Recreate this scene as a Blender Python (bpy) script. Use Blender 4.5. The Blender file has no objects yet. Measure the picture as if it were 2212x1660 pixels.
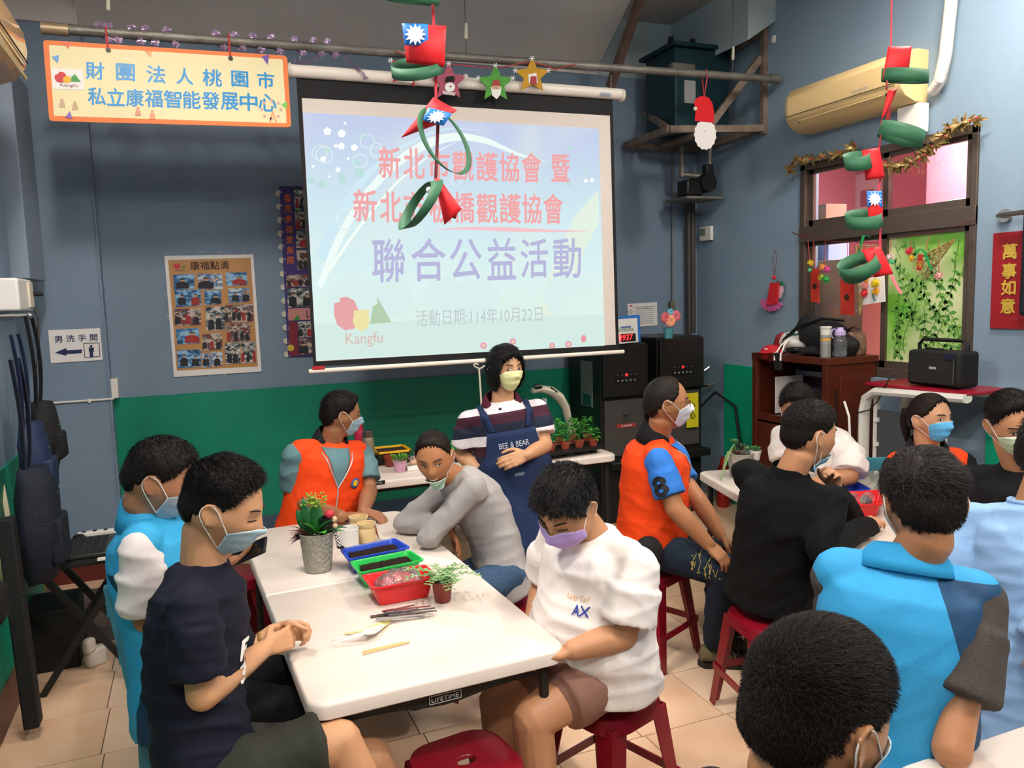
import bpy, bmesh, math, random
import numpy as np
from mathutils import Vector, Matrix, noise
from mathutils.bvhtree import BVHTree
R_ = math.radians
SC = bpy.context.scene
COL = SC.collection
random.seed(7)
RNG = np.random.default_rng(7)

# ------------------------------------------------------------------ camera
CAM_H, FOC, YAW, PITCH, ROLL = 1.8, 1700.0, 21.8, 6.3, 1.7
def _basis():
    p, r, y = R_(PITCH), R_(ROLL), R_(YAW)
    fw = Vector((math.sin(y)*math.cos(p), math.cos(y)*math.cos(p), -math.sin(p)))
    rt = Vector((math.cos(y), -math.sin(y), 0)); up = rt.cross(fw)
    return math.cos(r)*rt - math.sin(r)*up, math.sin(r)*rt + math.cos(r)*up, fw
RT, UP, FW = _basis()
EYE = Vector((0, 0, CAM_H))
cam_data = bpy.data.cameras.new('camera'); cam = bpy.data.objects.new('camera', cam_data); COL.objects.link(cam)
cam_data.sensor_fit = 'HORIZONTAL'; cam_data.sensor_width = 36.0; cam_data.lens = FOC*36.0/2212.0
cam_data.clip_start = 0.05; cam_data.clip_end = 60
M = Matrix((RT, UP, -FW)).transposed().to_4x4(); M.translation = EYE; cam.matrix_world = M
SC.camera = cam

# ------------------------------------------------------------------ world, lamps, exposure
SC.view_settings.view_transform = 'Standard'; SC.view_settings.look = 'None'
SC.view_settings.exposure = 0.0; SC.view_settings.gamma = 1.0; SC.view_settings.use_curve_mapping = False
w = bpy.data.worlds.new('room_world'); SC.world = w; w.use_nodes = True
w.node_tree.nodes['Background'].inputs[0].default_value = (0.75, 0.85, 1.0, 1); w.node_tree.nodes['Background'].inputs[1].default_value = 0.15
def area(name, loc, size, power, col=(1, 1, 1), target=None):
    l = bpy.data.lights.new(name, 'AREA'); l.shape = 'RECTANGLE'; l.size, l.size_y = size; l.energy = power; l.color = col
    o = bpy.data.objects.new(name, l); COL.objects.link(o); o.location = loc
    if target is not None: o.rotation_euler = (Vector(target)-Vector(loc)).to_track_quat('-Z', 'Y').to_euler()
    return o
LAMPS = [((-0.3, 2.7, 3.9), (0.12, 0.7), 85), ((3.3, 2.5, 3.9), (0.16, 1.0), 72),
         ((1.3, 0.5, 3.9), (1.2, 0.16), 75), ((2.9, -0.7, 3.9), (1.2, 0.16), 70), ((-0.2, -0.8, 3.9), (1.2, 0.16), 55)]
for i, (l, s, p) in enumerate(LAMPS):
    area('ceiling_lamp_light', (l[0], l[1], l[2]-0.06), s, p*0.95, (1.0, 0.94, 0.86))
    area('ceiling_lamp_uplight', (l[0], l[1], l[2]-0.04), s, p*0.85, (1.0, 0.94, 0.86), target=(l[0], l[1]+0.001, l[2]+2))
area('next_room_lamp_light', (5.3, 3.9, 3.2), (0.8, 0.8), 130, (1, 0.92, 0.88))

# ------------------------------------------------------------------ pixel helpers (design coordinates -> real points)
def ray(px, py): return FW + RT*((px-1106.0)/FOC) - UP*((py-830.0)/FOC)
def W(px, py, d): return EYE + ray(px, py)*d
def PZ(px, py, z): r = ray(px, py); return EYE + r*((z-CAM_H)/r.z)
def PY(px, py, Y): r = ray(px, py); return EYE + r*(Y/r.y)
def PX(px, py, X): r = ray(px, py); return EYE + r*(X/r.x)

# ------------------------------------------------------------------ materials
def lin(c):
    if isinstance(c, str):
        c = c.lstrip('#'); c = [int(c[i:i+2], 16)/255 for i in (0, 2, 4)]
    return tuple(((x/12.92) if x <= 0.04045 else ((x+0.055)/1.055)**2.4) for x in c[:3]) + (1,)
MATS = {}
def mat(name, col, rough=0.6, metal=0.0, spec=0.4, bump=None, var=None, emit=None, trans=0.0, alpha=1.0, sheen=0.0, sss=0.0, coat=0.0):
    """bump=(scale,strength[,stretch]); var=(colour2, scale, contrast)"""
    if name in MATS: return MATS[name]
    m = bpy.data.materials.new(name); m.use_nodes = True; MATS[name] = m
    nt = m.node_tree; N = nt.nodes; L = nt.links; b = N['Principled BSDF']
    b.inputs['Base Color'].default_value = lin(col); b.inputs['Roughness'].default_value = rough
    b.inputs['Metallic'].default_value = metal; b.inputs['Specular IOR Level'].default_value = spec
    b.inputs['Transmission Weight'].default_value = trans; b.inputs['Alpha'].default_value = alpha
    if sheen: b.inputs['Sheen Weight'].default_value = sheen
    if coat: b.inputs['Coat Weight'].default_value = coat
    if sss:
        b.inputs['Subsurface Weight'].default_value = sss; b.inputs['Subsurface Scale'].default_value = 0.01
        b.inputs['Subsurface Radius'].default_value = (1, 0.35, 0.2)
    tc = None
    if bump or var: tc = N.new('ShaderNodeTexCoord')
    if var:
        n = N.new('ShaderNodeTexNoise'); n.inputs['Scale'].default_value = var[1]; n.inputs['Detail'].default_value = 5
        L.new(tc.outputs['Object'], n.inputs['Vector'])
        r = N.new('ShaderNodeValToRGB'); c = var[2] if len(var) > 2 else 0.2
        r.color_ramp.elements[0].position = 0.5-c; r.color_ramp.elements[1].position = 0.5+c
        r.color_ramp.elements[0].color = lin(col); r.color_ramp.elements[1].color = lin(var[0])
        L.new(n.outputs['Fac'], r.inputs['Fac']); L.new(r.outputs['Color'], b.inputs['Base Color'])
    if bump:
        n = N.new('ShaderNodeTexNoise'); n.inputs['Scale'].default_value = bump[0]; n.inputs['Detail'].default_value = 4
        if len(bump) > 2:
            mp = N.new('ShaderNodeMapping'); mp.inputs['Scale'].default_value = bump[2]
            L.new(tc.outputs['Object'], mp.inputs['Vector']); L.new(mp.outputs['Vector'], n.inputs['Vector'])
        else: L.new(tc.outputs['Object'], n.inputs['Vector'])
        bp = N.new('ShaderNodeBump'); bp.inputs['Strength'].default_value = bump[1]; bp.inputs['Distance'].default_value = 0.02
        L.new(n.outputs['Fac'], bp.inputs['Height']); L.new(bp.outputs['Normal'], b.inputs['Normal'])
    if emit:
        b.inputs['Emission Color'].default_value = lin(emit[0]); b.inputs['Emission Strength'].default_value = emit[1]
    return m

# ------------------------------------------------------------------ mesh building
ROOT = {}
def frame(d, hint=Vector((0, 0, 1))):
    d = Vector(d).normalized()
    if abs(d.dot(hint)) > 0.97: hint = Vector((1, 0, 0)) if abs(d.x) < 0.9 else Vector((0, 1, 0))
    a = hint.cross(d).normalized(); return a, d.cross(a).normalized(), d
class MB:
    def __init__(s): s.v = []; s.f = []; s.m = []
    def add(s, vs, fs, mi=0):
        o = len(s.v); s.v += [Vector(v) for v in vs]; s.f += [tuple(i+o for i in f) for f in fs]; s.m += [mi]*len(fs); return s
    def box(s, c, size, rz=0.0, mi=0, mtx=None):
        x, y, z = [k/2 for k in size]; c = Vector(c)
        M_ = mtx if mtx is not None else Matrix.Rotation(rz, 3, 'Z')
        vs = [c + M_ @ Vector((sx*x, sy*y, sz*z)) for sz in (-1, 1) for sx, sy in ((-1, -1), (1, -1), (1, 1), (-1, 1))]
        return s.add(vs, [(3, 2, 1, 0), (4, 5, 6, 7), (0, 1, 5, 4), (1, 2, 6, 5), (2, 3, 7, 6), (3, 0, 4, 7)], mi)
    def bar(s, a, b, wx, wz, hint=Vector((0, 0, 1)), mi=0):
        a, b = Vector(a), Vector(b); u, v, d = frame(b-a, hint)
        vs = [p + u*sx*wx/2 + v*sy*wz/2 for p in (a, b) for sx, sy in ((-1, -1), (1, -1), (1, 1), (-1, 1))]
        return s.add(vs, [(3, 2, 1, 0), (4, 5, 6, 7), (0, 1, 5, 4), (1, 2, 6, 5), (2, 3, 7, 6), (3, 0, 4, 7)], mi)
    def rings(s, R, cap=True, closed=False, mi=0):
        n = len(R[0]); vs = [p for r in R for p in r]; fs = []
        k = len(R)
        for i in range(k if closed else k-1):
            j = (i+1) % k
            for q in range(n): fs.append((i*n+q, i*n+(q+1) % n, j*n+(q+1) % n, j*n+q))
        if cap and not closed: fs.append(tuple(range(n-1, -1, -1))); fs.append(tuple((k-1)*n+q for q in range(n)))
        return s.add(vs, fs, mi)
    def cyl(s, a, b, ra, rb=None, n=16, mi=0):
        a, b = Vector(a), Vector(b); rb = ra if rb is None else rb; u, v, d = frame(b-a)
        return s.rings([[p + (u*math.cos(t)+v*math.sin(t))*r for t in [2*math.pi*q/n for q in range(n)]] for p, r in ((a, ra), (b, rb))], mi=mi)
    def tube(s, pts, r, n=8, closed=False, mi=0, flat=None):
        pts = [Vector(p) for p in pts]; k = len(pts); R = []; u = None
        for i, p in enumerate(pts):
            a = pts[(i-1) % k] if (closed or i > 0) else p; b = pts[(i+1) % k] if (closed or i < k-1) else p
            d = (b-a); d = d.normalized() if d.length > 1e-9 else Vector((0, 0, 1))
            if u is None: u = frame(d)[0]
            u = (u - d*u.dot(d)); u = u.normalized() if u.length > 1e-6 else frame(d)[0]
            v = d.cross(u); rr = r[i] if isinstance(r, (list, tuple)) else r
            f = flat or 1.0
            R.append([p + u*math.cos(t)*rr + v*math.sin(t)*rr*f for t in [2*math.pi*q/n for q in range(n)]])
        return s.rings(R, closed=closed, mi=mi)
    def capsule(s, a, b, ra, rb, n=14, mi=0):
        a, b = Vector(a), Vector(b); u, v, d = frame(b-a if (b-a).length > 1e-6 else Vector((0, 0, 1))); R = []
        for t in (0.12, 0.5, 0.85): R.append((a - d*ra*math.cos(t*math.pi/2), ra*math.sin(t*math.pi/2)))
        R += [(a, ra), ((a+b)/2, (ra+rb)/2), (b, rb)]
        for t in (0.85, 0.5, 0.12): R.append((b + d*rb*math.cos(t*math.pi/2), rb*math.sin(t*math.pi/2)))
        return s.rings([[p + (u*math.cos(q)+v*math.sin(q))*r for q in [2*math.pi*k/n for k in range(n)]] for p, r in R], mi=mi)
    def ell(s, c, ax, n=16, k=10, mi=0):
        """ax = three vectors (semi-axes)"""
        c = Vector(c); ax = [Vector(a) for a in ax]; R = []
        for i in range(k+1):
            t = math.pi*(0.03 + 0.94*i/k); R.append([c - ax[2]*math.cos(t) + (ax[0]*math.cos(q)+ax[1]*math.sin(q))*math.sin(t) for q in [2*math.pi*j/n for j in range(n)]])
        return s.rings(R, mi=mi)
    def ball(s, c, r, n=12, k=8, mi=0): return s.ell(c, ((r, 0, 0), (0, r, 0), (0, 0, r)), n, k, mi)
    def lathe(s, prof, c=(0, 0, 0), n=28, mi=0, ax=None):
        c = Vector(c); u, v, d = ax or (Vector((1, 0, 0)), Vector((0, 1, 0)), Vector((0, 0, 1)))
        return s.rings([[c + d*z + (u*math.cos(t)+v*math.sin(t))*max(r, 1e-4) for t in [2*math.pi*q/n for q in range(n)]] for r, z in prof], mi=mi)
    def prism(s, poly, o, u, v, depth, mi=0):
        """poly in (u,v) metres at origin o, extruded along u x v by depth"""
        o, u, v = Vector(o), Vector(u).normalized(), Vector(v).normalized(); n_ = u.cross(v)
        k = len(poly); A = [o + u*x + v*y for x, y in poly]; B = [p + n_*depth for p in A]
        return s.add(A+B, [tuple(range(k-1, -1, -1)), tuple(range(k, 2*k))] + [(i, (i+1) % k, k+(i+1) % k, k+i) for i in range(k)], mi)
    def sheet(s, G, th=0.001, mi=0):
        """grid of points -> thin two-sided sheet"""
        h = len(G); w_ = len(G[0]); P = [[Vector(p) for p in r] for r in G]
        def nrm(i, j):
            a = P[min(i+1, h-1)][j]-P[max(i-1, 0)][j]; b = P[i][min(j+1, w_-1)]-P[i][max(j-1, 0)]
            c = a.cross(b); return c.normalized() if c.length > 1e-12 else Vector((0, 0, 1))
        A = [P[i][j] for i in range(h) for j in range(w_)]; B = [P[i][j]-nrm(i, j)*th for i in range(h) for j in range(w_)]
        fs = []; o = h*w_
        for i in range(h-1):
            for j in range(w_-1):
                a, b, c, d = i*w_+j, i*w_+j+1, (i+1)*w_+j+1, (i+1)*w_+j
                fs += [(d, c, b, a), (o+a, o+b, o+c, o+d)]
        for j in range(w_-1): fs += [(j, j+1, o+j+1, o+j), ((h-1)*w_+j+1, (h-1)*w_+j, o+(h-1)*w_+j, o+(h-1)*w_+j+1)]
        for i in range(h-1): fs += [((i+1)*w_, i*w_, o+i*w_, o+(i+1)*w_), (i*w_+w_-1, (i+1)*w_+w_-1, o+(i+1)*w_+w_-1, o+i*w_+w_-1)]
        return s.add(A+B, fs, mi)
    def mesh(s, name):
        me = bpy.data.meshes.new(name); me.from_pydata([tuple(v) for v in s.v], [], s.f)
        if any(s.m): me.polygons.foreach_set('material_index', s.m)
        return me
    def build(s, name, m, parent=None, smooth=False, bevel=0.0, **tags): return place(s.mesh(name), name, m, parent, smooth, bevel, **tags)
def place(me, name, m, parent=None, smooth=False, bevel=0.0, **tags):
    mats = m if isinstance(m, (list, tuple)) else [m]
    for x in mats: me.materials.append(x)
    o = bpy.data.objects.new(name, me); COL.objects.link(o)
    if parent is None:
        n = len(me.vertices); co = np.empty(n*3, dtype=np.float32); me.vertices.foreach_get('co', co); co = co.reshape(-1, 3)
        lo, hi = co.min(0), co.max(0); c = np.array([(lo[0]+hi[0])/2, (lo[1]+hi[1])/2, lo[2]], dtype=np.float32)
        me.vertices.foreach_set('co', (co-c).ravel()); o.location = [float(x) for x in c]; ROOT[o.name] = Matrix.Translation(o.location)
    else:
        Mr = ROOT[parent.name]; me.transform(Mr.inverted()); o.parent = parent; ROOT[o.name] = Mr
    if smooth:
        me.polygons.foreach_set('use_smooth', [True]*len(me.polygons))
        if smooth != 'all':
            try: me.set_sharp_from_angle(angle=R_(40))
            except Exception: pass
    if bevel:
        b = o.modifiers.new('bevel', 'BEVEL'); b.width = bevel; b.segments = 3; b.limit_method = 'ANGLE'; b.angle_limit = R_(35)
        me.polygons.foreach_set('use_smooth', [True]*len(me.polygons))
        b.harden_normals = False
        try: me.set_sharp_from_angle(angle=R_(60))
        except Exception: pass
    for k, v in tags.items(): o[{'cat': 'category'}.get(k, k)] = v
    return o
def thing(name, label, cat, loc, rz=0.0, group=None):
    o = bpy.data.objects.new(name, None); COL.objects.link(o); o.location = loc; o.rotation_euler = (0, 0, rz); o.empty_display_size = 0.05
    ROOT[o.name] = Matrix.Translation(Vector(loc)) @ Matrix.Rotation(rz, 4, 'Z')
    o['label'] = label; o['category'] = cat
    if group: o['group'] = group
    return o
KIDS = {}
def dup(root, loc, rz, label):
    """a copy of a thing with copies of its parts and sub-parts"""
    r = root.copy(); COL.objects.link(r); r.location = loc; r.rotation_euler = (0, 0, rz); r['label'] = label
    ROOT[r.name] = Matrix.Translation(Vector(loc)) @ Matrix.Rotation(rz, 4, 'Z')
    def rec(src, dst):
        for ch in src.children:
            c = ch.copy(); COL.objects.link(c); c.parent = dst; ROOT[c.name] = ROOT[r.name]; rec(ch, c)
    rec(root, r); return r
def struct(mb, name, m, parent=None, **k):
    if parent is None: k['kind'] = 'structure'
    return mb.build(name, m, parent, **k)
# flat lettering ------------------------------------------------------
TMP = bpy.data.scenes.new('work'); 
def text_mesh(body, bold=0.0, spacing=1.0):
    c = bpy.data.curves.new('lettering', 'FONT'); c.body = body; c.resolution_u = 3; c.offset = bold; c.space_character = spacing
    o = bpy.data.objects.new('lettering', c); TMP.collection.objects.link(o); TMP.view_layers[0].update()
    dg = TMP.view_layers[0].depsgraph; me = bpy.data.meshes.new_from_object(o.evaluated_get(dg)); me.materials.clear()
    bpy.data.objects.remove(o); bpy.data.curves.remove(c); return me
def text(body, name, m, parent, P0, P1, up, off, bold=0.0, stretch=None, spacing=1.0):
    """lettering whose box runs from P0 (bottom left) to P1 (bottom right), height |up|, lifted along off"""
    me = text_mesh(body, 0.0, spacing); n = len(me.vertices); co = np.empty(n*3, dtype=np.float32); me.vertices.foreach_get('co', co); co = co.reshape(-1, 3)
    if bold:   # heavier strokes: the same outlines set again a hair to each side
        fs = [tuple(p.vertices) for p in me.polygons]; sh = [(0, 0), (bold, 0), (-bold, 0), (0, bold), (0, -bold)]; V = []; Fs = []
        for k, (dx, dy) in enumerate(sh): V.append(co+np.array([dx, dy, 0], dtype=np.float32)); Fs += [tuple(i+k*n for i in f) for f in fs]
        co = np.concatenate(V); bpy.data.meshes.remove(me); me = bpy.data.meshes.new('lettering'); me.from_pydata(co.tolist(), [], Fs)
        lift = np.repeat(np.arange(5), n)*0.00006
    else: lift = np.zeros(n)
    lo, hi = co.min(0), co.max(0); P0, P1, up, off = Vector(P0), Vector(P1), Vector(up), Vector(off)
    u = (co[:, 0]-lo[0])/max(hi[0]-lo[0], 1e-6); v = (co[:, 1]-lo[1])/max(hi[1]-lo[1], 1e-6)
    out = np.array(P0)[None]+u[:, None]*np.array(P1-P0)[None]+v[:, None]*np.array(up)[None]+np.array(off)[None]; nn = np.array(Vector(P1-P0).cross(up).normalized()); out = out+lift[:, None]*nn[None]
    me.vertices.foreach_set('co', out.astype(np.float32).ravel())
    return place(me, name, m, parent)

# ================================================================== MATERIALS
BLUE = mat('wall_blue_paint', '7c8fa2', 0.55, bump=(60, 0.06), var=('728699', 2.2, 0.3))
GREY = mat('upper_wall_grey_paint', 'ded5ce', 0.7, bump=(40, 0.05), var=('d4cbc4', 1.5, 0.3))
PALE = mat('pale_teal_paint', 'a9b8ba', 0.7, bump=(40, 0.05), var=('9aabaf', 2, 0.3))
CEILM = mat('ceiling_paint', 'b5b0ac', 0.8)
GREEN = mat('dado_green_paint', '088a6c', 0.45, bump=(30, 0.05), var=('077a60', 2.5, 0.25))
GREENR = mat('dado_green_paint_right', '0b9a72', 0.5)
SKIRT = mat('dark_red_skirting', '5a1f18', 0.5)
TILEM = mat('floor_tile_cream', 'e9c8a8', 0.22, bump=(6, 0.03), var=('dbb08d', 3.2, 0.22), spec=0.5)
TILEM2 = mat('floor_tile_pale', 'eed3b8', 0.22, bump=(6, 0.03), var=('e2bd9a', 2.4, 0.22), spec=0.5)
GROUT = mat('grout', '6f5745', 0.8)
BLACK = mat('black_plastic', '151414', 0.4)
BLACKM = mat('black_matte', '100f0f', 0.75)
DGREY = mat('dark_grey_metal', '2a2725', 0.45, 0.3)
WHITEP = mat('white_plastic', 'e8e3dc', 0.4)
STEEL = mat('brushed_steel', 'b9b4ad', 0.28, 1.0)
GALV = mat('galvanised_pipe', '8a857d', 0.5, 0.5, bump=(90, 0.2), var=('6d675f', 9, 0.2))
WHITE = mat('white_paper', 'f0ece8', 0.8)
BROWNF = mat('window_frame_brown', '5e5148', 0.4, 0.4)
WOOD = mat('dark_red_wood', '5a2413', 0.35, bump=(14, 0.15, (1, 8, 1)), var=('451a0e', 6, 0.25))
RED = mat('red_stool_plastic', '7c0c1e', 0.28, spec=0.5)
TABLEW = mat('table_top_plastic', 'e6d9ce', 0.42, bump=(220, 0.05), var=('ded0c4', 5, 0.3))
TEAL = mat('teal_painted_wood', '4a97ab', 0.5, bump=(20, 0.15, (1, 1, 6)), var=('3a7d90', 9, 0.18))
def flat(name, c, r=0.6, **k): return mat(name, c, r, **k)

# ================================================================== SETTING
XR, YB, XL, ZC = 4.15, 5.9, -0.89, 4.04
fl = MB().box((1.6, 1.6, -0.03), (7.2, 9.2, 0.05)); floor = fl.build('floor', GROUT, kind='structure')
TS = 0.405; tb = MB(); g = 0.0025
tb.add([(g, g, 0), (TS-g, g, 0), (TS-g, TS-g, 0), (g, TS-g, 0), (g, g, -0.006), (TS-g, g, -0.006), (TS-g, TS-g, -0.006), (g, TS-g, -0.006)],
       [(0, 1, 2, 3), (0, 4, 5, 1), (1, 5, 6, 2), (2, 6, 7, 3), (3, 7, 4, 0)])
tm1 = tb.mesh('floor_tile'); tm1.materials.append(TILEM); tm2 = tm1.copy(); tm2.materials.clear(); tm2.materials.append(TILEM2)
Minv = ROOT['floor'].inverted(); ca, sa = math.cos(R_(-2)), math.sin(R_(-2))
for i in range(-8, 7):
    for j in range(-4, 9):
        gx, gy = i*TS, j*TS; x = 1.985 + gx*ca + gy*(-0.035); y = 2.635 + gy*ca + gx*0.0
        if x < -1.35 or x > 4.1 or y > 5.75 or y < 1.0: continue
        o = bpy.data.objects.new('tile', tm1 if (i*7+j*3) % 3 else tm2); COL.objects.link(o); o.parent = floor
        o.matrix_local = Minv @ Matrix.Translation((x, y, random.uniform(0, 0.0004)))
S = lambda name, c, s, m, **k: struct(MB().box(c, s), name, m, **k)
S('wall_rear', (1.85, 5.975, 1.79), (4.9, 0.15, 3.58), BLUE)
S('wall_rear_upper', (1.35, 5.96, 3.815), (3.66, 0.15, 0.47), GREY)
S('wall_rear_recess', (3.75, 5.97, 3.82), (1.2, 0.15, 0.48), PALE)
S('wall_rear_column', (-1.3, 5.87, 1.79), (1.5, 0.15, 3.58), BLUE)
S('wall_rear_column_upper', (-1.3, 5.86, 3.82), (1.5, 0.16, 0.48), GREY)
S('wall_left', (-0.965, 1.1, 2.02), (0.15, 7.7, 4.04), BLUE)
S('wall_left_recess', (-1.9, 5.3, 2.02), (0.15, 1.3, 4.04), BLUE)
S('wall_back', (1.6, -2.72, 2.02), (5.6, 0.15, 4.04), BLUE)
S('ceiling', (1.3, 1.6, 4.09), (6.6, 9.0, 0.1), CEILM)
# rear ceiling drop with an edge running along the room
MB().add([(-0.55, 5.88, 3.60), (3.16, 5.88, 3.60), (3.16, 5.2, 4.03), (-0.55, 5.2, 4.03), (-0.55, 5.93, 3.60), (3.16, 5.93, 3.60), (3.16, 5.93, 4.03), (-0.55, 5.93, 4.03)],
         [(0, 3, 2, 1), (0, 1, 5, 4), (1, 2, 6, 5), (0, 4, 7, 3)]).build('trim_1', GREY, kind='structure')
MB().prism([(3.9, 3.62), (4.15, 3.78), (4.15, 4.04), (3.9, 4.04)], (0, 5.9, 0), (1, 0, 0), (0, 0, 1), 1.0).build('trim_2', PALE, kind='structure')
# right wall with window opening Y 3.21..4.61, z 1.2..2.70
WY0, WY1, WZ0, WZ1 = 3.21, 4.61, 1.21, 2.69
wr = MB(); xm = XR+0.08
wr.box((xm, (WY0-2.65)/2, 2.02), (0.16, WY0+2.65, 4.04)); wr.box((xm, (WY1+5.9)/2, 2.02), (0.16, 5.9-WY1, 4.04))
wr.box((xm, (WY0+WY1)/2, WZ0/2), (0.16, WY1-WY0, WZ0)); wr.box((xm, (WY0+WY1)/2, (WZ1+4.04)/2), (0.16, WY1-WY0, 4.04-WZ1))
struct(wr, 'wall_right', mat('wall_blue_paint_right', '869bac', 0.5, bump=(50, 0.08), var=('7c92a4', 1.6, 0.3)))
# green dado
S('trim_3', (1.85, 5.893, 0.735), (4.8, 0.014, 0.93), GREEN); S('trim_4', (1.85, 5.89, 0.135), (4.8, 0.02, 0.27), mat('blue_grey_plinth', '3f5468', 0.6))
S('trim_5', (4.143, 5.12, 0.6), (0.014, 0.75, 1.17), GREENR); S('trim_6', (4.143, 0.3, 0.6), (0.014, 5.6, 1.17), GREENR)
S('trim_7', (-0.884, 1.1, 0.62), (0.012, 7.7, 0.9), GREEN)
S('trim_8', (-0.885, 4.957, 0.62), (0.02, 0.012, 0.9), mat('yellow_edge', 'c79a2e', 0.6))
S('baseboard_left', (-0.878, 1.1, 0.09), (0.024, 7.7, 0.17), mat('brown_baseboard', '6b4a3c', 0.5))
S('baseboard_rear', (-1.2, 5.785, 0.09), (1.29, 0.02, 0.18), SKIRT)
S('trim_9', (-0.545, 5.84, 1.79), (0.012, 0.11, 3.58), BLUE)
S('window_sill_1', (4.125, 3.9, 1.19), (0.09, 1.42, 0.035), BLUE).name = 'trim_10'
# window: frame, sashes, panes
win = thing('window_1', 'brown framed sliding window with four panes', 'window', (XR, 3.91, WZ0)); del win['category']; win['kind'] = 'structure'
fr = MB(); x = XR+0.03
for y0, y1, z0, z1, t in ((WY0, WY0+0.04, WZ0, WZ1, .09), (WY1-0.05, WY1, WZ0, WZ1, .09), (WY0, WY1, WZ1-0.05, WZ1, .09), (WY0, WY1, WZ0, WZ0+0.06, .09), (WY0, WY1, 2.13, 2.24, .1)):
    fr.box((x, (y0+y1)/2, (z0+z1)/2), (t, y1-y0, z1-z0))
fr.build('frame', BROWNF, win, bevel=0.003)
for y0, y1, z0, z1, dx in ((3.85, WY1-0.05, 2.24, WZ1-0.05, 0.02), (WY0+0.04, 3.88, 2.24, WZ1-0.05, 0.0), (3.85, WY1-0.05, WZ0+0.06, 2.13, 0.02), (WY0+0.04, 3.88, WZ0+0.06, 2.13, 0.0)):
    s_ = MB(); q = 0.04; xx = x+dx-0.01
    s_.box((xx, (y0+y1)/2, z0+q/2), (0.03, y1-y0, q*1.3)); s_.box((xx, (y0+y1)/2, z1-q/3), (0.03, y1-y0, q*.7))
    s_.box((xx, y0+q/2, (z0+z1)/2), (0.03, q, z1-z0)); s_.box((xx, y1-q/2, (z0+z1)/2), (0.03, q, z1-z0)); sf = s_.build('sash', BROWNF, win)
    green = z1 < 2.2 and y0 < 3.5
    if not green:
        MB().box((xx+0.005, (y0+y1)/2, (z0+z1)/2), (0.004, y1-y0-q, z1-z0-q)).build('pane', mat('window_glass', 'ffffff', 0.02, trans=1.0, spec=0.5), sf)
    else:
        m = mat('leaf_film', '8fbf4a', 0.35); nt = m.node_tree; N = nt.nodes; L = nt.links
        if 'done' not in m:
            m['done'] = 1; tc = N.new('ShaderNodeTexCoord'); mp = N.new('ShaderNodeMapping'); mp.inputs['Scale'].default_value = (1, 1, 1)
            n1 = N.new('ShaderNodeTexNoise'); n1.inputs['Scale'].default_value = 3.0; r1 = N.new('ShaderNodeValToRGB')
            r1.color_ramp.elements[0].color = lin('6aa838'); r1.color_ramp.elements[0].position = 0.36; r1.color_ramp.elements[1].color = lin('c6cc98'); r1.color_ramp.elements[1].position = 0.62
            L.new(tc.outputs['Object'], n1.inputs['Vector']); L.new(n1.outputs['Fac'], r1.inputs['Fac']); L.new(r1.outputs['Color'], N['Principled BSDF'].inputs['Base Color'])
            L.new(r1.outputs['Color'], N['Principled BSDF'].inputs['Emission Color']); N['Principled BSDF'].inputs['Emission Strength'].default_value = 0.18  # weak glow of its own, added to brighten the film
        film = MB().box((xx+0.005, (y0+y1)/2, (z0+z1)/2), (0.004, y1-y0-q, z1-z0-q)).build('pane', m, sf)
        lv = [MB(), MB()]; xf = xx+0.002; rr = random.Random(5)
        def leaf2(mb, y, z, a, l):
            c, s2 = math.cos(a), math.sin(a); pts = [(0, 0), (.3, .22), (.6, .22), (1, 0), (.6, -.22), (.3, -.22)]
            P = [(xf, y+(p[0]*c-p[1]*s2)*l, z+(p[0]*s2+p[1]*c)*l) for p in pts]
            mb.add(P, [(0, 1, 2, 3, 4, 5)])
        br = MB()
        for bi in range(26):
            yy, zz = rr.uniform(3.3, 3.8), rr.uniform(1.32, 2.06); a = rr.uniform(0, 6.28); pts = []
            for k in range(14):
                if not (3.27 < yy < 3.82 and 1.3 < zz < 2.08): break
                pts.append((xf, yy, zz)); a += rr.uniform(-.25, .25); yy += math.cos(a)*.045; zz += math.sin(a)*.045
                for sgn in (1, -1):
                    l = rr.uniform(.03, .05); b = a+sgn*rr.uniform(.6, 1.2); e = (yy+math.cos(b)*l, zz+math.sin(b)*l)
                    if 3.28 < e[0] < 3.8 and 1.3 < e[1] < 2.06 and 3.27 < yy < 3.82 and 1.3 < zz < 2.08: leaf2(lv[rr.randint(0, 1)], yy, zz, b, l)
            if len(pts) > 2: br.tube(pts, 0.0022, n=3)
        lv[0].build('printed_leaves', mat('print_leaf_dark', '5a9a3c', 0.6), sf, kind='stuff'); lv[1].build('printed_leaves', mat('print_leaf_mid', '84b850', 0.6), sf, kind='stuff')
        br.build('printed_twigs', mat('print_twig', '3c6a24', 0.6), sf, kind='stuff')
# the pink room behind the window
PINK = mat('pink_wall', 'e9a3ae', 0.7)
pr = MB().box((6.4, 4.3, 1.6), (0.1, 4.2, 3.4)).box((5.4, 6.3, 1.6), (2.1, 0.1, 3.4)).box((5.4, 2.3, 1.6), (2.1, 0.1, 3.4)).box((5.4, 4.3, 3.35), (2.1, 4.2, 0.1)).box((5.4, 4.3, -0.05), (2.1, 4.2, 0.1))
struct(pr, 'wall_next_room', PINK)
S('wall_next_room_pier', (5.95, 4.5, 1.6), (0.8, 0.5, 3.2), mat('pink_shade_wall', 'd98d9f', 0.7))
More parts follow.
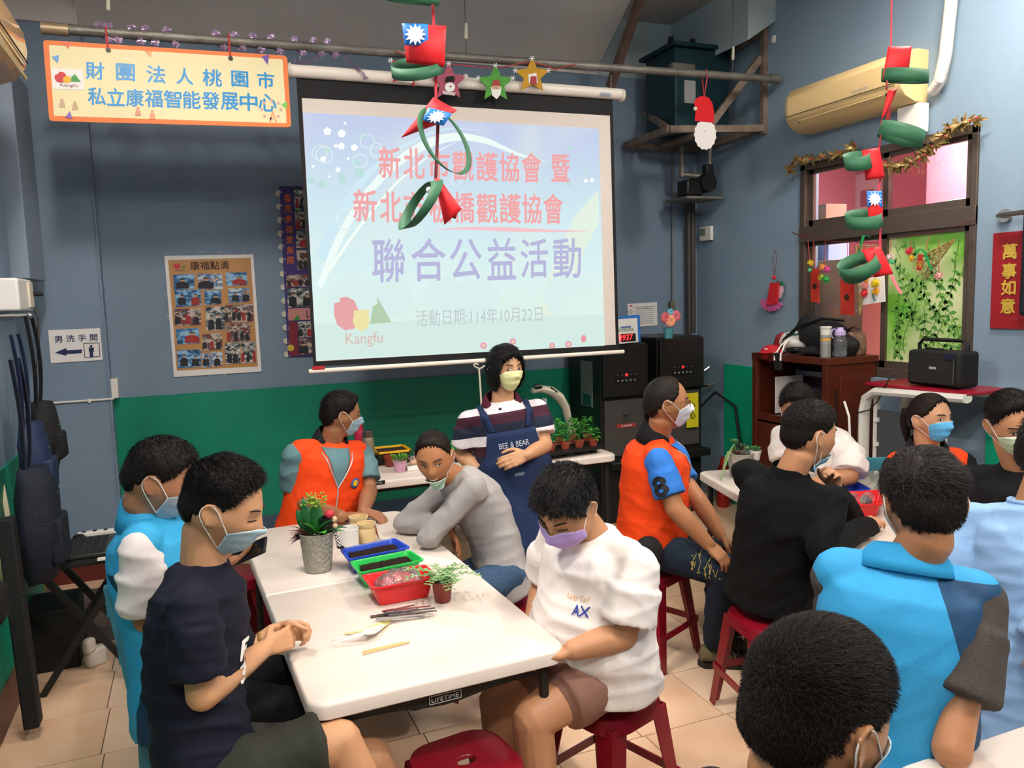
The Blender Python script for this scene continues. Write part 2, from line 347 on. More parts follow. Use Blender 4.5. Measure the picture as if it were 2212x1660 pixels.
# ---- boxes on the shelf of the next room
def simple(mb, name, m, label, cat, group=None, **k):
    t = dict(label=label, cat=cat)
    if group: t['group'] = group
    return mb.build(name, m, **t, **k)
simple(MB().box((4.5, 4.9, 1.0), (0.34, 1.4, 2.0)).box((4.5, 4.4, 1.95), (0.36, 1.9, 0.04)), 'storage_cupboard', mat('beige_cupboard', 'b39a85', 0.5), 'tall beige cupboard behind the lower left window pane', 'cupboard', bevel=0.004)
a = thing('carton', 'brown cardboard carton standing on the cupboard in the pink room', 'box', (4.5, 4.8, 1.99)); MB().box((4.5, 4.8, 2.33), (0.2, 0.34, 0.18)).build('body', mat('carton_brown', '9a7a68', 0.7), a, bevel=0.003); MB().box((4.398, 4.74, 2.29), (0.003, 0.07, 0.05)).build('label_sticker', WHITE, a)
a = thing('blue_carton', 'blue and white carton below the brown carton in the pink room', 'box', (4.5, 4.8, 1.99)); MB().box((4.5, 4.78, 2.115), (0.2, 0.36, 0.24)).build('body', mat('carton_blue', '8ea6d8', 0.6), a, bevel=0.003); MB().ell((4.397, 4.8, 2.13), ((0.004, 0, 0), (0, .05, 0), (0, 0, .05))).build('printed_picture', mat('carton_pic', '6d6250', 0.7), a)
a = thing('wall_notice', 'framed white notice on the pink wall behind the upper left pane', 'notice', (6.34, 6.2, 2.6))
p0, p1 = PX(1762, 398, 6.3), PX(1806, 388, 6.3)
MB().box((6.33, 6.1, 2.72), (0.02, 0.34, 0.42)).build('frame', WHITE, a); MB().box((6.318, 6.1, 2.68), (0.004, 0.16, 0.16)).build('printed_picture', mat('notice_pic', 'c48f96', .7), a)
a = simple(MB().lathe([(0.02, 0), (0.16, 0.01), (0.15, 0.06), (0.1, 0.1), (0.01, 0.115)], (4.62, 3.7, 2.23)), 'green_bowl', mat('green_cloth', '2fa578', 0.6), 'green upturned bowl behind the upper right window pane', 'bowl', smooth=True)
simple(MB().box((4.62, 3.62, 2.15), (0.5, 0.9, 0.16)), 'shelf_board', mat('orange_board', 'd08a5c', 0.6), 'orange board shelf behind the upper right window pane', 'shelf')

# ---- upper left: wall box, air conditioner, charger ---------------------------------------------
PX_BOX = MB().box((-1.12, 5.3, 2.55), (0.6, 0.5, 1.14)); struct(PX_BOX, 'beam_box', mat('box_grey_paint', '8391a0', 0.6), bevel=0.006)
def aircon(name, label, x_wall, y0, y1, z0, z1, depth, sx, m, reflect):
    """wall unit along Y; sx=+1 body grows towards +X"""
    t = thing(name, label, 'air conditioner', (x_wall, (y0+y1)/2, z0))
    H = z1-z0; D = depth
    prof = [(0, H), (D*.35, H*1.0), (D*.8, H*.93), (D*.97, H*.75), (D, H*.5), (D*.95, H*.28), (D*.78, H*.1), (D*.45, 0), (0, 0.0)]
    R = [[Vector((x_wall + sx*p[0], y, z0+p[1])) for p in prof] for y in (y0, y0+0.01, y1-0.01, y1)]
    for r, k in ((0, .96), (3, .96)):
        c = Vector((x_wall+sx*D*.45, R[r][0].y, z0+H*.5)); R[r] = [c+(p-c)*k for p in R[r]]
    b = MB().rings(R); b.build('body', m, t, smooth=True)
    MB().rings([[Vector((x_wall + sx*(p[0]*1.012), y, z0+p[1]-0.002)) for p in prof[3:6]] + [Vector((x_wall+sx*D*.5, y, z0+H*.4))] for y in (y0+.03, y1-.03)]).build('front_panel', m, t, smooth=True)
    MB().box((x_wall+sx*D*.80, (y0+y1)/2-.0, z0+H*.165), (D*.22, (y1-y0)*.78, 0.016), mtx=Matrix.Rotation(R_(-sx*35), 3, 'Y')).build('louvre_slot', mat('vent_dark', '1c1712', 0.6), t)
    MB().box((x_wall+sx*D*.86, (y0+y1)/2-.0, z0+H*.17), (D*.14, (y1-y0)*.76, 0.006), mtx=Matrix.Rotation(R_(-sx*35), 3, 'Y')).build('louvre', m, t)
    MB().box((x_wall+sx*D*1.0, (y0+y1)/2, z0+H*.34), (0.006, (y1-y0)*.96, 0.003)).build('seam', mat('vent_dark', '1c1712', 0.6), t)
    return t
ac = aircon('air_conditioner', 'cream wall air conditioner above the window with a pipe', 4.15, 3.56, 4.52, 2.88, 3.19, 0.24, -1, mat('cream_plastic', 'e3c48c', 0.4), 0)
text('INVERTER', 'lettering', mat('blue_print', '5b6fb0', .6), ac, (3.905, 3.9, 3.0), (3.905, 3.78, 3.0), (0, 0, 0.014), (-0.003, 0, 0))
MB().box((3.94, 3.6, 3.07), (0.003, 0.05, 0.1)).build('sticker', WHITE, ac)
ac2 = aircon('air_conditioner', 'cream air conditioner at the upper left edge, partly out of frame', -0.89, 3.2, 4.35, 2.83, 3.15, 0.26, 1, mat('cream_plastic_glossy', 'dcae7c', 0.12, coat=0.5), 1)
for k in range(3): MB().box((-0.66+k*0.012, 3.77, 2.93-k*0.035), (0.01, 1.02, 0.012), mtx=Matrix.Rotation(R_(25), 3, 'Y')).build('louvre', mat('cream_plastic', 'e3c48c', 0.4), ac2)
# pipe cover running up from the unit on the right wall
pts = [PX(1690-0, 205, 4.05)] if False else [Vector((4.12, 3.5, 2.93)), Vector((4.09, 3.43, 2.97)), Vector((4.09, 3.4, 3.1)), Vector((4.1, 3.38, 3.4)), Vector((4.11, 3.36, 3.8)), Vector((4.12, 3.35, 4.03))]
simple(MB().tube(pts, 0.035, n=10), 'wrapped_pipe', mat('white_tape_wrap', 'e5ddd3', 0.7, bump=(30, .5)), 'white tape wrapped pipe rising beside the cream air conditioner', 'pipe', smooth=True)
c = simple(MB().box((4.1, 3.62, 2.79), (0.07, 0.17, 0.17)), 'pipe_cover', WHITEP, 'white square cover under the cream air conditioner', 'cover', bevel=0.006)
simple(MB().tube([(4.1, 3.66+0.03*math.cos(a)*1.3, 2.885+0.03*math.sin(a)) for a in np.linspace(0, 11, 30)], 0.005, n=6), 'cable_coil', mat('grey_cable', '8a8580', .6), 'coil of grey cable tucked under the air conditioner', 'cable', smooth=True)
# charger at the left with its cable
t = thing('wall_adapter', 'white square adapter box plugged on the left wall', 'adapter', (-0.85, 4.6, 1.8))
MB().box((-0.83, 4.65, 1.885), (0.1, 0.36, 0.16)).build('body', WHITEP, t, bevel=0.012); MB().box((-0.775, 4.74, 1.885), (0.012, 0.1, 0.13)).build('socket_plate', mat('ivory', 'dcd2c0', .5), t, bevel=0.004)
MB().cyl((-0.768, 4.78, 1.89), (-0.73, 4.8, 1.89), 0.012).build('plug', BLACK, t)
simple(MB().tube([PY(px, py, Y) for px, py, Y in ((50, 643, 4.8), (70, 650, 4.8), (84, 690, 4.75), (83, 760, 4.7), (76, 870, 4.6), (79, 960, 4.5), (75, 1050, 4.4), (82, 1160, 4.35))], 0.006, n=6), 'power_cable', BLACK, 'black power cable drooping from the white adapter down to the laptop', 'cable', smooth=True)
t = thing('wall_conduit', 'thin white cable conduit ending in a small box on the grey blue wall', 'conduit', (-0.9, 5.785, 1.18))
MB().cyl(PY(40, 876, 5.785), PY(246, 862, 5.785), 0.007).build('conduit_tube', WHITEP, t); MB().box(PY(249, 838, 5.86), (0.04, 0.12, 0.13)).build('junction_box', WHITEP, t, bevel=0.004)
for px in (85, 193): MB().box(PY(px, 876-(px-40)*.066, 5.78), (0.02, 0.012, 0.024)).build('clip', WHITEP, t)

# ---- restroom sign -------------------------------------------------------------
NAVY = mat('navy_print', '1b2a55', 0.6); Yw = 5.79
def wallpoly(mb, pts, Y, d=0.002, off=0.0):
    P = [PY(x_, y_, Y) for x_, y_ in pts]; n = len(P); A = [Vector((p.x, Y-off, p.z)) for p in P]; B = [Vector((p.x, Y-off-d, p.z)) for p in P]
    ar = sum(A[i].x*A[(i+1) % n].z-A[(i+1) % n].x*A[i].z for i in range(n))
    if ar < 0: A.reverse(); B.reverse()
    return mb.add(A+B, [tuple(range(n-1, -1, -1)), tuple(range(n, 2*n))] + [(i, (i+1) % n, n+(i+1) % n, n+i) for i in range(n)])
t = thing('restroom_sign', 'white paper sign with blue arrow pointing left to the restroom', 'sign', (-0.72, 5.79, 1.46))
wallpoly(MB(), [(104, 714), (216, 709), (222, 778), (110, 785)], Yw).build('sheet', WHITE, t)
text('男 洗 手 間', 'lettering', NAVY, t, PY(118, 741, Yw-.004), PY(211, 736, Yw-.004), PY(117, 726, Yw-.004)-PY(118, 741, Yw-.004), (0, 0, 0), bold=0.012)
wallpoly(MB(), [(119, 762), (144, 752), (144, 757), (177, 755), (177, 763), (144, 765), (144, 769)], Yw, .001, .004).build('arrow', NAVY, t)
bx = MB()
for a_, b_ in (((181, 742), (214, 741)), ((214, 741), (216, 770)), ((216, 770), (183, 773)), ((183, 773), (181, 742))): bx.cyl(PY(*a_, Yw-.004), PY(*b_, Yw-.004), 0.0022, n=6)
bx.build('printed_border', NAVY, t); fg = MB()
fg.cyl(PY(197, 748, Yw-.003), PY(197, 748, Yw-.006), 0.0075); wallpoly(fg, [(192, 751), (203, 751), (203, 760), (201, 760), (202, 771), (194, 771), (194, 760), (192, 760)], Yw, .001, .004); fg.build('man_symbol', NAVY, t)

# ---- photo posters --------------------------------------------------------------
def photo_mat(k):
    pal = [('3a78b0', '9cc4dd', '27435f'), ('2f6aa4', 'cfd9dc', 'd8b08f'), ('4a4a4e', 'c9b9ab', '8a2f2f'), ('6c7c7d', 'd9cfc5', '22252a')][k % 4]
    nm = 'photo_print_%d' % k
    if nm in MATS: return MATS[nm]
    m = mat(nm, pal[0], 0.35); N = m.node_tree.nodes; L = m.node_tree.links
    tc = N.new('ShaderNodeTexCoord'); n = N.new('ShaderNodeTexNoise'); n.inputs['Scale'].default_value = 22+3*k; n.inputs['Detail'].default_value = 3
    mp = N.new('ShaderNodeMapping'); mp.inputs['Location'].default_value = (k*1.7, 0, k); mp.inputs['Scale'].default_value = (1, 1, 1.6)
    L.new(tc.outputs['Object'], mp.inputs['Vector']); L.new(mp.outputs['Vector'], n.inputs['Vector']); r = N.new('ShaderNodeValToRGB'); r.color_ramp.interpolation = 'EASE'
    e = r.color_ramp.elements; e[0].position = .36; e[0].color = lin(pal[2]); e[1].position = .47; e[1].color = lin(pal[0]); q = e.new(.6); q.color = lin(pal[1])
    L.new(n.outputs['Fac'], r.inputs['Fac']); L.new(r.outputs['Color'], N['Principled BSDF'].inputs['Base Color']); return m
SKINP = mat('print_skin', 'c99a7c', .6); DARKP = mat('print_dark', '25262b', .6); REDP = mat('print_red', 'a1322e', .6)
def photo(t, quad, Y, k, people):
    ph = wallpoly(MB(), quad, Y, .0015, .003).build('photo', photo_mat(k), t)
    (x0, y0), (x1, y1) = quad[0], quad[2]
    rr = random.Random(k*31+int(x0)); mbs = {0: MB(), 1: MB(), 2: MB()}
    for i in range(people):
        u = (i+.5+rr.uniform(-.2, .2))/people; cx = x0+(x1-x0)*u; h = (y1-y0); w_ = (x1-x0)/people*.32
        top = y0+h*rr.uniform(.18, .35)
        wallpoly(mbs[rr.choice((0, 0, 1))], [(cx-w_, y1-1), (cx-w_*.9, top+h*.28), (cx-w_*.3, top+h*.2), (cx+w_*.3, top+h*.2), (cx+w_*.9, top+h*.28), (cx+w_, y1-1)], Y, .0008, .0052)
        wallpoly(mbs[2], [(cx+math.cos(q)*w_*.42, top+h*.1+math.sin(q)*h*.1) for q in np.linspace(0, 5.6, 8)], Y, .0006, .0058)
        wallpoly(mbs[0], [(cx+math.cos(q)*w_*.45, top+h*.06-abs(math.sin(q))*h*.09) for q in np.linspace(0, 3.14, 6)], Y, .0006, .0064)
    for q, m, nm in ((0, DARKP, 'printed_figures'), (1, REDP, 'printed_figures'), (2, SKINP, 'printed_faces')):
        if mbs[q].v: mbs[q].build(nm, m, ph, kind='stuff')
Yp = 5.893
t = thing('photo_poster', 'tan poster of pool and outing photos in plastic sleeve on the blue wall', 'poster', (0.13, 5.9, 1.32))
wallpoly(MB(), [(355, 553), (547, 550), (565, 803), (376, 815)], Yp, .003).build('sheet', WHITE, t)
wallpoly(MB(), [(363, 562), (541, 557), (557, 792), (382, 801)], Yp, .001, .003).build('printed_ground', mat('poster_tan', 'c7935a', .5, var=('b88350', 9, .3)), t)
Y2 = Yp-.004
text('康福點滴', 'lettering', mat('print_brown', '3b2a20', .6), t, PY(411, 584, Y2-.003), PY(495, 582, Y2-.003), PY(410, 565, Y2-.003)-PY(411, 584, Y2-.003), (0, 0, 0), bold=.01)
wallpoly(MB(), [(374+8+math.cos(q)*8, 575+math.sin(q)*6) for q in np.linspace(0, 5.8, 10)], Y2, .001, .002).build('logo_red', mat('logo_red', 'c4323c', .5), t)
wallpoly(MB(), [(391, 578), (395, 573), (403, 578)], Y2, .001, .002).build('logo_green', mat('logo_green', '3e8f3f', .5), t)
text('Kangfu', 'lettering', mat('print_brown', '3b2a20', .6), t, PY(380, 587, Y2-.003), PY(399, 586, Y2-.003), PY(380, 583, Y2-.003)-PY(380, 587, Y2-.003), (0, 0, 0))
for q in [((374, 594), (420, 592), (420, 624), (375, 627), 0, 1), ((427, 592), (480, 592), (481, 625), (428, 626), 1, 1), ((487, 590), (533, 588), (534, 616), (489, 618), 0, 1),
          ((377, 628), (433, 626), (435, 660), (380, 664), 4, 2), ((441, 629), (477, 627), (478, 657), (443, 659), 4, 1), ((492, 624), (539, 622), (540, 652), (494, 655), 1, 2),
          ((376, 668), (434, 666), (434, 702), (379, 704), 2, 3), ((444, 664), (484, 662), (487, 713), (446, 715), 3, 2), ((485, 660), (546, 657), (547, 694), (487, 698), 2, 5),
          ((380, 711), (430, 709), (432, 742), (383, 744), 0, 1), ((437, 723), (479, 720), (481, 755), (439, 758), 2, 3), ((490, 700), (540, 697), (541, 737), (492, 739), 6, 4),
          ((382, 757), (434, 755), (435, 792), (385, 796), 4, 2), ((436, 764), (480, 761), (481, 791), (438, 795), 1, 2), ((485, 742), (519, 740), (520, 785), (487, 787), 7, 2), ((520, 740), (552, 738), (553, 783), (522, 785), 3, 3)]:
    photo(t, list(q[:4]), Y2, q[4], q[5])
tp = MB()
rr = random.Random(3)
for i in range(26):
    e = rr.choice(((352, 540, 550, 548), (350, 560, 372, 800), (380, 812, 560, 808))); u = rr.random(); xx, yy = e[0]+(e[2]-e[0])*u, e[1]+(e[3]-e[1])*u
    wallpoly(tp, [(xx, yy), (xx+rr.uniform(3, 7), yy+rr.uniform(-3, 3)), (xx+rr.uniform(0, 3), yy+rr.uniform(1, 4))], 5.897, .001)
tp.build('clear_tape', mat('tape_gloss', 'b8c4cc', .08, spec=.9), t, kind='stuff')
t = thing('photo_banner', 'purple photo board half hidden behind the left edge of the projector screen', 'poster', (0.75, 5.9, 1.41))
wallpoly(MB(), [(603, 402), (720, 406), (735, 768), (622, 771)], Yp, .006).build('board', mat('purple_board', '3f2f74', .5), t)
sc = MB()
for i in range(13): yy = 418+i*29; xx = 601+(yy-402)*.052; sc.cyl(PY(xx, yy, Yp-.001), PY(xx, yy, Yp-.004), 0.022, n=14)
sc.build('scalloped_edge', mat('cream_paper', 'cfcdb8', .7), t, kind='stuff')
wallpoly(MB(), [(634, 406), (650, 407), (652, 560), (640, 500)], Yp-.006, .001).build('green_panel', mat('poster_green', '2a6b46', .6), t)
for i, ch in enumerate('看見康福愛無限'):
    yy = 437+i*22.5; xx = 613+i*1.3; text(ch, 'lettering', mat('orange_print', 'd0652a', .5), t, PY(xx, yy, Yp-.009), PY(xx+15, yy-.5, Yp-.009), PY(xx, yy-17, Yp-.009)-PY(xx, yy, Yp-.009), (0, 0, 0), bold=.02)
for q in [((635, 411), (665, 412), (665, 452), (637, 453), 3, 3), ((637, 458), (665, 458), (668, 496), (639, 497), 2, 2), ((639, 500), (668, 500), (669, 535), (640, 536), 3, 1), ((640, 541), (669, 541), (670, 583), (643, 584), 2, 2),
          ((618, 594), (668, 593), (669, 619), (619, 621), 2, 4), ((620, 624), (672, 622), (674, 663), (622, 665), 3, 2), ((643, 695), (675, 694), (676, 728), (645, 730), 7, 2), ((645, 732), (678, 731), (679, 764), (647, 767), 2, 1)]:
    photo(t, list(q[:4]), Yp-.006, q[4], q[5])
wallpoly(MB(), [(622, 667), (676, 665), (677, 690), (623, 693)], Yp-.006, .001).build('pink_strip', mat('pink_print', 'c98a86', .6), t)
wallpoly(MB(), [(624, 696), (642, 695), (645, 768), (625, 769)], Yp-.006, .001).build('red_strip', mat('dark_red_print', '7c2733', .6), t)
wallpoly(MB(), [(633, 693), (643, 680), (649, 692)], Yp-.006, .001, .002).build('logo_green', mat('logo_green', '3e8f3f', .5), t)
text('L', 'lettering', DARKP, t, PY(662, 686, Yp-.01), PY(669, 686, Yp-.01), PY(662, 671, Yp-.01)-PY(662, 686, Yp-.01), (0, 0, 0))
MB().cyl(PY(628, 752, Yp-.007), PY(628, 752, Yp-.012), 0.024).build('yellow_spot', mat('yellow_print', 'cdb241', .5), t)
# notice beside the dispensers
t = thing('wall_notice', 'white printed notice sheet on the blue wall above the water dispensers', 'notice', (3.58, 5.9, 1.51))
wallpoly(MB(), [(1355, 657), (1419, 653), (1420, 703), (1357, 708)], Yp, .002).build('sheet', WHITE, t)
ln = MB()
for i in range(9): yy = 663+i*4.4; ln.box((PY(1392, yy, Yp).x, Yp-.003, PY(1392, yy, Yp).z), (0.18 if i else .22, .001, .004))
ln.build('printed_lines', mat('grey_print', '8b8b90', .7), t, kind='stuff')
MB().tube([PY(1362+math.cos(q)*4, 674+math.sin(q)*4, Yp-.003) for q in np.linspace(0, 6.28, 5)], .002, n=5).build('diamond_symbol', DARKP, t)
text('飲水機使用須知', 'lettering', mat('grey_print', '8b8b90', .7), t, PY(1376, 669, Yp-.004), PY(1404, 667, Yp-.004), (0, 0, .014), (0, 0, 0))
wallpoly(MB(), [(1359, 661), (1363, 659), (1367, 661), (1363, 663)], Yp-.002, .001).build('logo_red', mat('logo_red', 'c4323c', .5), t)

# ---- hanging pole, wires, sign ------------------------------------------------------------------
t = thing('hanging_pole', 'long grey metal pipe hung from the ceiling across the room', 'pipe', (1.75, 4.8, 3.24))
PA, PB = Vector((-0.62, 4.8, 3.245)), Vector((4.1, 4.8, 3.33))
def pole_at(px):  # the point of the pole under a column of the design
    lo, hi = 0.0, 1.0
    for _ in range(30):
        m_ = (lo+hi)/2; p = PA.lerp(PB, m_); v = p-EYE; x_ = 1106+FOC*v.dot(RT)/v.dot(FW)
        if x_ < px: lo = m_
        else: hi = m_
    return PA.lerp(PB, (lo+hi)/2)
MB().cyl(PA, PB, 0.026, n=18).build('tube', GALV, t, smooth=True)
MB().cyl(PA-Vector((.004, 0, 0)), PA+Vector((.12, 0, 0)), 0.031, n=18).build('collar', mat('worn_collar', 'a58f72', .4, .5), t, smooth=True); MB().cyl(PB-Vector((.09, 0, 0)), PB+Vector((.004, 0, 0)), 0.033, n=18).build('collar', GALV, t, smooth=True)
for px in (238, 1008, 1583):
    p = pole_at(px); o = MB(); o.tube([p+Vector((0, .03, -.01)), p+Vector((0, 0, .06)), p+Vector((0.0, 0, .85))], 0.004, n=6).build('hanger_wire', mat('wire_grey', '5b5853', .6), t)
    MB().capsule(p+Vector((0, 0, .12)), p+Vector((0.004, 0, .2)), .011, .009).build('wire_clamp', mat('clamp_white', 'c9c4ae', .5), t, smooth=True)
# tinsel wound round the pole
tn = MB(); rr = random.Random(2)
def tinsel(mb, pts, r=.014, per=26, ln_=.02):
    for i in range(len(pts)-1):
        a_, b_ = Vector(pts[i]), Vector(pts[i+1]); u, v, d = frame(b_-a_)
        for k in range(per):
            p = a_.lerp(b_, rr.random()); q = rr.uniform(0, 6.28); dirv = (u*math.cos(q)+v*math.sin(q)); e = p+dirv*ln_+d*rr.uniform(-.01, .01); s2 = d.cross(dirv)*.0016
            mb.add([p-s2, p+s2, e+s2*.6, e-s2*.6], [(0, 1, 2, 3)])
spi = []
for px in (230, 250, 300, 330, 375, 480, 520, 560, 600, 650, 690, 720):
    c0 = pole_at(px)
    tinsel(tn, [c0+Vector((-.03, .028*math.sin(a_), .036*math.cos(a_)))+Vector((a_*.012, 0, 0)) for a_ in np.linspace(-.6, 3.6, 6)], per=110, ln_=.02)
tinsel(tn, [PY(635, 130, 4.77), PY(655, 134, 4.77), PY(690, 127, 4.77)], per=130, ln_=.018); tinsel(tn, [pole_at(735)-Vector((0, .03, .02)), PY(760, 140, 4.76), PY(775, 150, 4.76), PY(792, 172, 4.74)], per=100, ln_=.018)
simple(tn, 'tinsel_garland', mat('purple_tinsel', 'c9a9cc', .25, .5), 'purple silver tinsel wound around the left half of the hanging pipe', 'tinsel', kind='stuff')

# ---- the centre's hanging sign ----------------------------------------------------------------
Ys = 4.76
def board(pts, Y, d, off=0.0): return wallpoly(MB(), pts, Y, d, off)
t = thing('hanging_sign', 'cream and orange hanging sign with blue Chinese lettering', 'sign', (-0.02, Ys, 2.77))
def rr_poly(c4, r, n=4):
    out = []
    for i in range(4):
        p = Vector(c4[i]).to_2d() if False else Vector((c4[i][0], c4[i][1])); a_ = Vector(c4[i-1]); b_ = Vector(c4[(i+1) % 4])
        u = (a_-p).normalized()*r; v = (b_-p).normalized()*r
        for k in range(n+1): s_ = k/n; q = (p+u)*(1-s_)**2 + p*2*s_*(1-s_) + (p+v)*s_**2; out.append((q.x, q.y))
    return out
board(rr_poly([(93, 87), (620, 121), (629, 276), (107, 262)], 9), Ys, .006).build('panel', mat('sign_orange', 'e67c42', .6), t)
board(rr_poly([(106, 98), (610, 129), (619, 267), (117, 251)], 3), Ys, .001, .006).build('printed_ground', mat('sign_cream', 'ecdfb0', .6), t)
Yt = Ys-.008; SBL = mat('sign_blue', '0f86c4', .4)
for i, (ch, x0, x1, yb, yt_) in enumerate([('財', 185, 226, 171, 132), ('團', 251, 292, 174, 136), ('法', 317, 358, 179, 140), ('人', 381, 418, 182, 145), ('桃', 438, 480, 186, 148), ('園', 500, 537, 187, 152), ('市', 556, 593, 190, 154)]):
    text(ch, 'lettering', SBL, t, PY(x0, yb, Yt), PY(x1, yb+2.5, Yt), PY(x0-1, yt_, Yt)-PY(x0, yb, Yt), (0, 0, 0), bold=.02)
for i, ch in enumerate('私立康福智能發展中心'):
    x0 = 190+i*41; x1 = x0+39; yb = 227+i*1.5; text(ch, 'lettering', SBL, t, PY(x0, yb, Yt), PY(x1, yb+1.5, Yt), PY(x0-1, yb-39, Yt)-PY(x0, yb, Yt), (0, 0, 0), bold=.02)
board([(110, 147), (178, 150), (182, 195), (115, 192)], Yt, .001, .0).build('logo_card', WHITE, t)
def blob(cx, cy, rx, ry, n=18, bite=None): return [(cx+math.cos(q)*rx*(1 if not bite or abs((q-bite+math.pi) % (2*math.pi)-math.pi) > .35 else .78), cy+math.sin(q)*ry*(1 if not bite or abs((q-bite+math.pi) % (2*math.pi)-math.pi) > .35 else .78)) for q in np.linspace(0, 2*math.pi, n, endpoint=False)]
board(blob(131, 167, 13, 12, bite=4.0), Yt, .001, .002).build('logo_red', mat('logo_red', 'c4323c', .5), t)
board(blob(145, 172, 9, 7.5), Yt, .001, .003).build('logo_yellow', mat('logo_yellow', 'f3ab23', .5), t)
board([(153, 176), (155, 165), (161, 163), (160, 158), (175, 177)], Yt, .001, .003).build('logo_green', mat('logo_green', '3e8f3f', .5), t)
text('Kangfu', 'lettering', mat('print_redbrown', '8a4433', .6), t, PY(130, 188, Yt-.003), PY(168, 190, Yt-.003), PY(130, 180, Yt-.003)-PY(130, 188, Yt-.003), (0, 0, 0))
for pts, c in (([(112, 123), (128, 119), (125, 137)], '6d9fd8'), ([(133, 89), (153, 90), (148, 106)], 'e0684e'), ([(141, 254), (151, 240), (157, 257)], '8a62b5'), ([(565, 122), (581, 118), (578, 140)], '6a49a0'), ([(608, 226), (620, 219), (619, 236)], '6cc24a'), ([(312, 110), (328, 111), (325, 124)], 'f5a76a')):
    board(pts, Yt, .001, .001).build('printed_triangle', mat('tri_'+c, c, .5), t)
for cx, cy, c in ((134, 225, 'c8a98c'), (162, 230, 'c8a98c'), (298, 243, 'dd9b80'), (329, 250, 'e5a07a')):
    board(blob(cx, cy-8, 3.5, 4), Yt, .001, .001).build('printed_figure', mat('pf_'+c, c, .6), t); board([(cx-5, cy-4), (cx+5, cy-4), (cx+7, cy+7), (cx-6, cy+8)], Yt, .001, .001).build('printed_figure', mat('pf_'+c, c, .6), t)
fw_ = MB()
for q in range(8):
    a_ = q*math.pi/4; wallpoly(fw_, blob(586+math.cos(a_)*21, 237+math.sin(a_)*20, 3.4, 3.4, 10), Yt, .001, .001)
fw_.build('printed_wheel', mat('pf_wheel', 'd7a7a0', .6), t, kind='stuff')
board([(580, 268), (588, 240), (590, 240), (600, 268), (597, 268), (589, 246), (583, 268)], Yt, .001, .001).build('printed_wheel_stand', mat('pf_orange', 'f5a76a', .6), t)
for px, pt in ((234, 108), (498, 126)):
    p = PY(px, pt, Ys-.009); MB().cyl(p, p+Vector((0, -.004, 0)), .012).build('grommet', DGREY, t)
    c0 = pole_at(px-4); MB().tube([p, c0+Vector((0, -.034, 0)), c0+Vector((0, 0, .036)), c0+Vector((0, .034, 0)), c0+Vector((0, .0, -.034)), p+Vector((.004, .012, 0))], .005, n=6).build('red_string', mat('red_string', 'c03a3a', .6), t)

# ---- projector screen ---------------------------------------------------------------------------
Yq = 4.8
t = thing('projector_screen', 'pull-down projector screen showing a pale blue slide with red and violet lettering', 'screen', (1.7, Yq, 1.39))
MB().cyl((0.60, Yq, 3.128), (2.775, Yq, 3.137), .036, n=20).build('roller_tube', mat('roller_white', 'efe3d6', .4), t, smooth=True)
for x_ in (0.6, 2.775): MB().cyl((x_-.012, Yq, 3.13), (x_+.012, Yq, 3.13), .042, n=20).build('end_cap', mat('roller_cap', 'd8ccbb', .5), t, smooth=True)
MB().box(PY(1308, 203, Yq-.037), (.07, .002, .018)).build('maker_label', mat('label_grey', 'a7a9b5', .5), t)
text('APOLLO', 'lettering', mat('blue_print', '5b6fb0', .6), t, PY(1296, 206, Yq-.0395), PY(1321, 208, Yq-.0395), (0, 0, .011), (0, 0, 0))
Yf = Yq+.01
MB().add([(PY(x_, y_, Yf).x, Yf+dy, PY(x_, y_, Yf).z) for dy in (0, .004) for x_, y_ in ((640, 168), (1323, 205), (1337, 757), (677, 792))], [(0, 3, 2, 1), (4, 5, 6, 7), (0, 1, 5, 4), (1, 2, 6, 5), (2, 3, 7, 6), (3, 0, 4, 7)]).build('black_border', BLACKM, t)
def spl(pts, name, m, off, parent=t, thick=.0008): return wallpoly(MB(), pts, Yf, thick, off).build(name, m, parent)
def emi(name, c, s=0.62, alpha=1.0): return mat(name, '1a1a1a', .8, emit=(c, s*1.5), spec=.0)
SCR = [(652, 212), (1317, 250), (1330, 745), (683, 781)]
spl(SCR, 'fabric', mat('screen_fabric', 'ded2c8', .8), .0006)
m = emi('slide_light', 'dff2f6'); N = m.node_tree.nodes; L = m.node_tree.links; tc = N.new('ShaderNodeTexCoord'); sp = N.new('ShaderNodeSeparateXYZ'); L.new(tc.outputs['Object'], sp.inputs[0])
mr = N.new('ShaderNodeMapRange'); mr.inputs['From Min'].default_value = 0.05; mr.inputs['From Max'].default_value = 1.56; L.new(sp.outputs['Z'], mr.inputs['Value'])
cr = N.new('ShaderNodeValToRGB'); L.new(mr.outputs[0], cr.inputs[0]); e = cr.color_ramp.elements; e[0].color = lin('e2f3e8'); e[1].color = lin('c3cdec'); e[1].position = .97; q = e.new(.3); q.color = lin('dcf3f1'); q = e.new(.62); q.color = lin('cfe8f1')
n1 = N.new('ShaderNodeTexNoise'); n1.inputs['Scale'].default_value = 1.6; L.new(tc.outputs['Object'], n1.inputs['Vector']); mx = N.new('ShaderNodeMix'); mx.data_type = 'RGBA'; mx.blend_type = 'MIX'
r2 = N.new('ShaderNodeMapRange'); r2.inputs['From Min'].default_value = .5; r2.inputs['From Max'].default_value = .75; r2.inputs['To Max'].default_value = .5; L.new(n1.outputs['Fac'], r2.inputs['Value']); L.new(r2.outputs[0], mx.inputs[0]); L.new(cr.outputs[0], mx.inputs[6]); mx.inputs[7].default_value = lin('eef5e4')
L.new(mx.outputs[2], N['Principled BSDF'].inputs['Emission Color']); N['Principled BSDF'].inputs['Emission Strength'].default_value = 1.0
SLIDE = spl([(654, 243), (1293, 278), (1306, 747), (683, 780)], 'projected_slide', m, .0018)
def sm(pts, name, c, off, s=.67): return spl(pts, name, emi('slide_'+c, c, s), off, SLIDE)
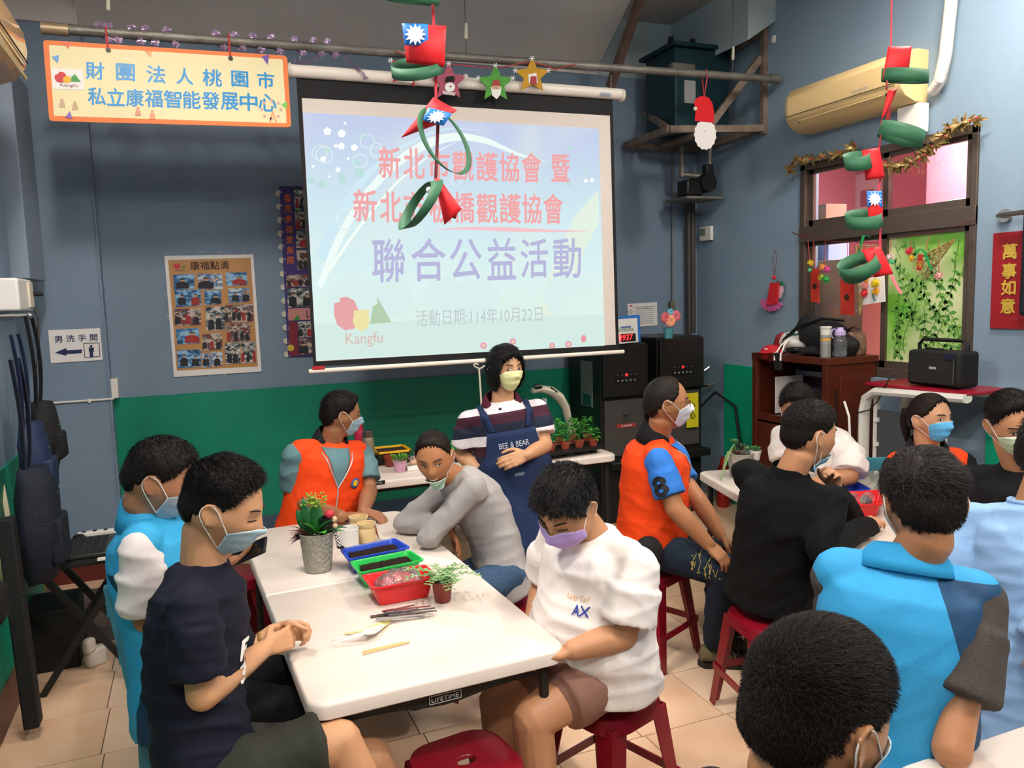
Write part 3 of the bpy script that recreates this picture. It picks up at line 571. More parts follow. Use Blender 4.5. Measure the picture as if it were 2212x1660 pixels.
def curve_band(pts, w0, w1, n=24):
    pts = np.array(pts, float); k = len(pts); ts = np.linspace(0, k-1, n); out = []
    P = np.stack([np.interp(ts, range(k), pts[:, i]) for i in (0, 1)], 1)
    for _ in range(3): P[1:-1] = (P[:-2]+2*P[1:-1]+P[2:])/4
    T = np.gradient(P, axis=0); T /= np.linalg.norm(T, axis=1)[:, None]; Nn = np.stack([-T[:, 1], T[:, 0]], 1); w_ = np.interp(np.linspace(0, 1, n), [0, .5, 1], [w0, w1, .5])
    return [tuple(p) for p in P+Nn*w_[:, None]/2] + [tuple(p) for p in (P-Nn*w_[:, None]/2)[::-1]]
sm(curve_band([(690, 620), (735, 500), (810, 390), (900, 315), (985, 290), (1060, 305), (1115, 335), (1180, 350)], 14, 20), 'light_swoosh', 'eefcf8', .003)
sm(curve_band([(692, 560), (730, 460), (800, 365), (880, 310), (960, 275), (1040, 282)], 26, 10), 'light_swoosh', 'cfeaf4', .0026)
sm(curve_band([(700, 600), (760, 510), (850, 400), (920, 340), (1000, 300)], 7, 5), 'light_swoosh', 'f4fff6', .0032)
sm([(1160, 700), (1178, 620), (1205, 540), (1240, 470), (1292, 410), (1294, 480), (1262, 540), (1240, 620), (1222, 700)], 'faint_rainbow', 'e2f1e2', .0026)
for cx, cy, r_ in ((760, 650, 55), (840, 640, 50), (700, 690, 45), (1230, 640, 55), (1270, 680, 60), (1180, 660, 38), (960, 640, 45), (1030, 650, 50), (1110, 670, 42), (905, 690, 40), (690, 720, 40)):
    sm([(max(min(a_, 1292 if b_ < 600 else 1300), 662+(b_-243)*.052), b_) for a_, b_ in blob(cx, cy, r_, r_*.92, 28)], 'printed_cloud', ('d9efec' if cy < 660 else 'dcf1e8'), .0022+r_*1e-5)
sm([(680, 700), (1304, 680), (1306, 746), (683, 778)], 'cloud_base', 'd3ebe4', .0031)
rg = MB()
for cx, cy, r_ in ((690, 330, 17), (700, 335, 19), (778, 348, 16), (793, 305, 16), (812, 323, 14), (900, 505, 15), (750, 475, 24), (985, 390, 12), (1150, 355, 10), (812, 330, 13)):
    for q in range(20):
        a0, a1 = q*.314, (q+1)*.314+.02; wallpoly(rg, [(cx+math.cos(a0)*r_, cy+math.sin(a0)*r_), (cx+math.cos(a1)*r_, cy+math.sin(a1)*r_), (cx+math.cos(a1)*r_*.88, cy+math.sin(a1)*r_*.88), (cx+math.cos(a0)*r_*.88, cy+math.sin(a0)*r_*.88)], Yf, .0005, .0036)
rg.build('soap_bubbles', emi('slide_e9f8fa', 'e9f8fa'), SLIDE, kind='stuff')
dots = MB()
for cx, cy, r_ in ((780, 297, 7), (768, 352, 9), (775, 375, 11), (738, 384, 9), (740, 390, 7), (672, 390, 8), (695, 398, 9), (705, 324, 8), (1262, 368, 5), (1228, 398, 6), (1232, 320, 5)): wallpoly(dots, blob(cx, cy, r_, r_, 14), Yf, .0005, .0034)
dots.build('soft_dots', emi('slide_c3e7e6', 'c3e7e6'), SLIDE, kind='stuff')
fl_ = MB()
for cx, cy, r_ in ((707, 284, 8), (738, 289, 8), (737, 316, 7), (765, 319, 7), (698, 344, 6), (730, 367, 5), (1278, 390, 4), (1305-40, 391, 4)):
    for q in range(5): a_ = q*1.2566-1.57; wallpoly(fl_, blob(cx+math.cos(a_)*r_*.6, cy+math.sin(a_)*r_*.6, r_*.5, r_*.5, 8), Yf, .0005, .004)
for cx, cy, r_ in ((725, 316, 4), (752, 343, 3), (676, 360, 3), (745, 267, 3), (711, 382, 2.5)): wallpoly(fl_, blob(cx, cy, r_, r_, 8), Yf, .0005, .004)
fl_.build('white_blossoms', emi('slide_ffffff', 'ffffff', .75), SLIDE, kind='stuff')
YT = Yf-.0052; SR = emi('slide_red', 'f3a9aa', .66); SV = emi('slide_violet', 'b9b9de', .66); SG = emi('slide_grey', 'c2cbd0', .66)
for ch, x0, x1, yb, h in [('新', 818, 866, 386, 70), ('北', 872, 918, 387, 68), ('市', 925, 972, 389, 66), ('觀', 977, 1024, 391, 65), ('護', 1029, 1076, 392, 64), ('協', 1079, 1122, 393, 64), ('會', 1127, 1170, 395, 66), ('暨', 1191, 1231, 393, 60),
                          ('新', 763, 815, 480, 72), ('北', 821, 868, 481, 68), ('市', 872, 916, 481, 68), ('板', 928, 976, 482, 68), ('橋', 978, 1026, 482, 68), ('觀', 1029, 1076, 483, 66), ('護', 1079, 1126, 483, 66), ('協', 1128, 1170, 483, 65), ('會', 1174, 1217, 484, 66)]:
    text(ch, 'lettering', SR, SLIDE, PY(x0, yb, YT), PY(x1, yb+.5, YT), PY(x0-1, yb-h, YT)-PY(x0, yb, YT), (0, 0, 0), bold=.018)
for ch, x0, x1, yb, h in [('聯', 804, 876, 612, 96), ('合', 889, 963, 609, 94), ('公', 972, 1041, 606, 90), ('益', 1053, 1115, 606, 92), ('活', 1125, 1184, 602, 86), ('動', 1195, 1256, 603, 88)]:
    text(ch, 'lettering', SV, SLIDE, PY(x0, yb, YT), PY(x1, yb-2, YT), PY(x0-1, yb-h, YT)-PY(x0, yb, YT), (0, 0, 0), bold=.012)
text('活動日期:114年10月22日', 'lettering', SG, SLIDE, PY(899, 706, YT), PY(1172, 695, YT), PY(898, 670, YT)-PY(899, 706, YT), (0, 0, 0))
sm(curve_band([(938, 497), (1000, 493), (1100, 496), (1200, 500), (1274, 499)], 1, 10), 'pink_brush_stroke', 'f4c4cc', .0048)
sm([(722, 655), (735, 652), (733, 644), (748, 641), (765, 650), (774, 670), (775, 695), (765, 710), (745, 714), (728, 702), (721, 680)], 'logo_red', 'e6a4a8', .0048)
sm(blob(780, 692, 18, 23, 20), 'logo_yellow', 'eee3a4', .0054); sm(blob(768, 675, 5, 5, 8), 'logo_yellow', 'eee3a4', .0054); sm(blob(793, 673, 5, 5, 8), 'logo_yellow', 'eee3a4', .0054)
sm([(799, 700), (805, 662), (815, 656), (814, 641), (846, 697)], 'logo_green', 'b3cfb0', .0058)
text('Kangfu', 'lettering', emi('slide_e3c4b6', 'e3c4b6', .6), SLIDE, PY(747, 752, YT-.001), PY(827, 748, YT-.001), PY(746, 720, YT-.001)-PY(747, 752, YT-.001), (0, 0, 0))
pf = MB(); pc = MB()
for cx, cy, r_ in ((1044, 747, 8), (1107, 738, 8), (1192, 747, 7), (1227, 744, 8)):
    for q in range(9): a_ = q*.698; wallpoly(pf, blob(cx+math.cos(a_)*r_*.65, cy+math.sin(a_)*r_*.65, r_*.32, r_*.32, 6), Yf, .0005, .0045)
    wallpoly(pc, blob(cx, cy, 2.5, 2.5, 8), Yf, .0005, .0052)
pf.build('pink_daisies', emi('slide_f0a5b8', 'f0a5b8'), SLIDE, kind='stuff'); pc.build('daisy_centres', emi('slide_efe39a', 'efe39a'), SLIDE, kind='stuff')
sm(blob(1260, 732, 6, 8, 12), 'pink_bud', 'e79aa0', .0046)
MB().cyl(PY(667, 803, Yq), PY(1347, 760, Yq), .014, n=14).build('bottom_bar', mat('roller_white', 'efe3d6', .4), t, smooth=True)
MB().box(PY(688, 795, Yq-.01), (.07, .012, .02)).build('red_tag', mat('red_tag', 'b51f1f', .5), t)
for px in (650, 1320): p = PY(px, 160 if px < 700 else 196, Yq); MB().tube([p, p+Vector((0, 0, .1))], .004, n=6).build('hanging_hook', GALV, t)

# ---- stars on the pole -----------------------------------------------------------
def star(cx, cy, r_, col, face, label, rot=0.0):
    Y = 4.74; t = thing('star_ornament', label, 'ornament', PY(cx, cy, Y), group='Christmas stars strung along the pipe')
    pts = [(cx+math.sin(q*math.pi/5+rot)*r_*(1 if q % 2 == 0 else .47), cy-math.cos(q*math.pi/5+rot)*r_*(1 if q % 2 == 0 else .47)) for q in range(10)]
    wallpoly(MB(), pts, Y, .006).build('felt_star', mat('star_'+col, col, .35, bump=(200, .4)), t)
    fl = MB()
    for q in (0, 2, 8):
        for k in range(3): a_ = k*math.pi/3; x_, y_ = pts[q][0]*.94+cx*.06, pts[q][1]*.94+cy*.06; fl.cyl(PY(x_+math.cos(a_)*6, y_+math.sin(a_)*6, Y-.008), PY(x_-math.cos(a_)*6, y_-math.sin(a_)*6, Y-.008), .0028, n=5)
    fl.build('snowflake', mat('snow_white', 'ece6e6', .5), t)
    if face == 'snowman':
        wallpoly(MB(), blob(cx+2, cy+12, 11, 10), Y, .002, .008).build('snowman_face', WHITE, t); wallpoly(MB(), [(cx-9, cy+2), (cx+12, cy-1), (cx+10, cy-12), (cx-6, cy-10)], Y, .002, .01).build('top_hat', BLACKM, t)
        wallpoly(MB(), [(cx-14, cy+20), (cx+14, cy+24), (cx+12, cy+31), (cx-14, cy+27)], Y, .002, .01).build('scarf', mat('scarf', 'c9b7b7', .7), t); wallpoly(MB(), blob(cx+3, cy+11, 2, 2, 8), Y, .001, .012).build('nose', REDP, t)
    elif face == 'santa':
        wallpoly(MB(), [(cx-11, cy+8), (cx+12, cy+8), (cx+10, cy+24), (cx+2, cy+34), (cx-8, cy+26)], Y, .002, .008).build('beard', WHITE, t); wallpoly(MB(), [(cx-10, cy+4), (cx+10, cy+4), (cx+6, cy-8), (cx-4, cy-7)], Y, .002, .009).build('red_hat', REDP, t)
        wallpoly(MB(), [(cx-9, cy+5), (cx+10, cy+5), (cx+9, cy+13), (cx-8, cy+13)], Y, .002, .01).build('face', mat('print_skin', 'c99a7c', .6), t)
    else:
        wallpoly(MB(), [(cx-9, cy-2), (cx+8, cy-6), (cx+12, cy+16), (cx-8, cy+18)], Y, .002, .008).build('gift_figure', WHITE, t); wallpoly(MB(), [(cx-4, cy+2), (cx+8, cy+2), (cx+9, cy+20), (cx-6, cy+18)], Y, .002, .01).build('red_coat', REDP, t)
    return t
star(1149, 164, 40, 'c8951f', 'gift', 'gold felt star with a gift figure on the pipe string, rightmost star')
star(1070, 181, 42, '4f9a3a', 'santa', 'green felt star with a white bearded face below the pipe')
star(969, 177, 42, 'a84f62', 'snowman', 'dusty pink felt star with a snowman in top hat')
star(878, 150, 42, '9c1f2b', 'snowman', 'dark red felt star half hidden behind the green paper loop', .2)
simple(MB().tube([pole_at(850)-Vector((0, .03, 0)), PY(880, 120, 4.75), PY(968, 138, 4.75), PY(1070, 148, 4.75), PY(1149, 132, 4.75), PY(1200, 150, 4.76), pole_at(1240)-Vector((0, .03, 0))], .003, n=6), 'red_string', mat('red_string', 'c03a3a', .6), 'thin red string the felt stars hang from', 'string')
# Santa face ornament
t = thing('paper_santa', 'red hat and white scalloped beard paper ornament hanging from the pipe', 'ornament', (3.45, 4.77, 2.8))
Y = 4.77
wallpoly(MB(), [(1500, 262), (1502, 232), (1498, 225), (1503, 215), (1510, 209), (1520, 208), (1530, 212), (1538, 225), (1541, 245), (1540, 265)], Y, .005, .003).build('felt_hat', mat('felt_red', 'd3161f', .8), t)
n_ = 30; wallpoly(MB(), [(1523+math.cos(q*2*math.pi/n_)*(24.5 if q % 2 else 22.5), 291+math.sin(q*2*math.pi/n_)*(34 if q % 2 else 31.5)) for q in range(n_)], Y, .003).build('scalloped_beard', WHITE, t)
MB().ball(PY(1502, 235, Y-.01), .014).build('pompom', mat('cream_wool', 'f1e4cf', .9), t, smooth=True)
wallpoly(MB(), [(1497, 222), (1503, 213), (1512, 211), (1508, 222), (1499, 230)], Y, .004, .009).build('hat_curl', mat('felt_red', 'd3161f', .8), t)
MB().cyl(PY(1523, 284, Y-.003), PY(1523, 284, Y-.008), .003).build('pin', DGREY, t)
pp = pole_at(1522); MB().tube([PY(1521, 210, Y), pp+Vector((0, -.03, -.03)), pp+Vector((0, -.02, .03)), pp+Vector((0, .03, 0)), PY(1521, 210, Y)], .004, n=6).build('string', mat('red_string', 'c03a3a', .6), t)
# clock-like square panel high on the rear wall
simple(MB().box((1.05, 5.88, 3.36), (.3, .03, .22)), 'wall_panel', mat('orange_panel', 'a04b2c', .5), 'small orange brown panel on the rear wall behind the pipe', 'panel', bevel=.004)

# ---- transformer on bracket, pipes, diagonal beam ------------------------------------------------
IRON = mat('rusty_angle_iron', '8f7f70', .6, .2, var=('6b5748', 12, .2))
DTEAL = mat('dark_teal_metal', '12343c', .45, .2)
t = thing('transformer', 'large dark teal metal transformer tank on a bracket in the rear corner', 'transformer', (3.75, 5.55, 3.04))
MB().box((3.78, 5.5, 3.36), (.5, .42, .6)).build('tank', DTEAL, t, bevel=.012); MB().box((3.78, 5.5, 3.675), (.58, .5, .03)).build('lid', DTEAL, t, bevel=.006)
for dx in (-.2, 0, .2): MB().cyl((3.78+dx, 5.42, 3.69), (3.78+dx, 5.42, 3.77), .03, .02).build('terminal', BLACK, t)
MB().box((3.66, 5.286, 3.33), (.1, .01, .17)).build('rating_plate', mat('plate_grey', 'a3a6a2', .4), t); MB().box((3.58, 5.27, 3.5), (.2, .05, .05)).build('handle', GALV, t)
t = thing('steel_bracket', 'rusty angle iron bracket frame carrying the transformer', 'bracket', (3.75, 5.5, 2.98)); z0 = 3.02; Bk = []
c4 = [(3.42, 5.2), (4.12, 5.0), (4.12, 5.85), (3.42, 5.85)]
for a_, b_ in ((0, 1), (1, 2), (2, 3), (3, 0)): MB().bar((*c4[a_], z0), (*c4[b_], z0), .05, .05).build('rail', IRON, t)
MB().bar((3.75, 5.1, z0), (3.75, 5.85, z0), .05, .04).build('rail', IRON, t)
MB().bar((4.13, 5.0, 2.98), (4.13, 5.0, 3.75), .04, .04).build('upright', IRON, t); MB().bar((3.7, 5.12, z0), (4.12, 5.03, 3.55), .05, .05).build('brace', IRON, t); MB().bar((3.42, 5.2, z0), (3.6, 5.85, 3.3), .04, .04).build('brace', IRON, t)
MB().bar((4.13, 5.0, 3.75), (4.0, 5.85, 3.6), .05, .06).build('rail', IRON, t)
t = thing('rusty_beam', 'brown steel beam slanting down from the ceiling behind the pipe', 'beam', (3.0, 5.3, 3.1)); MB().bar(PY(1385, -8, 5.15), PY(1318, 188, 5.5), .06, .05).build('bar', mat('rusty_brown', '6f564a', .7, var=('58433a', 10, .2)), t)
t = thing('pump_unit', 'small black pump on a shelf plate below the transformer', 'pump', (3.85, 5.75, 2.3))
MB().box((3.92, 5.6, 2.56), (.36, .3, .02)).build('shelf_plate', GALV, t); MB().box((3.84, 5.55, 2.64), (.16, .15, .13)).build('motor', BLACK, t, bevel=.02); MB().cyl((3.96, 5.45, 2.68), (3.96, 5.66, 2.68), .075, n=18).build('housing', BLACK, t, smooth=True); MB().box((3.98, 5.5, 2.79), (.07, .07, .08)).build('terminal_box', BLACK, t, bevel=.01)
MB().cyl((3.8, 5.6, 2.74), (3.8, 5.6, 2.98), .024).build('pipe', GALV, t, smooth=True); MB().cyl((3.8, 5.6, 2.76), (3.95, 5.55, 2.74), .024).build('pipe', GALV, t, smooth=True); MB().cyl((4.0, 5.5, 2.8), (4.0, 5.5, 2.98), .022).build('pipe', GALV, t, smooth=True)
DPIPE = mat('dark_pipe', '4b4640', .5, .3)
for k, (px) in enumerate((1491, 1500)):
    a_ = PY(px-1, 400, 5.8); simple(MB().cyl((a_.x, 5.82, 1.44 if k else 1.1), (a_.x, 5.82, 2.6), .022, n=12), 'riser_pipe', DPIPE, ('dark riser pipe beside the corner, nearer the screen', 'dark riser pipe beside the corner, nearer the window')[k], 'pipe', smooth=True)
t = thing('pull_cord', 'thin grey conduit dropping from the bracket to a small socket box', 'conduit', (3.78, 5.88, 1.8)); MB().cyl(PY(1453, 330, 5.88), PY(1452, 655, 5.88), .007).build('conduit_tube', GALV, t); MB().box(PY(1452, 664, 5.87), (.05, .03, .1)).build('socket_box', mat('old_box', '6e6455', .6), t, bevel=.003)
t = thing('thermostat', 'small white thermostat with grey display on the blue wall', 'thermostat', (4.13, 5.75, 2.24)); a_ = PX(1526, 505, 4.13); MB().box(a_, (.03, .16, .12)).build('body', WHITEP, t, bevel=.006); MB().box(a_+Vector((-.017, .03, .015)), (.004, .07, .06)).build('display', mat('lcd', '7d8a7c', .2), t)
simple(MB().tube([PX(1715, 505, 4.13), PX(1712, 502, 4.12), PX(1745, 515, 4.11)], .003, n=5), 'red_hook_string', mat('dark_red_string', '6b1a22', .7), 'dark red string end pinned left of the window', 'string')
simple(MB().box(PX(1671, 85, 4.14), (.02, .03, .05)), 'wall_clip', WHITEP, 'tiny white clip high on the blue right wall', 'clip', bevel=.003)

# ---- water dispensers ------------------------------------------------------------
def dispenser(x0, x1, ztop, label, red, front=5.32):
    t = thing('water_dispenser', label, 'water dispenser', ((x0+x1)/2, front+.28, 0), group='tall black water dispensers against the rear wall'); cx = (x0+x1)/2; w_ = x1-x0; D = MATS['dispenser_black'] if 'dispenser_black' in MATS else mat('dispenser_black', '23211f', .35, .2)
    MB().box((cx, front+.28, ztop/2), (w_, .54, ztop)).build('body', D, t, bevel=.012)
    MB().box((cx, front-.01, ztop-.21), (w_-.01, .05, .4)).build('head_panel', D, t, bevel=.01)
    MB().box((cx, front+.005, ztop-.66), (w_-.06, .01, .44)).build('alcove', mat('dispenser_grey', '4a4644', .4), t)
    MB().box((cx, front-.06, ztop-.93), (w_-.03, .16, .06)).build('drip_tray', BLACK, t, bevel=.01)
    MB().cyl((cx, front, ztop-.55), (cx, front-.07, ztop-.55), .014).build('tap', STEEL, t, smooth=True)
    cp = MB().box((cx, front-.037, ztop-.26), (.2, .006, .085)).build('control_panel', BLACK, t, bevel=.002)
    bt = MB()
    for k in range(5): bt.box((cx-.075+k*.037, front-.041, ztop-.285), (.016, .002, .012)); bt.box((cx-.08+k*.04, front-.041, ztop-.24), (.012, .002, .005))
    bt.build('buttons', mat('button_grey', '8b8b8b', .5), cp); text('88' if red else '37', 'red_digits', mat('led_red', 'ff2020', .5, emit=('ff2a2a', 3)), cp, (cx-.012, front-.043, ztop-.252), (cx+.012, front-.043, ztop-.252), (0, 0, .02), (0, 0, 0), bold=.01)
    return t
d1 = dispenser(2.86, 3.27, 1.42, 'black water dispenser nearest the projector screen with a warning label', 1)
wl = MB().box((3.08, 5.322, .74), (.17, .003, .1)).build('warning_label', mat('label_pinkish', 'a98f8c', .5), d1); MB().box((3.08, 5.319, .775), (.17, .003, .03)).build('label_header', REDP, d1)
text('注意高溫', 'lettering', WHITE, d1, (3.03, 5.316, .768), (3.13, 5.316, .768), (0, 0, .015), (0, 0, 0))
MB().box((2.858, 5.55, 1.1), (.003, .2, .36)).build('side_notice', mat('notice_grey', '8c9794', .5), d1)
MB().box((2.857, 5.55, .97), (.003, .14, .09)).build('side_notice_print', mat('notice_teal', '1e6a60', .5), d1)
d2 = dispenser(3.37, 3.79, 1.45, 'black water dispenser in the corner with a flower pot on top', 0)
MB().box((3.68, 5.30, .85), (.11, .01, .28)).build('yellow_sticker', mat('yellow_label', 'cfc31f', .5), d2)
for i, ch in enumerate('小心'): text(ch, 'lettering', BLACK, d2, (3.655, 5.292, .86-i*.08), (3.705, 5.292, .86-i*.08), (0, 0, .06), (0, 0, 0), bold=.02)
# display on the dispenser 1
t = thing('led_display', 'blue and white counter display board with red digits on the dispenser', 'display', (3.04, 5.3, 1.42)); Y = 5.28
wallpoly(MB(), [(1330, 684), (1378, 680), (1380, 738), (1332, 743)], Y, .03).build('blue_case', mat('case_blue', '2b74c4', .4), t, bevel=.004)
wallpoly(MB(), [(1330, 690), (1372, 687), (1374, 739), (1333, 743)], Y, .002, .03).build('white_front', WHITE, t)
wallpoly(MB(), [(1336, 722), (1368, 720), (1369, 737), (1337, 739)], Y, .002, .032).build('digit_window', BLACK, t)
text('2937', 'red_digits', mat('led_red', 'ff2020', .5, emit=('ff2a2a', 3)), t, PY(1337, 737, Y-.036), PY(1366, 735, Y-.036), PY(1338, 724, Y-.036)-PY(1337, 737, Y-.036), (0, 0, 0), bold=.01)
text('減少拋棄型塑膠瓶', 'lettering', mat('green_print', '3e9a4f', .6), t, PY(1335, 718, Y-.034), PY(1369, 715, Y-.034), PY(1335, 711, Y-.034)-PY(1335, 718, Y-.034), (0, 0, 0))
wallpoly(MB(), [(1336, 706), (1358, 704), (1358, 708), (1336, 710)], Y, .001, .032).build('blue_line_print', mat('blue_print', '5b6fb0', .6), t)
t = thing('flower_pot', 'small teal pot of pink and peach artificial flowers on the corner dispenser', 'flower pot', (3.45, 5.4, 1.45)); c0 = PZ(1444, 731, 1.45); cc = Vector((c0.x, min(c0.y, 5.6), 1.45))
MB().lathe([(.03, 0), (.04, .075), (.042, .08), (.036, .08), (.03, .07), (.001, .06)], cc).build('pot', mat('teal_pot', '4d8e98', .5), t, smooth=True)
for k, (dx, dz, r_, c) in enumerate(((-.045, .16, .045, 'c9616a'), (.0, .135, .05, 'f0a27c'), (.05, .17, .045, 'd5707b'), (-.0, .2, .03, '6bb3c9'), (.02, .16, .03, 'e58b7a'))):
    fb = MB()
    for q in range(7): a_ = q*.9+k; fb.ell(cc+Vector((dx+math.cos(a_)*r_*.5, -.03, dz+math.sin(a_)*r_*.5)), ((r_*.5, 0, 0), (0, r_*.3, 0), (0, 0, r_*.5)), 8, 5)
    fb.build('blossom', mat('bloss_'+c, c, .7), t, smooth=True)
# coat hook pipes at corner
simple(MB().tube([PX(1532, 793, 4.1), PX(1522, 800, 4.06), PX(1512, 820, 4.05), PX(1514, 835, 4.05), PX(1530, 833, 4.06), PX(1543, 828, 4.1)], .013, n=8), 'steel_hose', STEEL, 'curved steel hose on the wall right of the corner dispenser', 'hose', smooth=True)
simple(MB().tube([(3.9, 5.5, .02), (3.88, 5.52, .4), (3.95, 5.6, .8), (4.05, 5.5, .95), (4.1, 5.3, .85), (4.08, 5.2, .5), (4.05, 5.15, .3)], .012, n=8), 'black_hose', BLACK, 'black hose loop on the floor beside the corner dispenser', 'hose', smooth=True)
simple(MB().lathe([(.05, 0), (.055, .02), (.055, .3), (.03, .36), (.02, .42), (.001, .42)], (4.02, 5.35, 0)), 'fire_extinguisher', mat('ext_red', '8e1712', .35), 'red fire extinguisher in the dark corner behind the hose', 'fire extinguisher', smooth=True)

# ================================================================== TABLES, STOOLS, CHAIRS
def round_rect(cx, cy, w_, l_, r, n=6):
    out = []
    for sx, sy, a0 in ((1, 1, 0), (-1, 1, 90), (-1, -1, 180), (1, -1, 270)):
        for k in range(n+1): a_ = R_(a0+90*k/n); out.append((cx+sx*(w_/2-r)+math.cos(a_)*r, cy+sy*(l_/2-r)+math.sin(a_)*r))
    return out
def half_top(mb, w_, y0, y1, z, th, r, near_round, far_round, n=6):
    pts = []
    for sx, yy, sy, rnd, a0 in ((1, y1, -1, far_round, 0), (-1, y1, -1, far_round, 90), (-1, y0, 1, near_round, 180), (1, y0, 1, near_round, 270)):
        rr_ = r if rnd else .002
        for k in range(n+1): a_ = R_(a0+90*k/n); pts.append((sx*(w_/2-rr_)+math.cos(a_)*rr_, yy+sy*rr_+math.sin(a_)*rr_))
    e = .010
    def ring(ins, zz): cx = sum(p[0] for p in pts)/len(pts); cy = (y0+y1)/2; return [Vector((p[0]*(1-ins/(w_/2)), cy+(p[1]-cy)*(1-ins/((y1-y0)/2)), zz)) for p in pts]
    mb.rings([ring(.006, z-th), ring(.0, z-th+.005), ring(0, z-e), ring(.003, z-e*.35), ring(.008, z)]); return mb
def folding_table(loc, rz, w_, l_, label, cap='LIFETIME', group=None):
    """length along local Y, origin at the centre on the floor"""
    t = thing('folding_table', label, 'table', loc, rz, group); M_ = ROOT[t.name]
    def b(mb, name, m, par=t, **k):
        mb.v = [M_ @ v for v in mb.v]; return mb.build(name, m, par, **k)
    z, th = .74, .048
    b(half_top(MB(), w_, -l_/2, -.0015, z, th, .055, True, False), 'table_top', TABLEW, smooth=True); b(half_top(MB(), w_, .0015, l_/2, z, th, .055, False, True), 'table_top', TABLEW, smooth=True)
    for sy in (-1, 1):
        y = sy*(l_/2-.05)
        ap = MB(); n = 12   # curved apron under the end
        top = [(-w_/2+.06+(w_-.12)*k/n, z-th+.004) for k in range(n+1)]
        bot = [(-w_/2+.06+(w_-.12)*k/n, z-th-.034-.022*math.exp(-((k-n/2)/2.2)**2)) for k in range(n+1)]
        ap.add([(x_, y-.012, zz) for x_, zz in top]+[(x_, y-.012, zz) for x_, zz in bot]+[(x_, y+.012, zz) for x_, zz in top]+[(x_, y+.012, zz) for x_, zz in bot],
               [f for k in range(n) for f in ((k, k+n+1, k+n+2, k+1), (k+2*n+2, k+2*n+3, k+3*n+4, k+3*n+3), (k+n+1, k+3*n+3, k+3*n+4, k+n+2))])
        b(ap, 'apron', DGREY)
        if cap and sy < 0:
            cp = b(MB().box((0, y-.014, z-th-.030), (.1, .005, .026)), 'cap_plate', BLACKM)
            M3 = M_.to_3x3(); text(cap, 'lettering', mat('lettering_white', 'cfc8c0', .5), cp, M_ @ Vector((-.042, y-.0178, z-th-.037)), M_ @ Vector((.042, y-.0178, z-th-.037)), (0, 0, .013), (0, 0, 0), bold=.01)
            eb = MB()
            for a_, c_ in (((-.048, -.042), (.048, -.042)), ((.048, -.042), (.048, -.018)), ((.048, -.018), (-.048, -.018)), ((-.048, -.018), (-.048, -.042))): eb.cyl((a_[0], y-.0175, z-th+a_[1]), (c_[0], y-.0175, z-th+c_[1]), .0012, n=5)
            b(eb, 'plate_border', mat('lettering_white', 'cfc8c0', .5), cp)
        for sx in (-1, 1): b(MB().cyl((sx*(w_/2-.065), y+.0, z-th), (sx*(w_/2-.055), y+sy*.005, .012), .0155, n=14).cyl((sx*(w_/2-.055), y+sy*.005, .0), (sx*(w_/2-.055), y+sy*.005, .03), .019, n=14), 'leg', DGREY, smooth=True)
        b(MB().cyl((-w_/2+.06, y, .2), (w_/2-.06, y, .2), .011, n=10), 'crossbar', DGREY, smooth=True)
        b(MB().cyl((0, y, z-th-.03), (0, sy*.14, z-th-.02), .010, n=10), 'brace', DGREY, smooth=True)
    for sx in (-1, 1): b(MB().box((sx*(w_/2-.06), 0, z-th-.012), (.025, l_-.2, .03)), 'side_rail', DGREY)
    return t
T1 = folding_table((0.560, 2.945, 0), R_(2.4), .775, 1.80, 'white folding table in front holding the planting trays and the silver plant pot')
T2 = folding_table((1.64, 4.86, 0), R_(90), .66, 1.83, 'white folding table below the projector screen holding seedlings and thermos', cap=None)
text('LIFETIME', 'lettering', mat('lettering_white', 'cfc8c0', .5), T2, PY(810, 1046, 4.525), PY(826, 1045, 4.525), (0, 0, .01), (0, 0, 0))
MB().box(PY(818, 1043.5, 4.53), (.075, .004, .022)).build('cap_plate', BLACKM, T2)
T3 = folding_table((2.87, 2.93, 0), R_(-14), .76, 1.72, 'white folding table on the right holding the red planting tray', cap=None)
T4 = folding_table((2.22, 0.835, 0), R_(90), .76, 1.75, 'white table cut off at the bottom right corner of the view', cap=None)

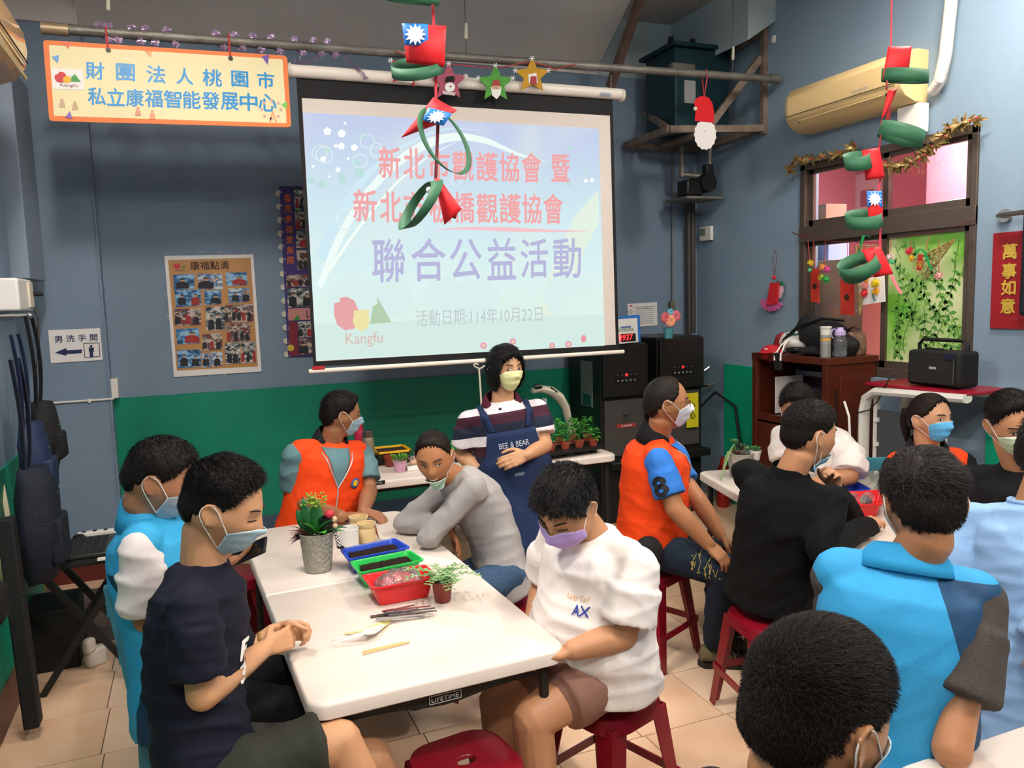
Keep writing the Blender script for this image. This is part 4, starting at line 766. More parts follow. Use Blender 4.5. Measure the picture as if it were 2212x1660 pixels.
def make_stool(loc, rz, label):
    t = thing('plastic_stool', label, 'stool', loc, rz, 'dark red plastic stools'); M_ = ROOT[t.name]; H = .45
    def b(mb, name, m=RED, par=t, **k): mb.v = [M_ @ v for v in mb.v]; return mb.build(name, m, par, **k)
    # seat with a hole
    out = round_rect(0, 0, .30, .30, .09, 7); n = len(out); hole = [(.028*math.cos(2*math.pi*k/n+.7+math.pi/4*0), .02*math.sin(2*math.pi*k/n+.7)) for k in range(n)]
    A = [math.atan2(p[1], p[0]) for p in out]; hole = [(.030*math.cos(a_), .022*math.sin(a_)) for a_ in A]
    def rg(pts, k, zz): return [Vector((p[0]*k, p[1]*k, zz)) for p in pts]
    b(MB().rings([rg(hole, 1, H-.012), rg(hole, 1, H-.003), rg(hole, 1.12, H), rg(out, .9, H), rg(out, .975, H-.004), rg(out, 1.0, H-.016), rg(out, 1.03, H-.05), rg(out, 1.0, H-.05), rg(out, .96, H-.018), rg(out, .9, H-.012)], closed=True), 'seat', smooth=True)
    for sx, sy in ((1, 1), (-1, 1), (-1, -1), (1, -1)):
        L1 = MB()  # L-shaped leg, thin walled, tapering and splayed
        def cor(zz):
            f = (H-zz)/H; cx, cy = .135+.05*f, .135+.05*f; w_ = .075-.03*f; th = .006
            return [Vector((sx*x_, sy*y_, zz)) for x_, y_ in ((cx, cy), (cx-w_, cy), (cx-w_, cy-th), (cx-th, cy-th), (cx-th, cy-w_), (cx, cy-w_))]
        R = [cor(zz) for zz in (0, .02, .25, H-.03)]
        if sx*sy < 0: R = [list(reversed(r)) for r in R]
        b(L1.rings(R), 'leg', bevel=.002)
    f = .16+.03
    for a_, c_ in (((-f, -f), (f, -f)), ((f, -f), (f, f)), ((f, f), (-f, f)), ((-f, f), (-f, -f))):
        b(MB().bar((a_[0]*.9, a_[1]*.9, .17), (c_[0]*.9, c_[1]*.9, .17), .007, .03), 'rung')
    return t
ST0 = make_stool((0.655, 2.09, 0), R_(8), 'empty red plastic stool with oval hole under the near end of the front table')
STOOLS = {}
def stool(key, x, y, rz, label): o = dup(ST0, (x, y, 0), R_(rz), label); return o

def make_chair(loc, rz, label):
    """old teal wooden chair facing local +Y"""
    t = thing('wooden_chair', label, 'chair', loc, rz, 'teal painted wooden chairs'); M_ = ROOT[t.name]
    def b(mb, name, m=TEAL, par=t, **k): mb.v = [M_ @ v for v in mb.v]; return mb.build(name, m, par, bevel=.003, **k)
    for sx in (-1, 1):
        b(MB().bar((sx*.2, -.2, 0), (sx*.2, -.19, .44), .035, .04).bar((sx*.2, -.19, .44), (sx*.2, -.25, .94), .035, .04), 'leg'); b(MB().bar((sx*.19, .19, 0), (sx*.19, .18, .42), .035, .035), 'leg')
        b(MB().bar((sx*.195, -.18, .2), (sx*.19, .17, .2), .02, .03), 'stretcher'); b(MB().bar((sx*.195, -.18, .37), (sx*.19, .17, .37), .02, .045), 'side_rail')
        b(MB().bar((sx*.17, -.19, .07), (sx*.17, .18, .34), .02, .03), 'brace', mat('bare_wood', 'b08a5e', .6))
    for z_ in (.13, .33): b(MB().bar((-.19, -.195, z_), (.19, -.195, z_), .02, .035), 'stretcher')
    for z_ in (.54, .70, .87): y_ = -.2-(z_-.44)*.13; b(MB().bar((-.2, y_, z_), (.2, y_, z_), .018, .07 if z_ > .7 else .05), 'back_slat')
    for k in range(5): b(MB().box((0, -.15+k*.078, .435), (.42, .07, .018)), 'seat_slat')
    return t
q = PZ(232, 1262, .94); CH0 = make_chair((q.x+.25, q.y+.19, 0), R_(-88), 'teal wooden chair under the man holding the phone')

# ---- laptop table and things at the left ---------------------------------------------------------
t = thing('folding_stand', 'black folding stand with crossed legs below the laptop', 'stand', (-.62, 4.28, 0)); BT = DGREY
MB().box((-.56, 4.26, .62), (.46, .42, .018)).build('table_top', BLACKM, t, bevel=.003)
for yy in (4.1, 4.42): MB().bar((-.78, yy, 0), (-.37, yy, .61), .022, .03).build('leg', BLACK, t); MB().bar((-.36, yy+.02, 0), (-.76, yy+.02, .61), .022, .03).build('leg', BLACK, t)
MB().cyl((-.57, 4.1, .3), (-.57, 4.44, .3), .01).build('pivot_bar', BLACK, t)
t = thing('laptop', 'open black laptop on the folding stand facing right', 'laptop', (-.5, 4.26, .63))
MB().box((-.53, 4.28, .641), (.3, .34, .018)).build('base', mat('laptop_grey', '34332f', .4), t, bevel=.004)
ks = MB()
for i in range(9):
    for j in range(5): ks.box((-.63+j*.035, 4.14+i*.033, .652), (.028, .027, .004))
ks.build('keys', mat('key_black', '1b1b1b', .5), t, kind='stuff')
sc_ = MB().bar((-.69, 4.28, .65), (-.79, 4.28, .87), .34, .01, hint=Vector((0, 0, 1))).build('screen', mat('laptop_screen', '0f2a2a', .15), t, bevel=.003)
simple(MB().box((-.47, 4.05, .637), (.05, .025, .012)), 'usb_stick', WHITEP, 'white memory stick lying at the laptop edge', 'memory stick', bevel=.002)
t = thing('power_strip', 'white power strip behind the laptop keyboard', 'power strip', (-.46, 4.5, .63)); MB().box((-.5, 4.5, .645), (.26, .05, .03)).build('body', WHITEP, t, bevel=.004)
for k in range(5): MB().box((-.6+k*.05, 4.5, .662), (.018, .018, .003)).build('socket', BLACK, t)
simple(MB().lathe([(.03, 0), (.035, .015), (.02, .03), (.001, .034)], (-.62, 4.46, .63)), 'computer_mouse', BLACK, 'black computer mouse beside the power strip', 'mouse', smooth=True)
simple(MB().tube([(-.78, 4.08, .64)]+[(-.74+.07*math.cos(a_), 4.03+.02*math.sin(a_*2), .66+.09*math.sin(a_)) for a_ in np.linspace(2.6, 9, 26)], .004, n=6), 'cable_loop', BLACK, 'loop of thin black cable hanging over the stand edge', 'cable', smooth=True)
simple(MB().box((-.8, 4.52, .16), (.3, .3, .32)), 'subwoofer', BLACKM, 'black box in the dark under the folding stand', 'box', bevel=.01)
simple(MB().box((-.5, 5.1, .012), (.75, .9, .018)), 'floor_mat', mat('mat_brown', '5d4c44', .95, bump=(150, .6)), 'grey brown doormat behind the folding stand legs', 'mat', bevel=.004)
simple(MB().box((-.58, 4.36, .05), (.1, .06, .1), rz=.5).box((-.6, 4.33, .12), (.06, .05, .08), rz=.9), 'plastic_bag', mat('bag_white', 'c9c2b8', .4), 'crumpled white plastic bag beside the black box', 'bag', bevel=.02)
def soft(mb, amp=.01, sc_=8):
    for v in mb.v: v += Vector(noise.noise_vector(v*sc_))*amp
    return mb
FAB = mat('black_nylon', '131213', .7, bump=(180, .4)); NFAB = mat('navy_nylon', '0e1626', .7, bump=(160, .4))
def bag(cx, cy, z0, z1, w_, d_, m, name, label, strapz=None):
    t = thing(name, label, 'bag', (cx, cy, z0)); R = []
    for k in range(9):
        f = k/8; s_ = math.sin(math.pi*(0.1+.8*f))**.35; zz = z0+(z1-z0)*f
        R.append([Vector((cx+math.cos(q)*d_/2*s_*(1 if math.cos(q) > 0 else .5), cy+math.copysign(abs(math.sin(q))**.6, math.sin(q))*w_/2*s_, zz)) for q in [2*math.pi*i/20 for i in range(20)]])
    soft(MB().rings(R), .018, 9).build('body', m, t, smooth='all')
    soft(MB().box((cx+d_*.45, cy, z0+(z1-z0)*.35), (.05, w_*.7, (z1-z0)*.4)), .008).build('pocket', m, t, bevel=.015)
    if strapz:
        for dy in (-.04, .05): MB().sheet([[Vector((cx-.02+.02*math.sin(3*f), cy+dy*(1.0+.9*math.sin(f*2.2)), z1-.08+(strapz-z1+.08)*f)), Vector((cx+.0+.02*math.sin(3*f), cy+dy*(1.0+.9*math.sin(f*2.2))-.035, z1-.08+(strapz-z1+.08)*f))] for f in np.linspace(0, 1, 10)], .004).build('strap', m, t)
        MB().box((cx+d_*.5, cy-.02, z1-.12), (.008, .03, .006)).build('buckle', STEEL, t)
    return t
bag(-.73, 4.42, 1.02, 1.36, .2, .16, FAB, 'shoulder_bag', 'black shoulder bag hanging highest on long straps from the wall hook', 1.78)
bag(-.74, 4.12, .92, 1.30, .24, .17, mat('blue_nylon', '1a2748', .6), 'blue_bag', 'blue bag hanging left of the black shoulder bag', 1.7)
bag(-.72, 3.95, .62, 1.12, .3, .22, NFAB, 'backpack', 'dark navy backpack hanging below the shoulder bag', 1.6)
bag(-.8, 3.3, .62, .95, .2, .13, FAB, 'black_bag', 'black bag hanging lowest at the left edge', 1.5)
t = thing('long_strap', 'wide black strap and case hanging down to the floor at the left', 'strap', (-.76, 3.78, .05))
MB().bar((-.78, 3.75, .95), (-.75, 3.72, .05), .09, .06).build('case', FAB, t, bevel=.008)
simple(MB().tube([W(2, 1040, 3.7), W(14, 1100, 3.65), W(22, 1160, 3.6), W(20, 1225, 3.55), W(38, 1232, 3.55), W(40, 1190, 3.55), W(26, 1130, 3.6)], .012, n=8), 'cotton_rope', mat('cream_cotton', 'd8cfae', .9), 'cream cotton cord handle dangling over the dark bags', 'cord', smooth=True)
simple(MB().tube([W(-5, 1180, 3.4), W(8, 1230, 3.4), W(20, 1280, 3.4), W(28, 1330, 3.4)], .022, n=8), 'cream_tote_handle', mat('cream_tote', 'bfb48f', .9), 'thick cream fabric handle at the left edge', 'handle', smooth=True)
simple(MB().cyl((-.88, 4.45, 1.78), (-.74, 4.45, 1.78), .011).ball((-.74, 4.45, 1.78), .016), 'wall_hook', STEEL, 'steel wall hook carrying the long black straps', 'hook', smooth=True)

# ---- brown cabinet at the right wall and things on it ------------------------------------------------
t = thing('wooden_cabinet', 'dark red wooden cabinet with open shelf against the right wall', 'cabinet', (3.94, 4.25, 0)); X0, X1, Y0, Y1, ZT = 3.72, 4.13, 3.88, 4.60, 1.35
MB().box(((X0+X1)/2, (Y0+Y1)/2, ZT-.02), (X1-X0+.02, Y1-Y0+.02, .045)).build('top', WOOD, t, bevel=.004)
for y_ in (Y0+.012, Y1-.012): MB().box(((X0+X1)/2, y_, (ZT-.04)/2), (X1-X0-.01, .024, ZT-.04)).build('side_panel', WOOD, t, bevel=.003)
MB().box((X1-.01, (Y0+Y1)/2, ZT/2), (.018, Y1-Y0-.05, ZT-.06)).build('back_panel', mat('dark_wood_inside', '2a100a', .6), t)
for z_ in (.9, .08): MB().box(((X0+X1)/2, (Y0+Y1)/2, z_), (X1-X0-.03, Y1-Y0-.05, .022)).build('shelf', WOOD, t)
for y_ in (Y0+.02, Y1-.02): MB().box((X0+.01, y_, ZT/2), (.035, .05, ZT-.04)).build('stile', WOOD, t, bevel=.003)
MB().box((X0+.012, (Y0+Y1)/2, .9), (.03, Y1-Y0-.06, .05)).build('rail', WOOD, t, bevel=.003)
d_ = MB().box((X0+.012, (Y0+Y1)/2+.16, .48), (.02, .31, .76)).build('door', WOOD, t, bevel=.004); MB().ball((X0-.01, (Y0+Y1)/2+.03, .5), .012).build('knob', STEEL, d_, smooth=True)
d_ = MB().box((X0+.012, (Y0+Y1)/2-.16, .48), (.02, .31, .76)).build('door', WOOD, t, bevel=.004); MB().ball((X0-.01, (Y0+Y1)/2-.03, .5), .012).build('knob', STEEL, d_, smooth=True)
MB().box(((X0+X1)/2+.02, Y0-.004, .66), (.26, .012, 1.14)).build('side_door', WOOD, t, bevel=.004)
MB().box((X0+.07, Y0-.0, .6), (.012, .01, 1.1)).build('gap_shade_strip', BLACKM, t)  # flat black strip drawn in for the shade of a gap beside the door
MB().box((X0-.002, 4.34, .66), (.003, .12, .16)).build('pale_sticker', mat('pale_teal_label', '7fb0ad', .6), t)
simple(MB().lathe([(.03, 0), (.034, .01), (.034, .15), (.026, .165), (.026, .19), (.001, .19)], (3.84, 4.16, .915)), 'steel_tumbler', STEEL, 'tall steel tumbler inside the open shelf of the cabinet', 'tumbler', smooth=True)
t = thing('black_amplifier', 'black box with violet standby light inside the cabinet shelf', 'amplifier', (3.93, 4.04, .915)); MB().box((3.93, 4.05, 1.03), (.28, .14, .22)).build('body', BLACKM, t, bevel=.005); MB().ball((3.785, 4.09, 1.12), .0055).build('violet_light', mat('violet_led', '8060ff', .5, emit=('7a5cff', 8)), t); MB().box((3.788, 4.03, .99), (.003, .05, .025)).build('label_sticker', mat('label_grey', 'a7a9b5', .5), t)
simple(MB().box((3.93, 4.47, 1.05), (.24, .012, .26)), 'white_folder', WHITE, 'thin white folder standing at the far end of the open shelf', 'folder')
# on top
ZK = 1.353
t = thing('baseball_hat', 'red baseball cap at the far left end of the cabinet top', 'cap', PZ(1650, 762, ZK)); p = PZ(1652, 764, ZK); p.x = min(p.x+.06, 3.8)
MB().ell(p+Vector((0, 0, .0)), ((.075, 0, 0), (0, .085, 0), (0, 0, .06)), 16, 8).build('crown', mat('cap_red', 'b3161f', .7), t, smooth=True); MB().ell(p+Vector((-.07, -.02, .01)), ((.05, 0, 0), (0, .06, 0), (0, 0, .008)), 12, 5).build('brim', mat('cap_red', 'b3161f', .7), t, smooth=True); MB().box(p+Vector((-.075, -.03, .035)), (.003, .03, .01)).build('cap_label', WHITE, t)
t = thing('tote_bag', 'white and dark red cloth bag slumped behind the red cap', 'bag', (3.9, 4.42, ZK))
soft(MB().ell((3.92, 4.40, ZK+.07), ((.1, 0, 0), (0, .13, 0), (0, 0, .09)), 18, 12), .03, 12).build('body', mat('white_cloth', 'ded6cf', .9), t, smooth='all'); soft(MB().ell((3.88, 4.48, ZK+.055), ((.06, 0, 0), (0, .06, 0), (0, 0, .09)), 12, 8), .02, 14).build('red_part', mat('maroon_cloth', '7f1620', .9), t, smooth='all'); MB().box((3.86, 4.36, ZK+.135), (.05, .08, .008), rz=.5).build('green_print', mat('dado_green_paint', '06916a', .45), t)
for k in (0, 1): MB().tube([(3.83, 4.36, ZK+.1), (3.77, 4.34+k*.03, ZK+.06), (3.74, 4.33+k*.05, ZK+.012), (3.706, 4.3+k*.06, ZK+.008), (3.695, 4.29+k*.06, ZK-.04)], .006, n=6).build('cord', WHITE, t, smooth=True)
t = thing('backpack', 'large black backpack lying on the brown cabinet', 'bag', (3.94, 4.18, ZK))
soft(MB().ell((3.97, 4.15, ZK+.11), ((.13, 0, 0), (0, .27, .06), (0, -.0, .13)), 24, 16), .035, 9).build('body', FAB, t, smooth='all')
MB().tube([(3.84, 4.44, ZK+.03), (3.83, 4.4, ZK+.1), (3.84, 4.28, ZK+.19), (3.88, 4.1, ZK+.245), (3.95, 3.98, ZK+.23)], .018, n=8, flat=.5).build('handle', FAB, t, smooth=True)
soft(MB().ell((3.8, 4.15, ZK+.03), ((.05, 0, 0), (0, .2, 0), (0, 0, .03)), 16, 8), .02, 14).build('strap', FAB, t, smooth='all'); MB().box((3.75, 4.2, ZK+.04), (.01, .03, .015)).build('buckle', STEEL, t)
soft(MB().box((3.712, 4.33, ZK-.05), (.025, .07, .12)), .01).build('hanging_strap', FAB, t, bevel=.006)
p = PZ(1786, 772, ZK); p = Vector((3.77, 3.955, ZK))
t = thing('thermos', 'silver thermos with yellow and grey bands on the cabinet corner', 'thermos', p)
for z0_, z1_, m_, nm in ((0, .085, mat('thermos_silver', 'a9a8a2', .35, .5), 'body'), (.085, .108, mat('thermos_grey', '8f948f', .4), 'band'), (.108, .124, mat('thermos_yellow', 'e1a340', .4), 'band'), (.124, .145, mat('thermos_grey', '8f948f', .4), 'band'), (.145, .185, mat('thermos_white', 'd9d5cc', .35), 'sleeve'), (.185, .2, mat('thermos_white', 'd9d5cc', .35), 'lid')):
    r_ = .033 if nm != 'lid' else .036; MB().lathe([(r_-.002, z0_), (r_, z0_+.002), (r_, z1_-.002), (r_-.002, z1_)], p, 24).build(nm, m_, t, smooth=True)
p = Vector((3.86, 3.925, ZK)); CLEAR = mat('clear_plastic', 'f2f4f8', .08, trans=.9, spec=.5)
t = thing('water_bottle', 'clear water bottle with lilac lid and carry loop beside the thermos', 'bottle', p); LIL = mat('lilac_plastic', 'c3abdc', .4)
MB().lathe([(.036, 0), (.043, .006), (.045, .03), (.042, .05), (.045, .08), (.043, .11), (.03, .13), (.028, .14)], p, 24).build('body', CLEAR, t, smooth=True); MB().lathe([(.031, .138), (.034, .14), (.034, .165), (.025, .172), (.02, .178), (.02, .19), (.001, .192)], p, 24).build('lid', LIL, t, smooth=True)
MB().tube([p+Vector((-.02-.028*math.cos(a_)*.9, .0+.03, .15+.03*math.sin(a_))) for a_ in np.linspace(0, 6.28, 18)], .005, n=6, closed=False).build('carry_loop', LIL, t, smooth=True); MB().lathe([(.038, .004), (.038, .06), (.001, .06)], p, 20).build('water', mat('water', 'e9eef2', .05, trans=.95), t, smooth=True)
t = thing('handbag', 'brown patterned handbag at the right end of the cabinet top', 'bag', (4.04, 3.99, ZK)); mh = mat('handbag_brown', '7e624a', .6, bump=(60, .4), var=('5f4636', 45, .12))
soft(MB().rings([[Vector((4.03+math.cos(q)*.06*s_, 4.0+math.copysign(abs(math.sin(q))**.6, math.sin(q))*.105*s_*1.0, ZK+z_)) for q in [2*math.pi*i/20 for i in range(20)]] for z_, s_ in ((0, .96), (.02, 1.02), (.07, 1.05), (.12, .95), (.15, .85))]), .008, 12).build('body', mh, t, smooth='all')
MB().tube([(3.98, 4.06, ZK+.14), (3.98, 4.0, ZK+.16), (3.985, 3.93, ZK+.19), (3.99, 3.9, ZK+.17)], .012, n=8, flat=.5).build('handle', mat('dark_leather', '2a1c18', .5), t, smooth=True); MB().ball((3.975, 4.03, ZK+.165), .016).build('charm', mat('charm_blue', '9fb4b0', .6), t, smooth=True)

# ---- white stand with red top and the speaker ----------------------------------------------------------
t = thing('white_stand', 'white framed stand with a dark red top beside the cabinet', 'stand', (3.93, 3.43, 0)); WF = mat('white_frame', 'ddd9d0', .35)
sx0 = 3.76
pts = [Vector((sx0, 3.62, 0)), Vector((sx0, 3.62, 1.05)), Vector((sx0, 3.60, 1.13)), Vector((sx0, 3.53, 1.175)), Vector((sx0, 3.3, 1.185)), Vector((sx0, 2.93, 1.195))]
for xx in (sx0, 4.1): MB().tube([p_+Vector((xx-sx0, 0, 0)) for p_ in pts], .026, n=8, flat=1.5).build('side_frame', WF, t, smooth=True)
MB().cyl((sx0-.005, 2.95, 1.195), (sx0-.03, 2.95, 1.195), .016).build('bolt', STEEL, t)
MB().box((3.93, 3.27, 1.215), (.36, .68, .02)).build('top', mat('crimson_top', '8e0f26', .3), t, bevel=.006)
MB().box((3.8, 3.33, .75), (.02, .46, .62)).build('mesh_panel', mat('grey_mesh', '43454a', .8), t)
for yy in (3.56, 3.1): MB().bar((3.8, yy, .05), (3.8, yy, 1.16), .025, .03).build('rail', WF, t)
for z_ in (.55, .7, .85, 1.0): MB().box((3.785, 3.545, z_), (.02, .03, .025)).build('clip', WHITEP, t)
t = thing('portable_speaker', 'black portable speaker with carrying handle on the white stand', 'speaker', (3.88, 3.2, 1.226)); z_ = 1.227
MB().box((3.9, 3.2, z_+.105), (.16, .34, .2)).build('body', BLACKM, t, bevel=.022)
MB().box((3.815, 3.2, z_+.1), (.006, .29, .16)).build('grille', mat('grille_black', '191918', .6, bump=(400, .5)), t, bevel=.002)
MB().tube([(3.9, 3.35, z_+.15), (3.9, 3.355, z_+.235), (3.9, 3.33, z_+.262), (3.9, 3.07, z_+.262), (3.9, 3.045, z_+.235), (3.9, 3.05, z_+.15)], .011, n=8).build('handle', BLACK, t, smooth=True)
MB().box((3.81, 3.19, z_+.11), (.003, .045, .014)).build('badge', mat('badge_silver', 'c9c9c9', .3, .5), t); MB().box((3.811, 3.09, z_+.175), (.003, .06, .03)).build('display', mat('display_dark', '242038', .2), t); MB().box((3.812, 3.06, z_+.1), (.003, .004, .13)).build('trim_line', mat('grey_line', '777', .4) if False else STEEL, t)
kn = MB()
for k in range(6): kn.cyl((3.87, 3.28-k*.02, z_+.205), (3.87, 3.28-k*.02, z_+.218), .007, n=8)
kn.build('knobs', BLACK, t, kind='stuff')
simple(MB().tube([PX(1960, 790, 3.83), PX(1945, 795, 3.8), PX(1920, 820, 3.75), PX(1895, 868, 3.74), PX(1878, 886, 3.72), PX(1850, 893, 3.72)], .004, n=6), 'speaker_cable', BLACK, 'thin black cable running from the speaker across the white frame', 'cable', smooth=True)
simple(MB().tube([PX(1824, 868, 3.715), PX(1834, 900, 3.70), PX(1836, 950, 3.69), PX(1832, 1010, 3.69), (3.69, 3.86, .02)], .008, n=6), 'white_cable', WHITEP, 'white cable hanging in front of the cabinet side', 'cable', smooth=True)
# ornaments on the sill
def cone_tree(px, pyb, h, c, label):
    p = PX(px, pyb, 4.09); p.z = 1.21; t = thing('tree_ornament', label, 'ornament', p)
    for k in range(4): MB().lathe([(.04-.008*k, k*.035+.02), (.02-.004*k, k*.035+.06), (.001, k*.035+.065)], p, 12).build('tier', mat('ornament_'+c, c, .6), t, smooth=True)
    MB().cyl(p, p+Vector((0, 0, .03)), .008).build('trunk', mat('bare_wood', 'b08a5e', .6), t)
cone_tree(2085, 780, .2, '45669f', 'small blue glitter tree ornament on the window sill'); cone_tree(2050, 780, .2, '6d6a3d', 'small brown green tree ornament behind the speaker handle')
# banner, grab bar, garment
t = thing('new_year_banner', 'red vertical banner with gold brush characters right of the window', 'banner', (4.13, 3.0, 1.54)); 
def xquad(pts, X, d=.002): 
    P = [PX(a_, b_, X) for a_, b_ in pts]; return MB().add([Vector((X, p.y, p.z)) for p in P]+[Vector((X+d, p.y, p.z)) for p in P], [(0, 1, 2, 3), (7, 6, 5, 4), (0, 4, 5, 1), (1, 5, 6, 2), (2, 6, 7, 3), (3, 7, 4, 0)])
MB().box((4.138, 2.93, 1.81), (.004, .34, .525)).build('sheet', mat('banner_red', 'a01820', .5, var=('8a121b', 12, .3)), t)
for i, ch in enumerate('萬事如意'):
    px, py = ((2180, 560), (2180, 605), (2180, 635), (2180, 672))[i]; zc = (1.925, 1.82, 1.73, 1.63)[i]
    text(ch, 'lettering', mat('gold_print', 'd8b046', .35, .3), t, (4.132, 3.04, zc), (4.132, 2.955, zc), (0, 0, .085), (0, 0, 0), bold=.03)
t = thing('grab_bar', 'steel grab bar with round wall flange above the red banner', 'bar', (4.1, 2.9, 2.14)); pb = PX(2160, 466, 4.1)
MB().cyl((4.148, pb.y, pb.z), (4.13, pb.y, pb.z), .037, n=20).build('flange', STEEL, t, smooth=True); MB().tube([(4.14, pb.y, pb.z), (4.09, pb.y, pb.z), (4.075, pb.y-.03, pb.z), (4.075, 2.2, pb.z+.01)], .014, n=10).build('tube', STEEL, t, smooth=True)
t = thing('hanging_jacket', 'dark blue garment hanging from the grab bar at the right edge', 'jacket', (4.07, 2.75, 1.5)); soft(MB().box((4.07, 2.76, 1.9), (.08, .22, .56)), .01).build('body', NFAB, t, bevel=.02)

# ================================================================== PEOPLE
def remesh(mb, voxel=.008, smooth=4, fac=.5):
    me = mb.mesh('work'); o = bpy.data.objects.new('work', me); TMP.collection.objects.link(o)
    r = o.modifiers.new('r', 'REMESH'); r.mode = 'VOXEL'; r.voxel_size = voxel
    if smooth: s_ = o.modifiers.new('s', 'SMOOTH'); s_.factor = fac; s_.iterations = smooth
    TMP.view_layers[0].update(); dg = TMP.view_layers[0].depsgraph
    out = bpy.data.meshes.new_from_object(o.evaluated_get(dg)); bpy.data.objects.remove(o); bpy.data.meshes.remove(me); out.materials.clear(); return out
def co_of(me): a_ = np.empty(len(me.vertices)*3, dtype=np.float32); me.vertices.foreach_get('co', a_); return a_.reshape(-1, 3)
def bvh_of(me): return BVHTree.FromPolygons([v.co[:] for v in me.vertices], [p.vertices[:] for p in me.polygons])
def wrinkle(me, amp, T, seed=0, sc_=(7, 7, 16), fine=.35):
    """cloth folds pushed into the surface along its normals, in torso directions"""
    n = len(me.vertices); co = co_of(me).astype(float); nr = np.empty(n*3, dtype=np.float32); me.vertices.foreach_get('normal', nr) if hasattr(me.vertices[0], 'normal') else None; nr = nr.reshape(-1, 3)
    L_ = (co-np.array(T[3]))@np.array([T[0], T[1], T[2]]).T
    # cheap smooth folds: a few warped sine fields
    rs = np.random.default_rng(seed+11); d = np.zeros(n); w1 = np.sin(L_@rs.normal(0, 6, 3)+rs.uniform(0, 6))*.8
    for k in range(7):
        f = rs.normal(0, 1, 3)*np.array(sc_)*rs.uniform(.7, 2.2); ph = rs.uniform(0, 6.28)
        s_ = np.sin(L_@f+ph+w1*rs.uniform(.8, 2.4)); d += (1-np.abs(s_))**2.2*rs.uniform(.5, 1.0)-.16
    d2 = np.zeros(n)
    for k in range(5): f = rs.normal(0, 1, 3)*np.array(sc_)*3.2; d2 += np.sin(L_@f+rs.uniform(0, 6)+w1*2)
    co += nr*((d*amp/3+d2*amp*fine/8)[:, None]); me.vertices.foreach_set('co', co.astype(np.float32).ravel()); me.update()
def heading(a): a = R_(a); return Vector((math.sin(a), math.cos(a), 0))
def ik(a, b, l1, l2, pole):
    a, b, pole = Vector(a), Vector(b), Vector(pole); d = b-a; D = d.length
    if D > (l1+l2)*.995: l1, l2 = l1*D/(l1+l2)*1.006, l2*D/(l1+l2)*1.006
    if D < abs(l1-l2)+.01: D = abs(l1-l2)+.01
    x_ = (l1*l1-l2*l2+D*D)/(2*D); h = math.sqrt(max(l1*l1-x_*x_, 0)); d = d.normalized(); p = pole-d*pole.dot(d); p = p.normalized() if p.length > 1e-5 else frame(d)[0]
    return a+d*x_+p*h
def chaikin(p, k=2):
    for _ in range(k): p = [p[0]]+[q for a_, b_ in zip(p[:-1], p[1:]) for q in (a_.lerp(b_, .25), a_.lerp(b_, .75))]+[p[-1]]
    return p
def sst(a, b, x): t = np.clip((x-a)/(b-a), 0, 1); return t*t*(3-2*t)
# ---- head surface in its own frame: x right, y forward, z up (metres, 0.23 tall) ---------------
def head_grid(nu=96, nv=72, fat=0.0, age=0.0):
    u = np.linspace(0, 2*np.pi, nu, endpoint=False)[None, :]; v = np.linspace(.02, np.pi-.02, nv)[:, None]
    sx = np.sin(v)*np.sin(u); sy = np.sin(v)*np.cos(u); sz = -np.cos(v)+0*u
    x = .0745*np.sign(sx)*np.abs(sx)**.92; y = np.where(sy > 0, .092, .102)*np.sign(sy)*np.abs(sy)**.93; z = .116*np.sign(sz)*np.abs(sz)**.95
    low = sst(.0, -.105, z); x *= 1-(.33-fat*.2)*low**1.15; x *= 1+.03*np.exp(-((z+.01)/.03)**2)
    y = np.where(y < 0, y*(1-.55*sst(-.015, -.1, z)), y*(1+.05*sst(-.02, -.1, z)))
    fr = sst(.2, .75, sy)     # front weight
    y += fr*(.006*sst(-.07, -.1, z)*np.exp(-(x/.03)**2))                                   # chin
    nose = np.interp(z, [-.05, -.044, -.034, -.026, -.005, .018, .03], [0, .006, .0225, .0235, .0125, .004, 0])
    y += fr*nose*np.exp(-(x/np.interp(z, [-.045, -.03, .02], [.0155, .0145, .0085]))**2)
    y -= fr*.0085*np.exp(-((np.abs(x)-.032)/.017)**2-((z-.004)/.013)**2)                    # sockets
    y += fr*.004*np.exp(-((z-.026)/.010)**2)*np.exp(-((np.abs(x)-.028)/.024)**2)             # brows
    y += fr*.0035*np.exp(-((np.abs(x)-.036)/.018)**2-((z+.026)/.018)**2)                    # cheeks
    y += fr*(.0055*np.exp(-((z+.060)/.0065)**2)+.0055*np.exp(-((z+.072)/.006)**2))*np.exp(-(x/.022)**2)   # lips
    y -= fr*.003*np.exp(-((z+.066)/.0022)**2)*np.exp(-(x/.022)**2)
    x += np.sign(x)*fat*.018*np.exp(-((z+.05)/.03)**2)*sst(-.9, .5, sy); y += fat*.008*np.exp(-((z+.085)/.03)**2)*fr
    return np.stack([x, y, z], -1), (sx, sy, sz)
def hairline(az, style):
    pts = {'short': ([0, .5, .85, 1.15, 1.4, 1.55, 1.75, 2.2, 2.7, 3.15], [.078, .074, .060, .030, .004, .0, -.0, -.045, -.062, -.068]),
           'receding': ([0, .5, .85, 1.15, 1.4, 1.55, 1.75, 2.2, 2.7, 3.15], [.088, .094, .078, .036, .004, .0, .0, -.045, -.062, -.068]),
           'fringe': ([0, .5, .85, 1.15, 1.4, 1.55, 1.75, 2.2, 2.7, 3.15], [.050, .049, .042, .022, -.006, .0, .0, -.045, -.062, -.068]),
           'long': ([0, .35, .7, .95, 1.2, 1.5, 1.9, 2.4, 3.15], [.060, .050, .035, .0, -.06, -.088, -.095, -.1, -.1]),
           'pony': ([0, .5, .85, 1.2, 1.5, 1.75, 2.2, 3.15], [.080, .074, .05, .02, .0, .0, -.05, -.065])}[style]
    return np.interp(az, *pts)
SKINS = {}
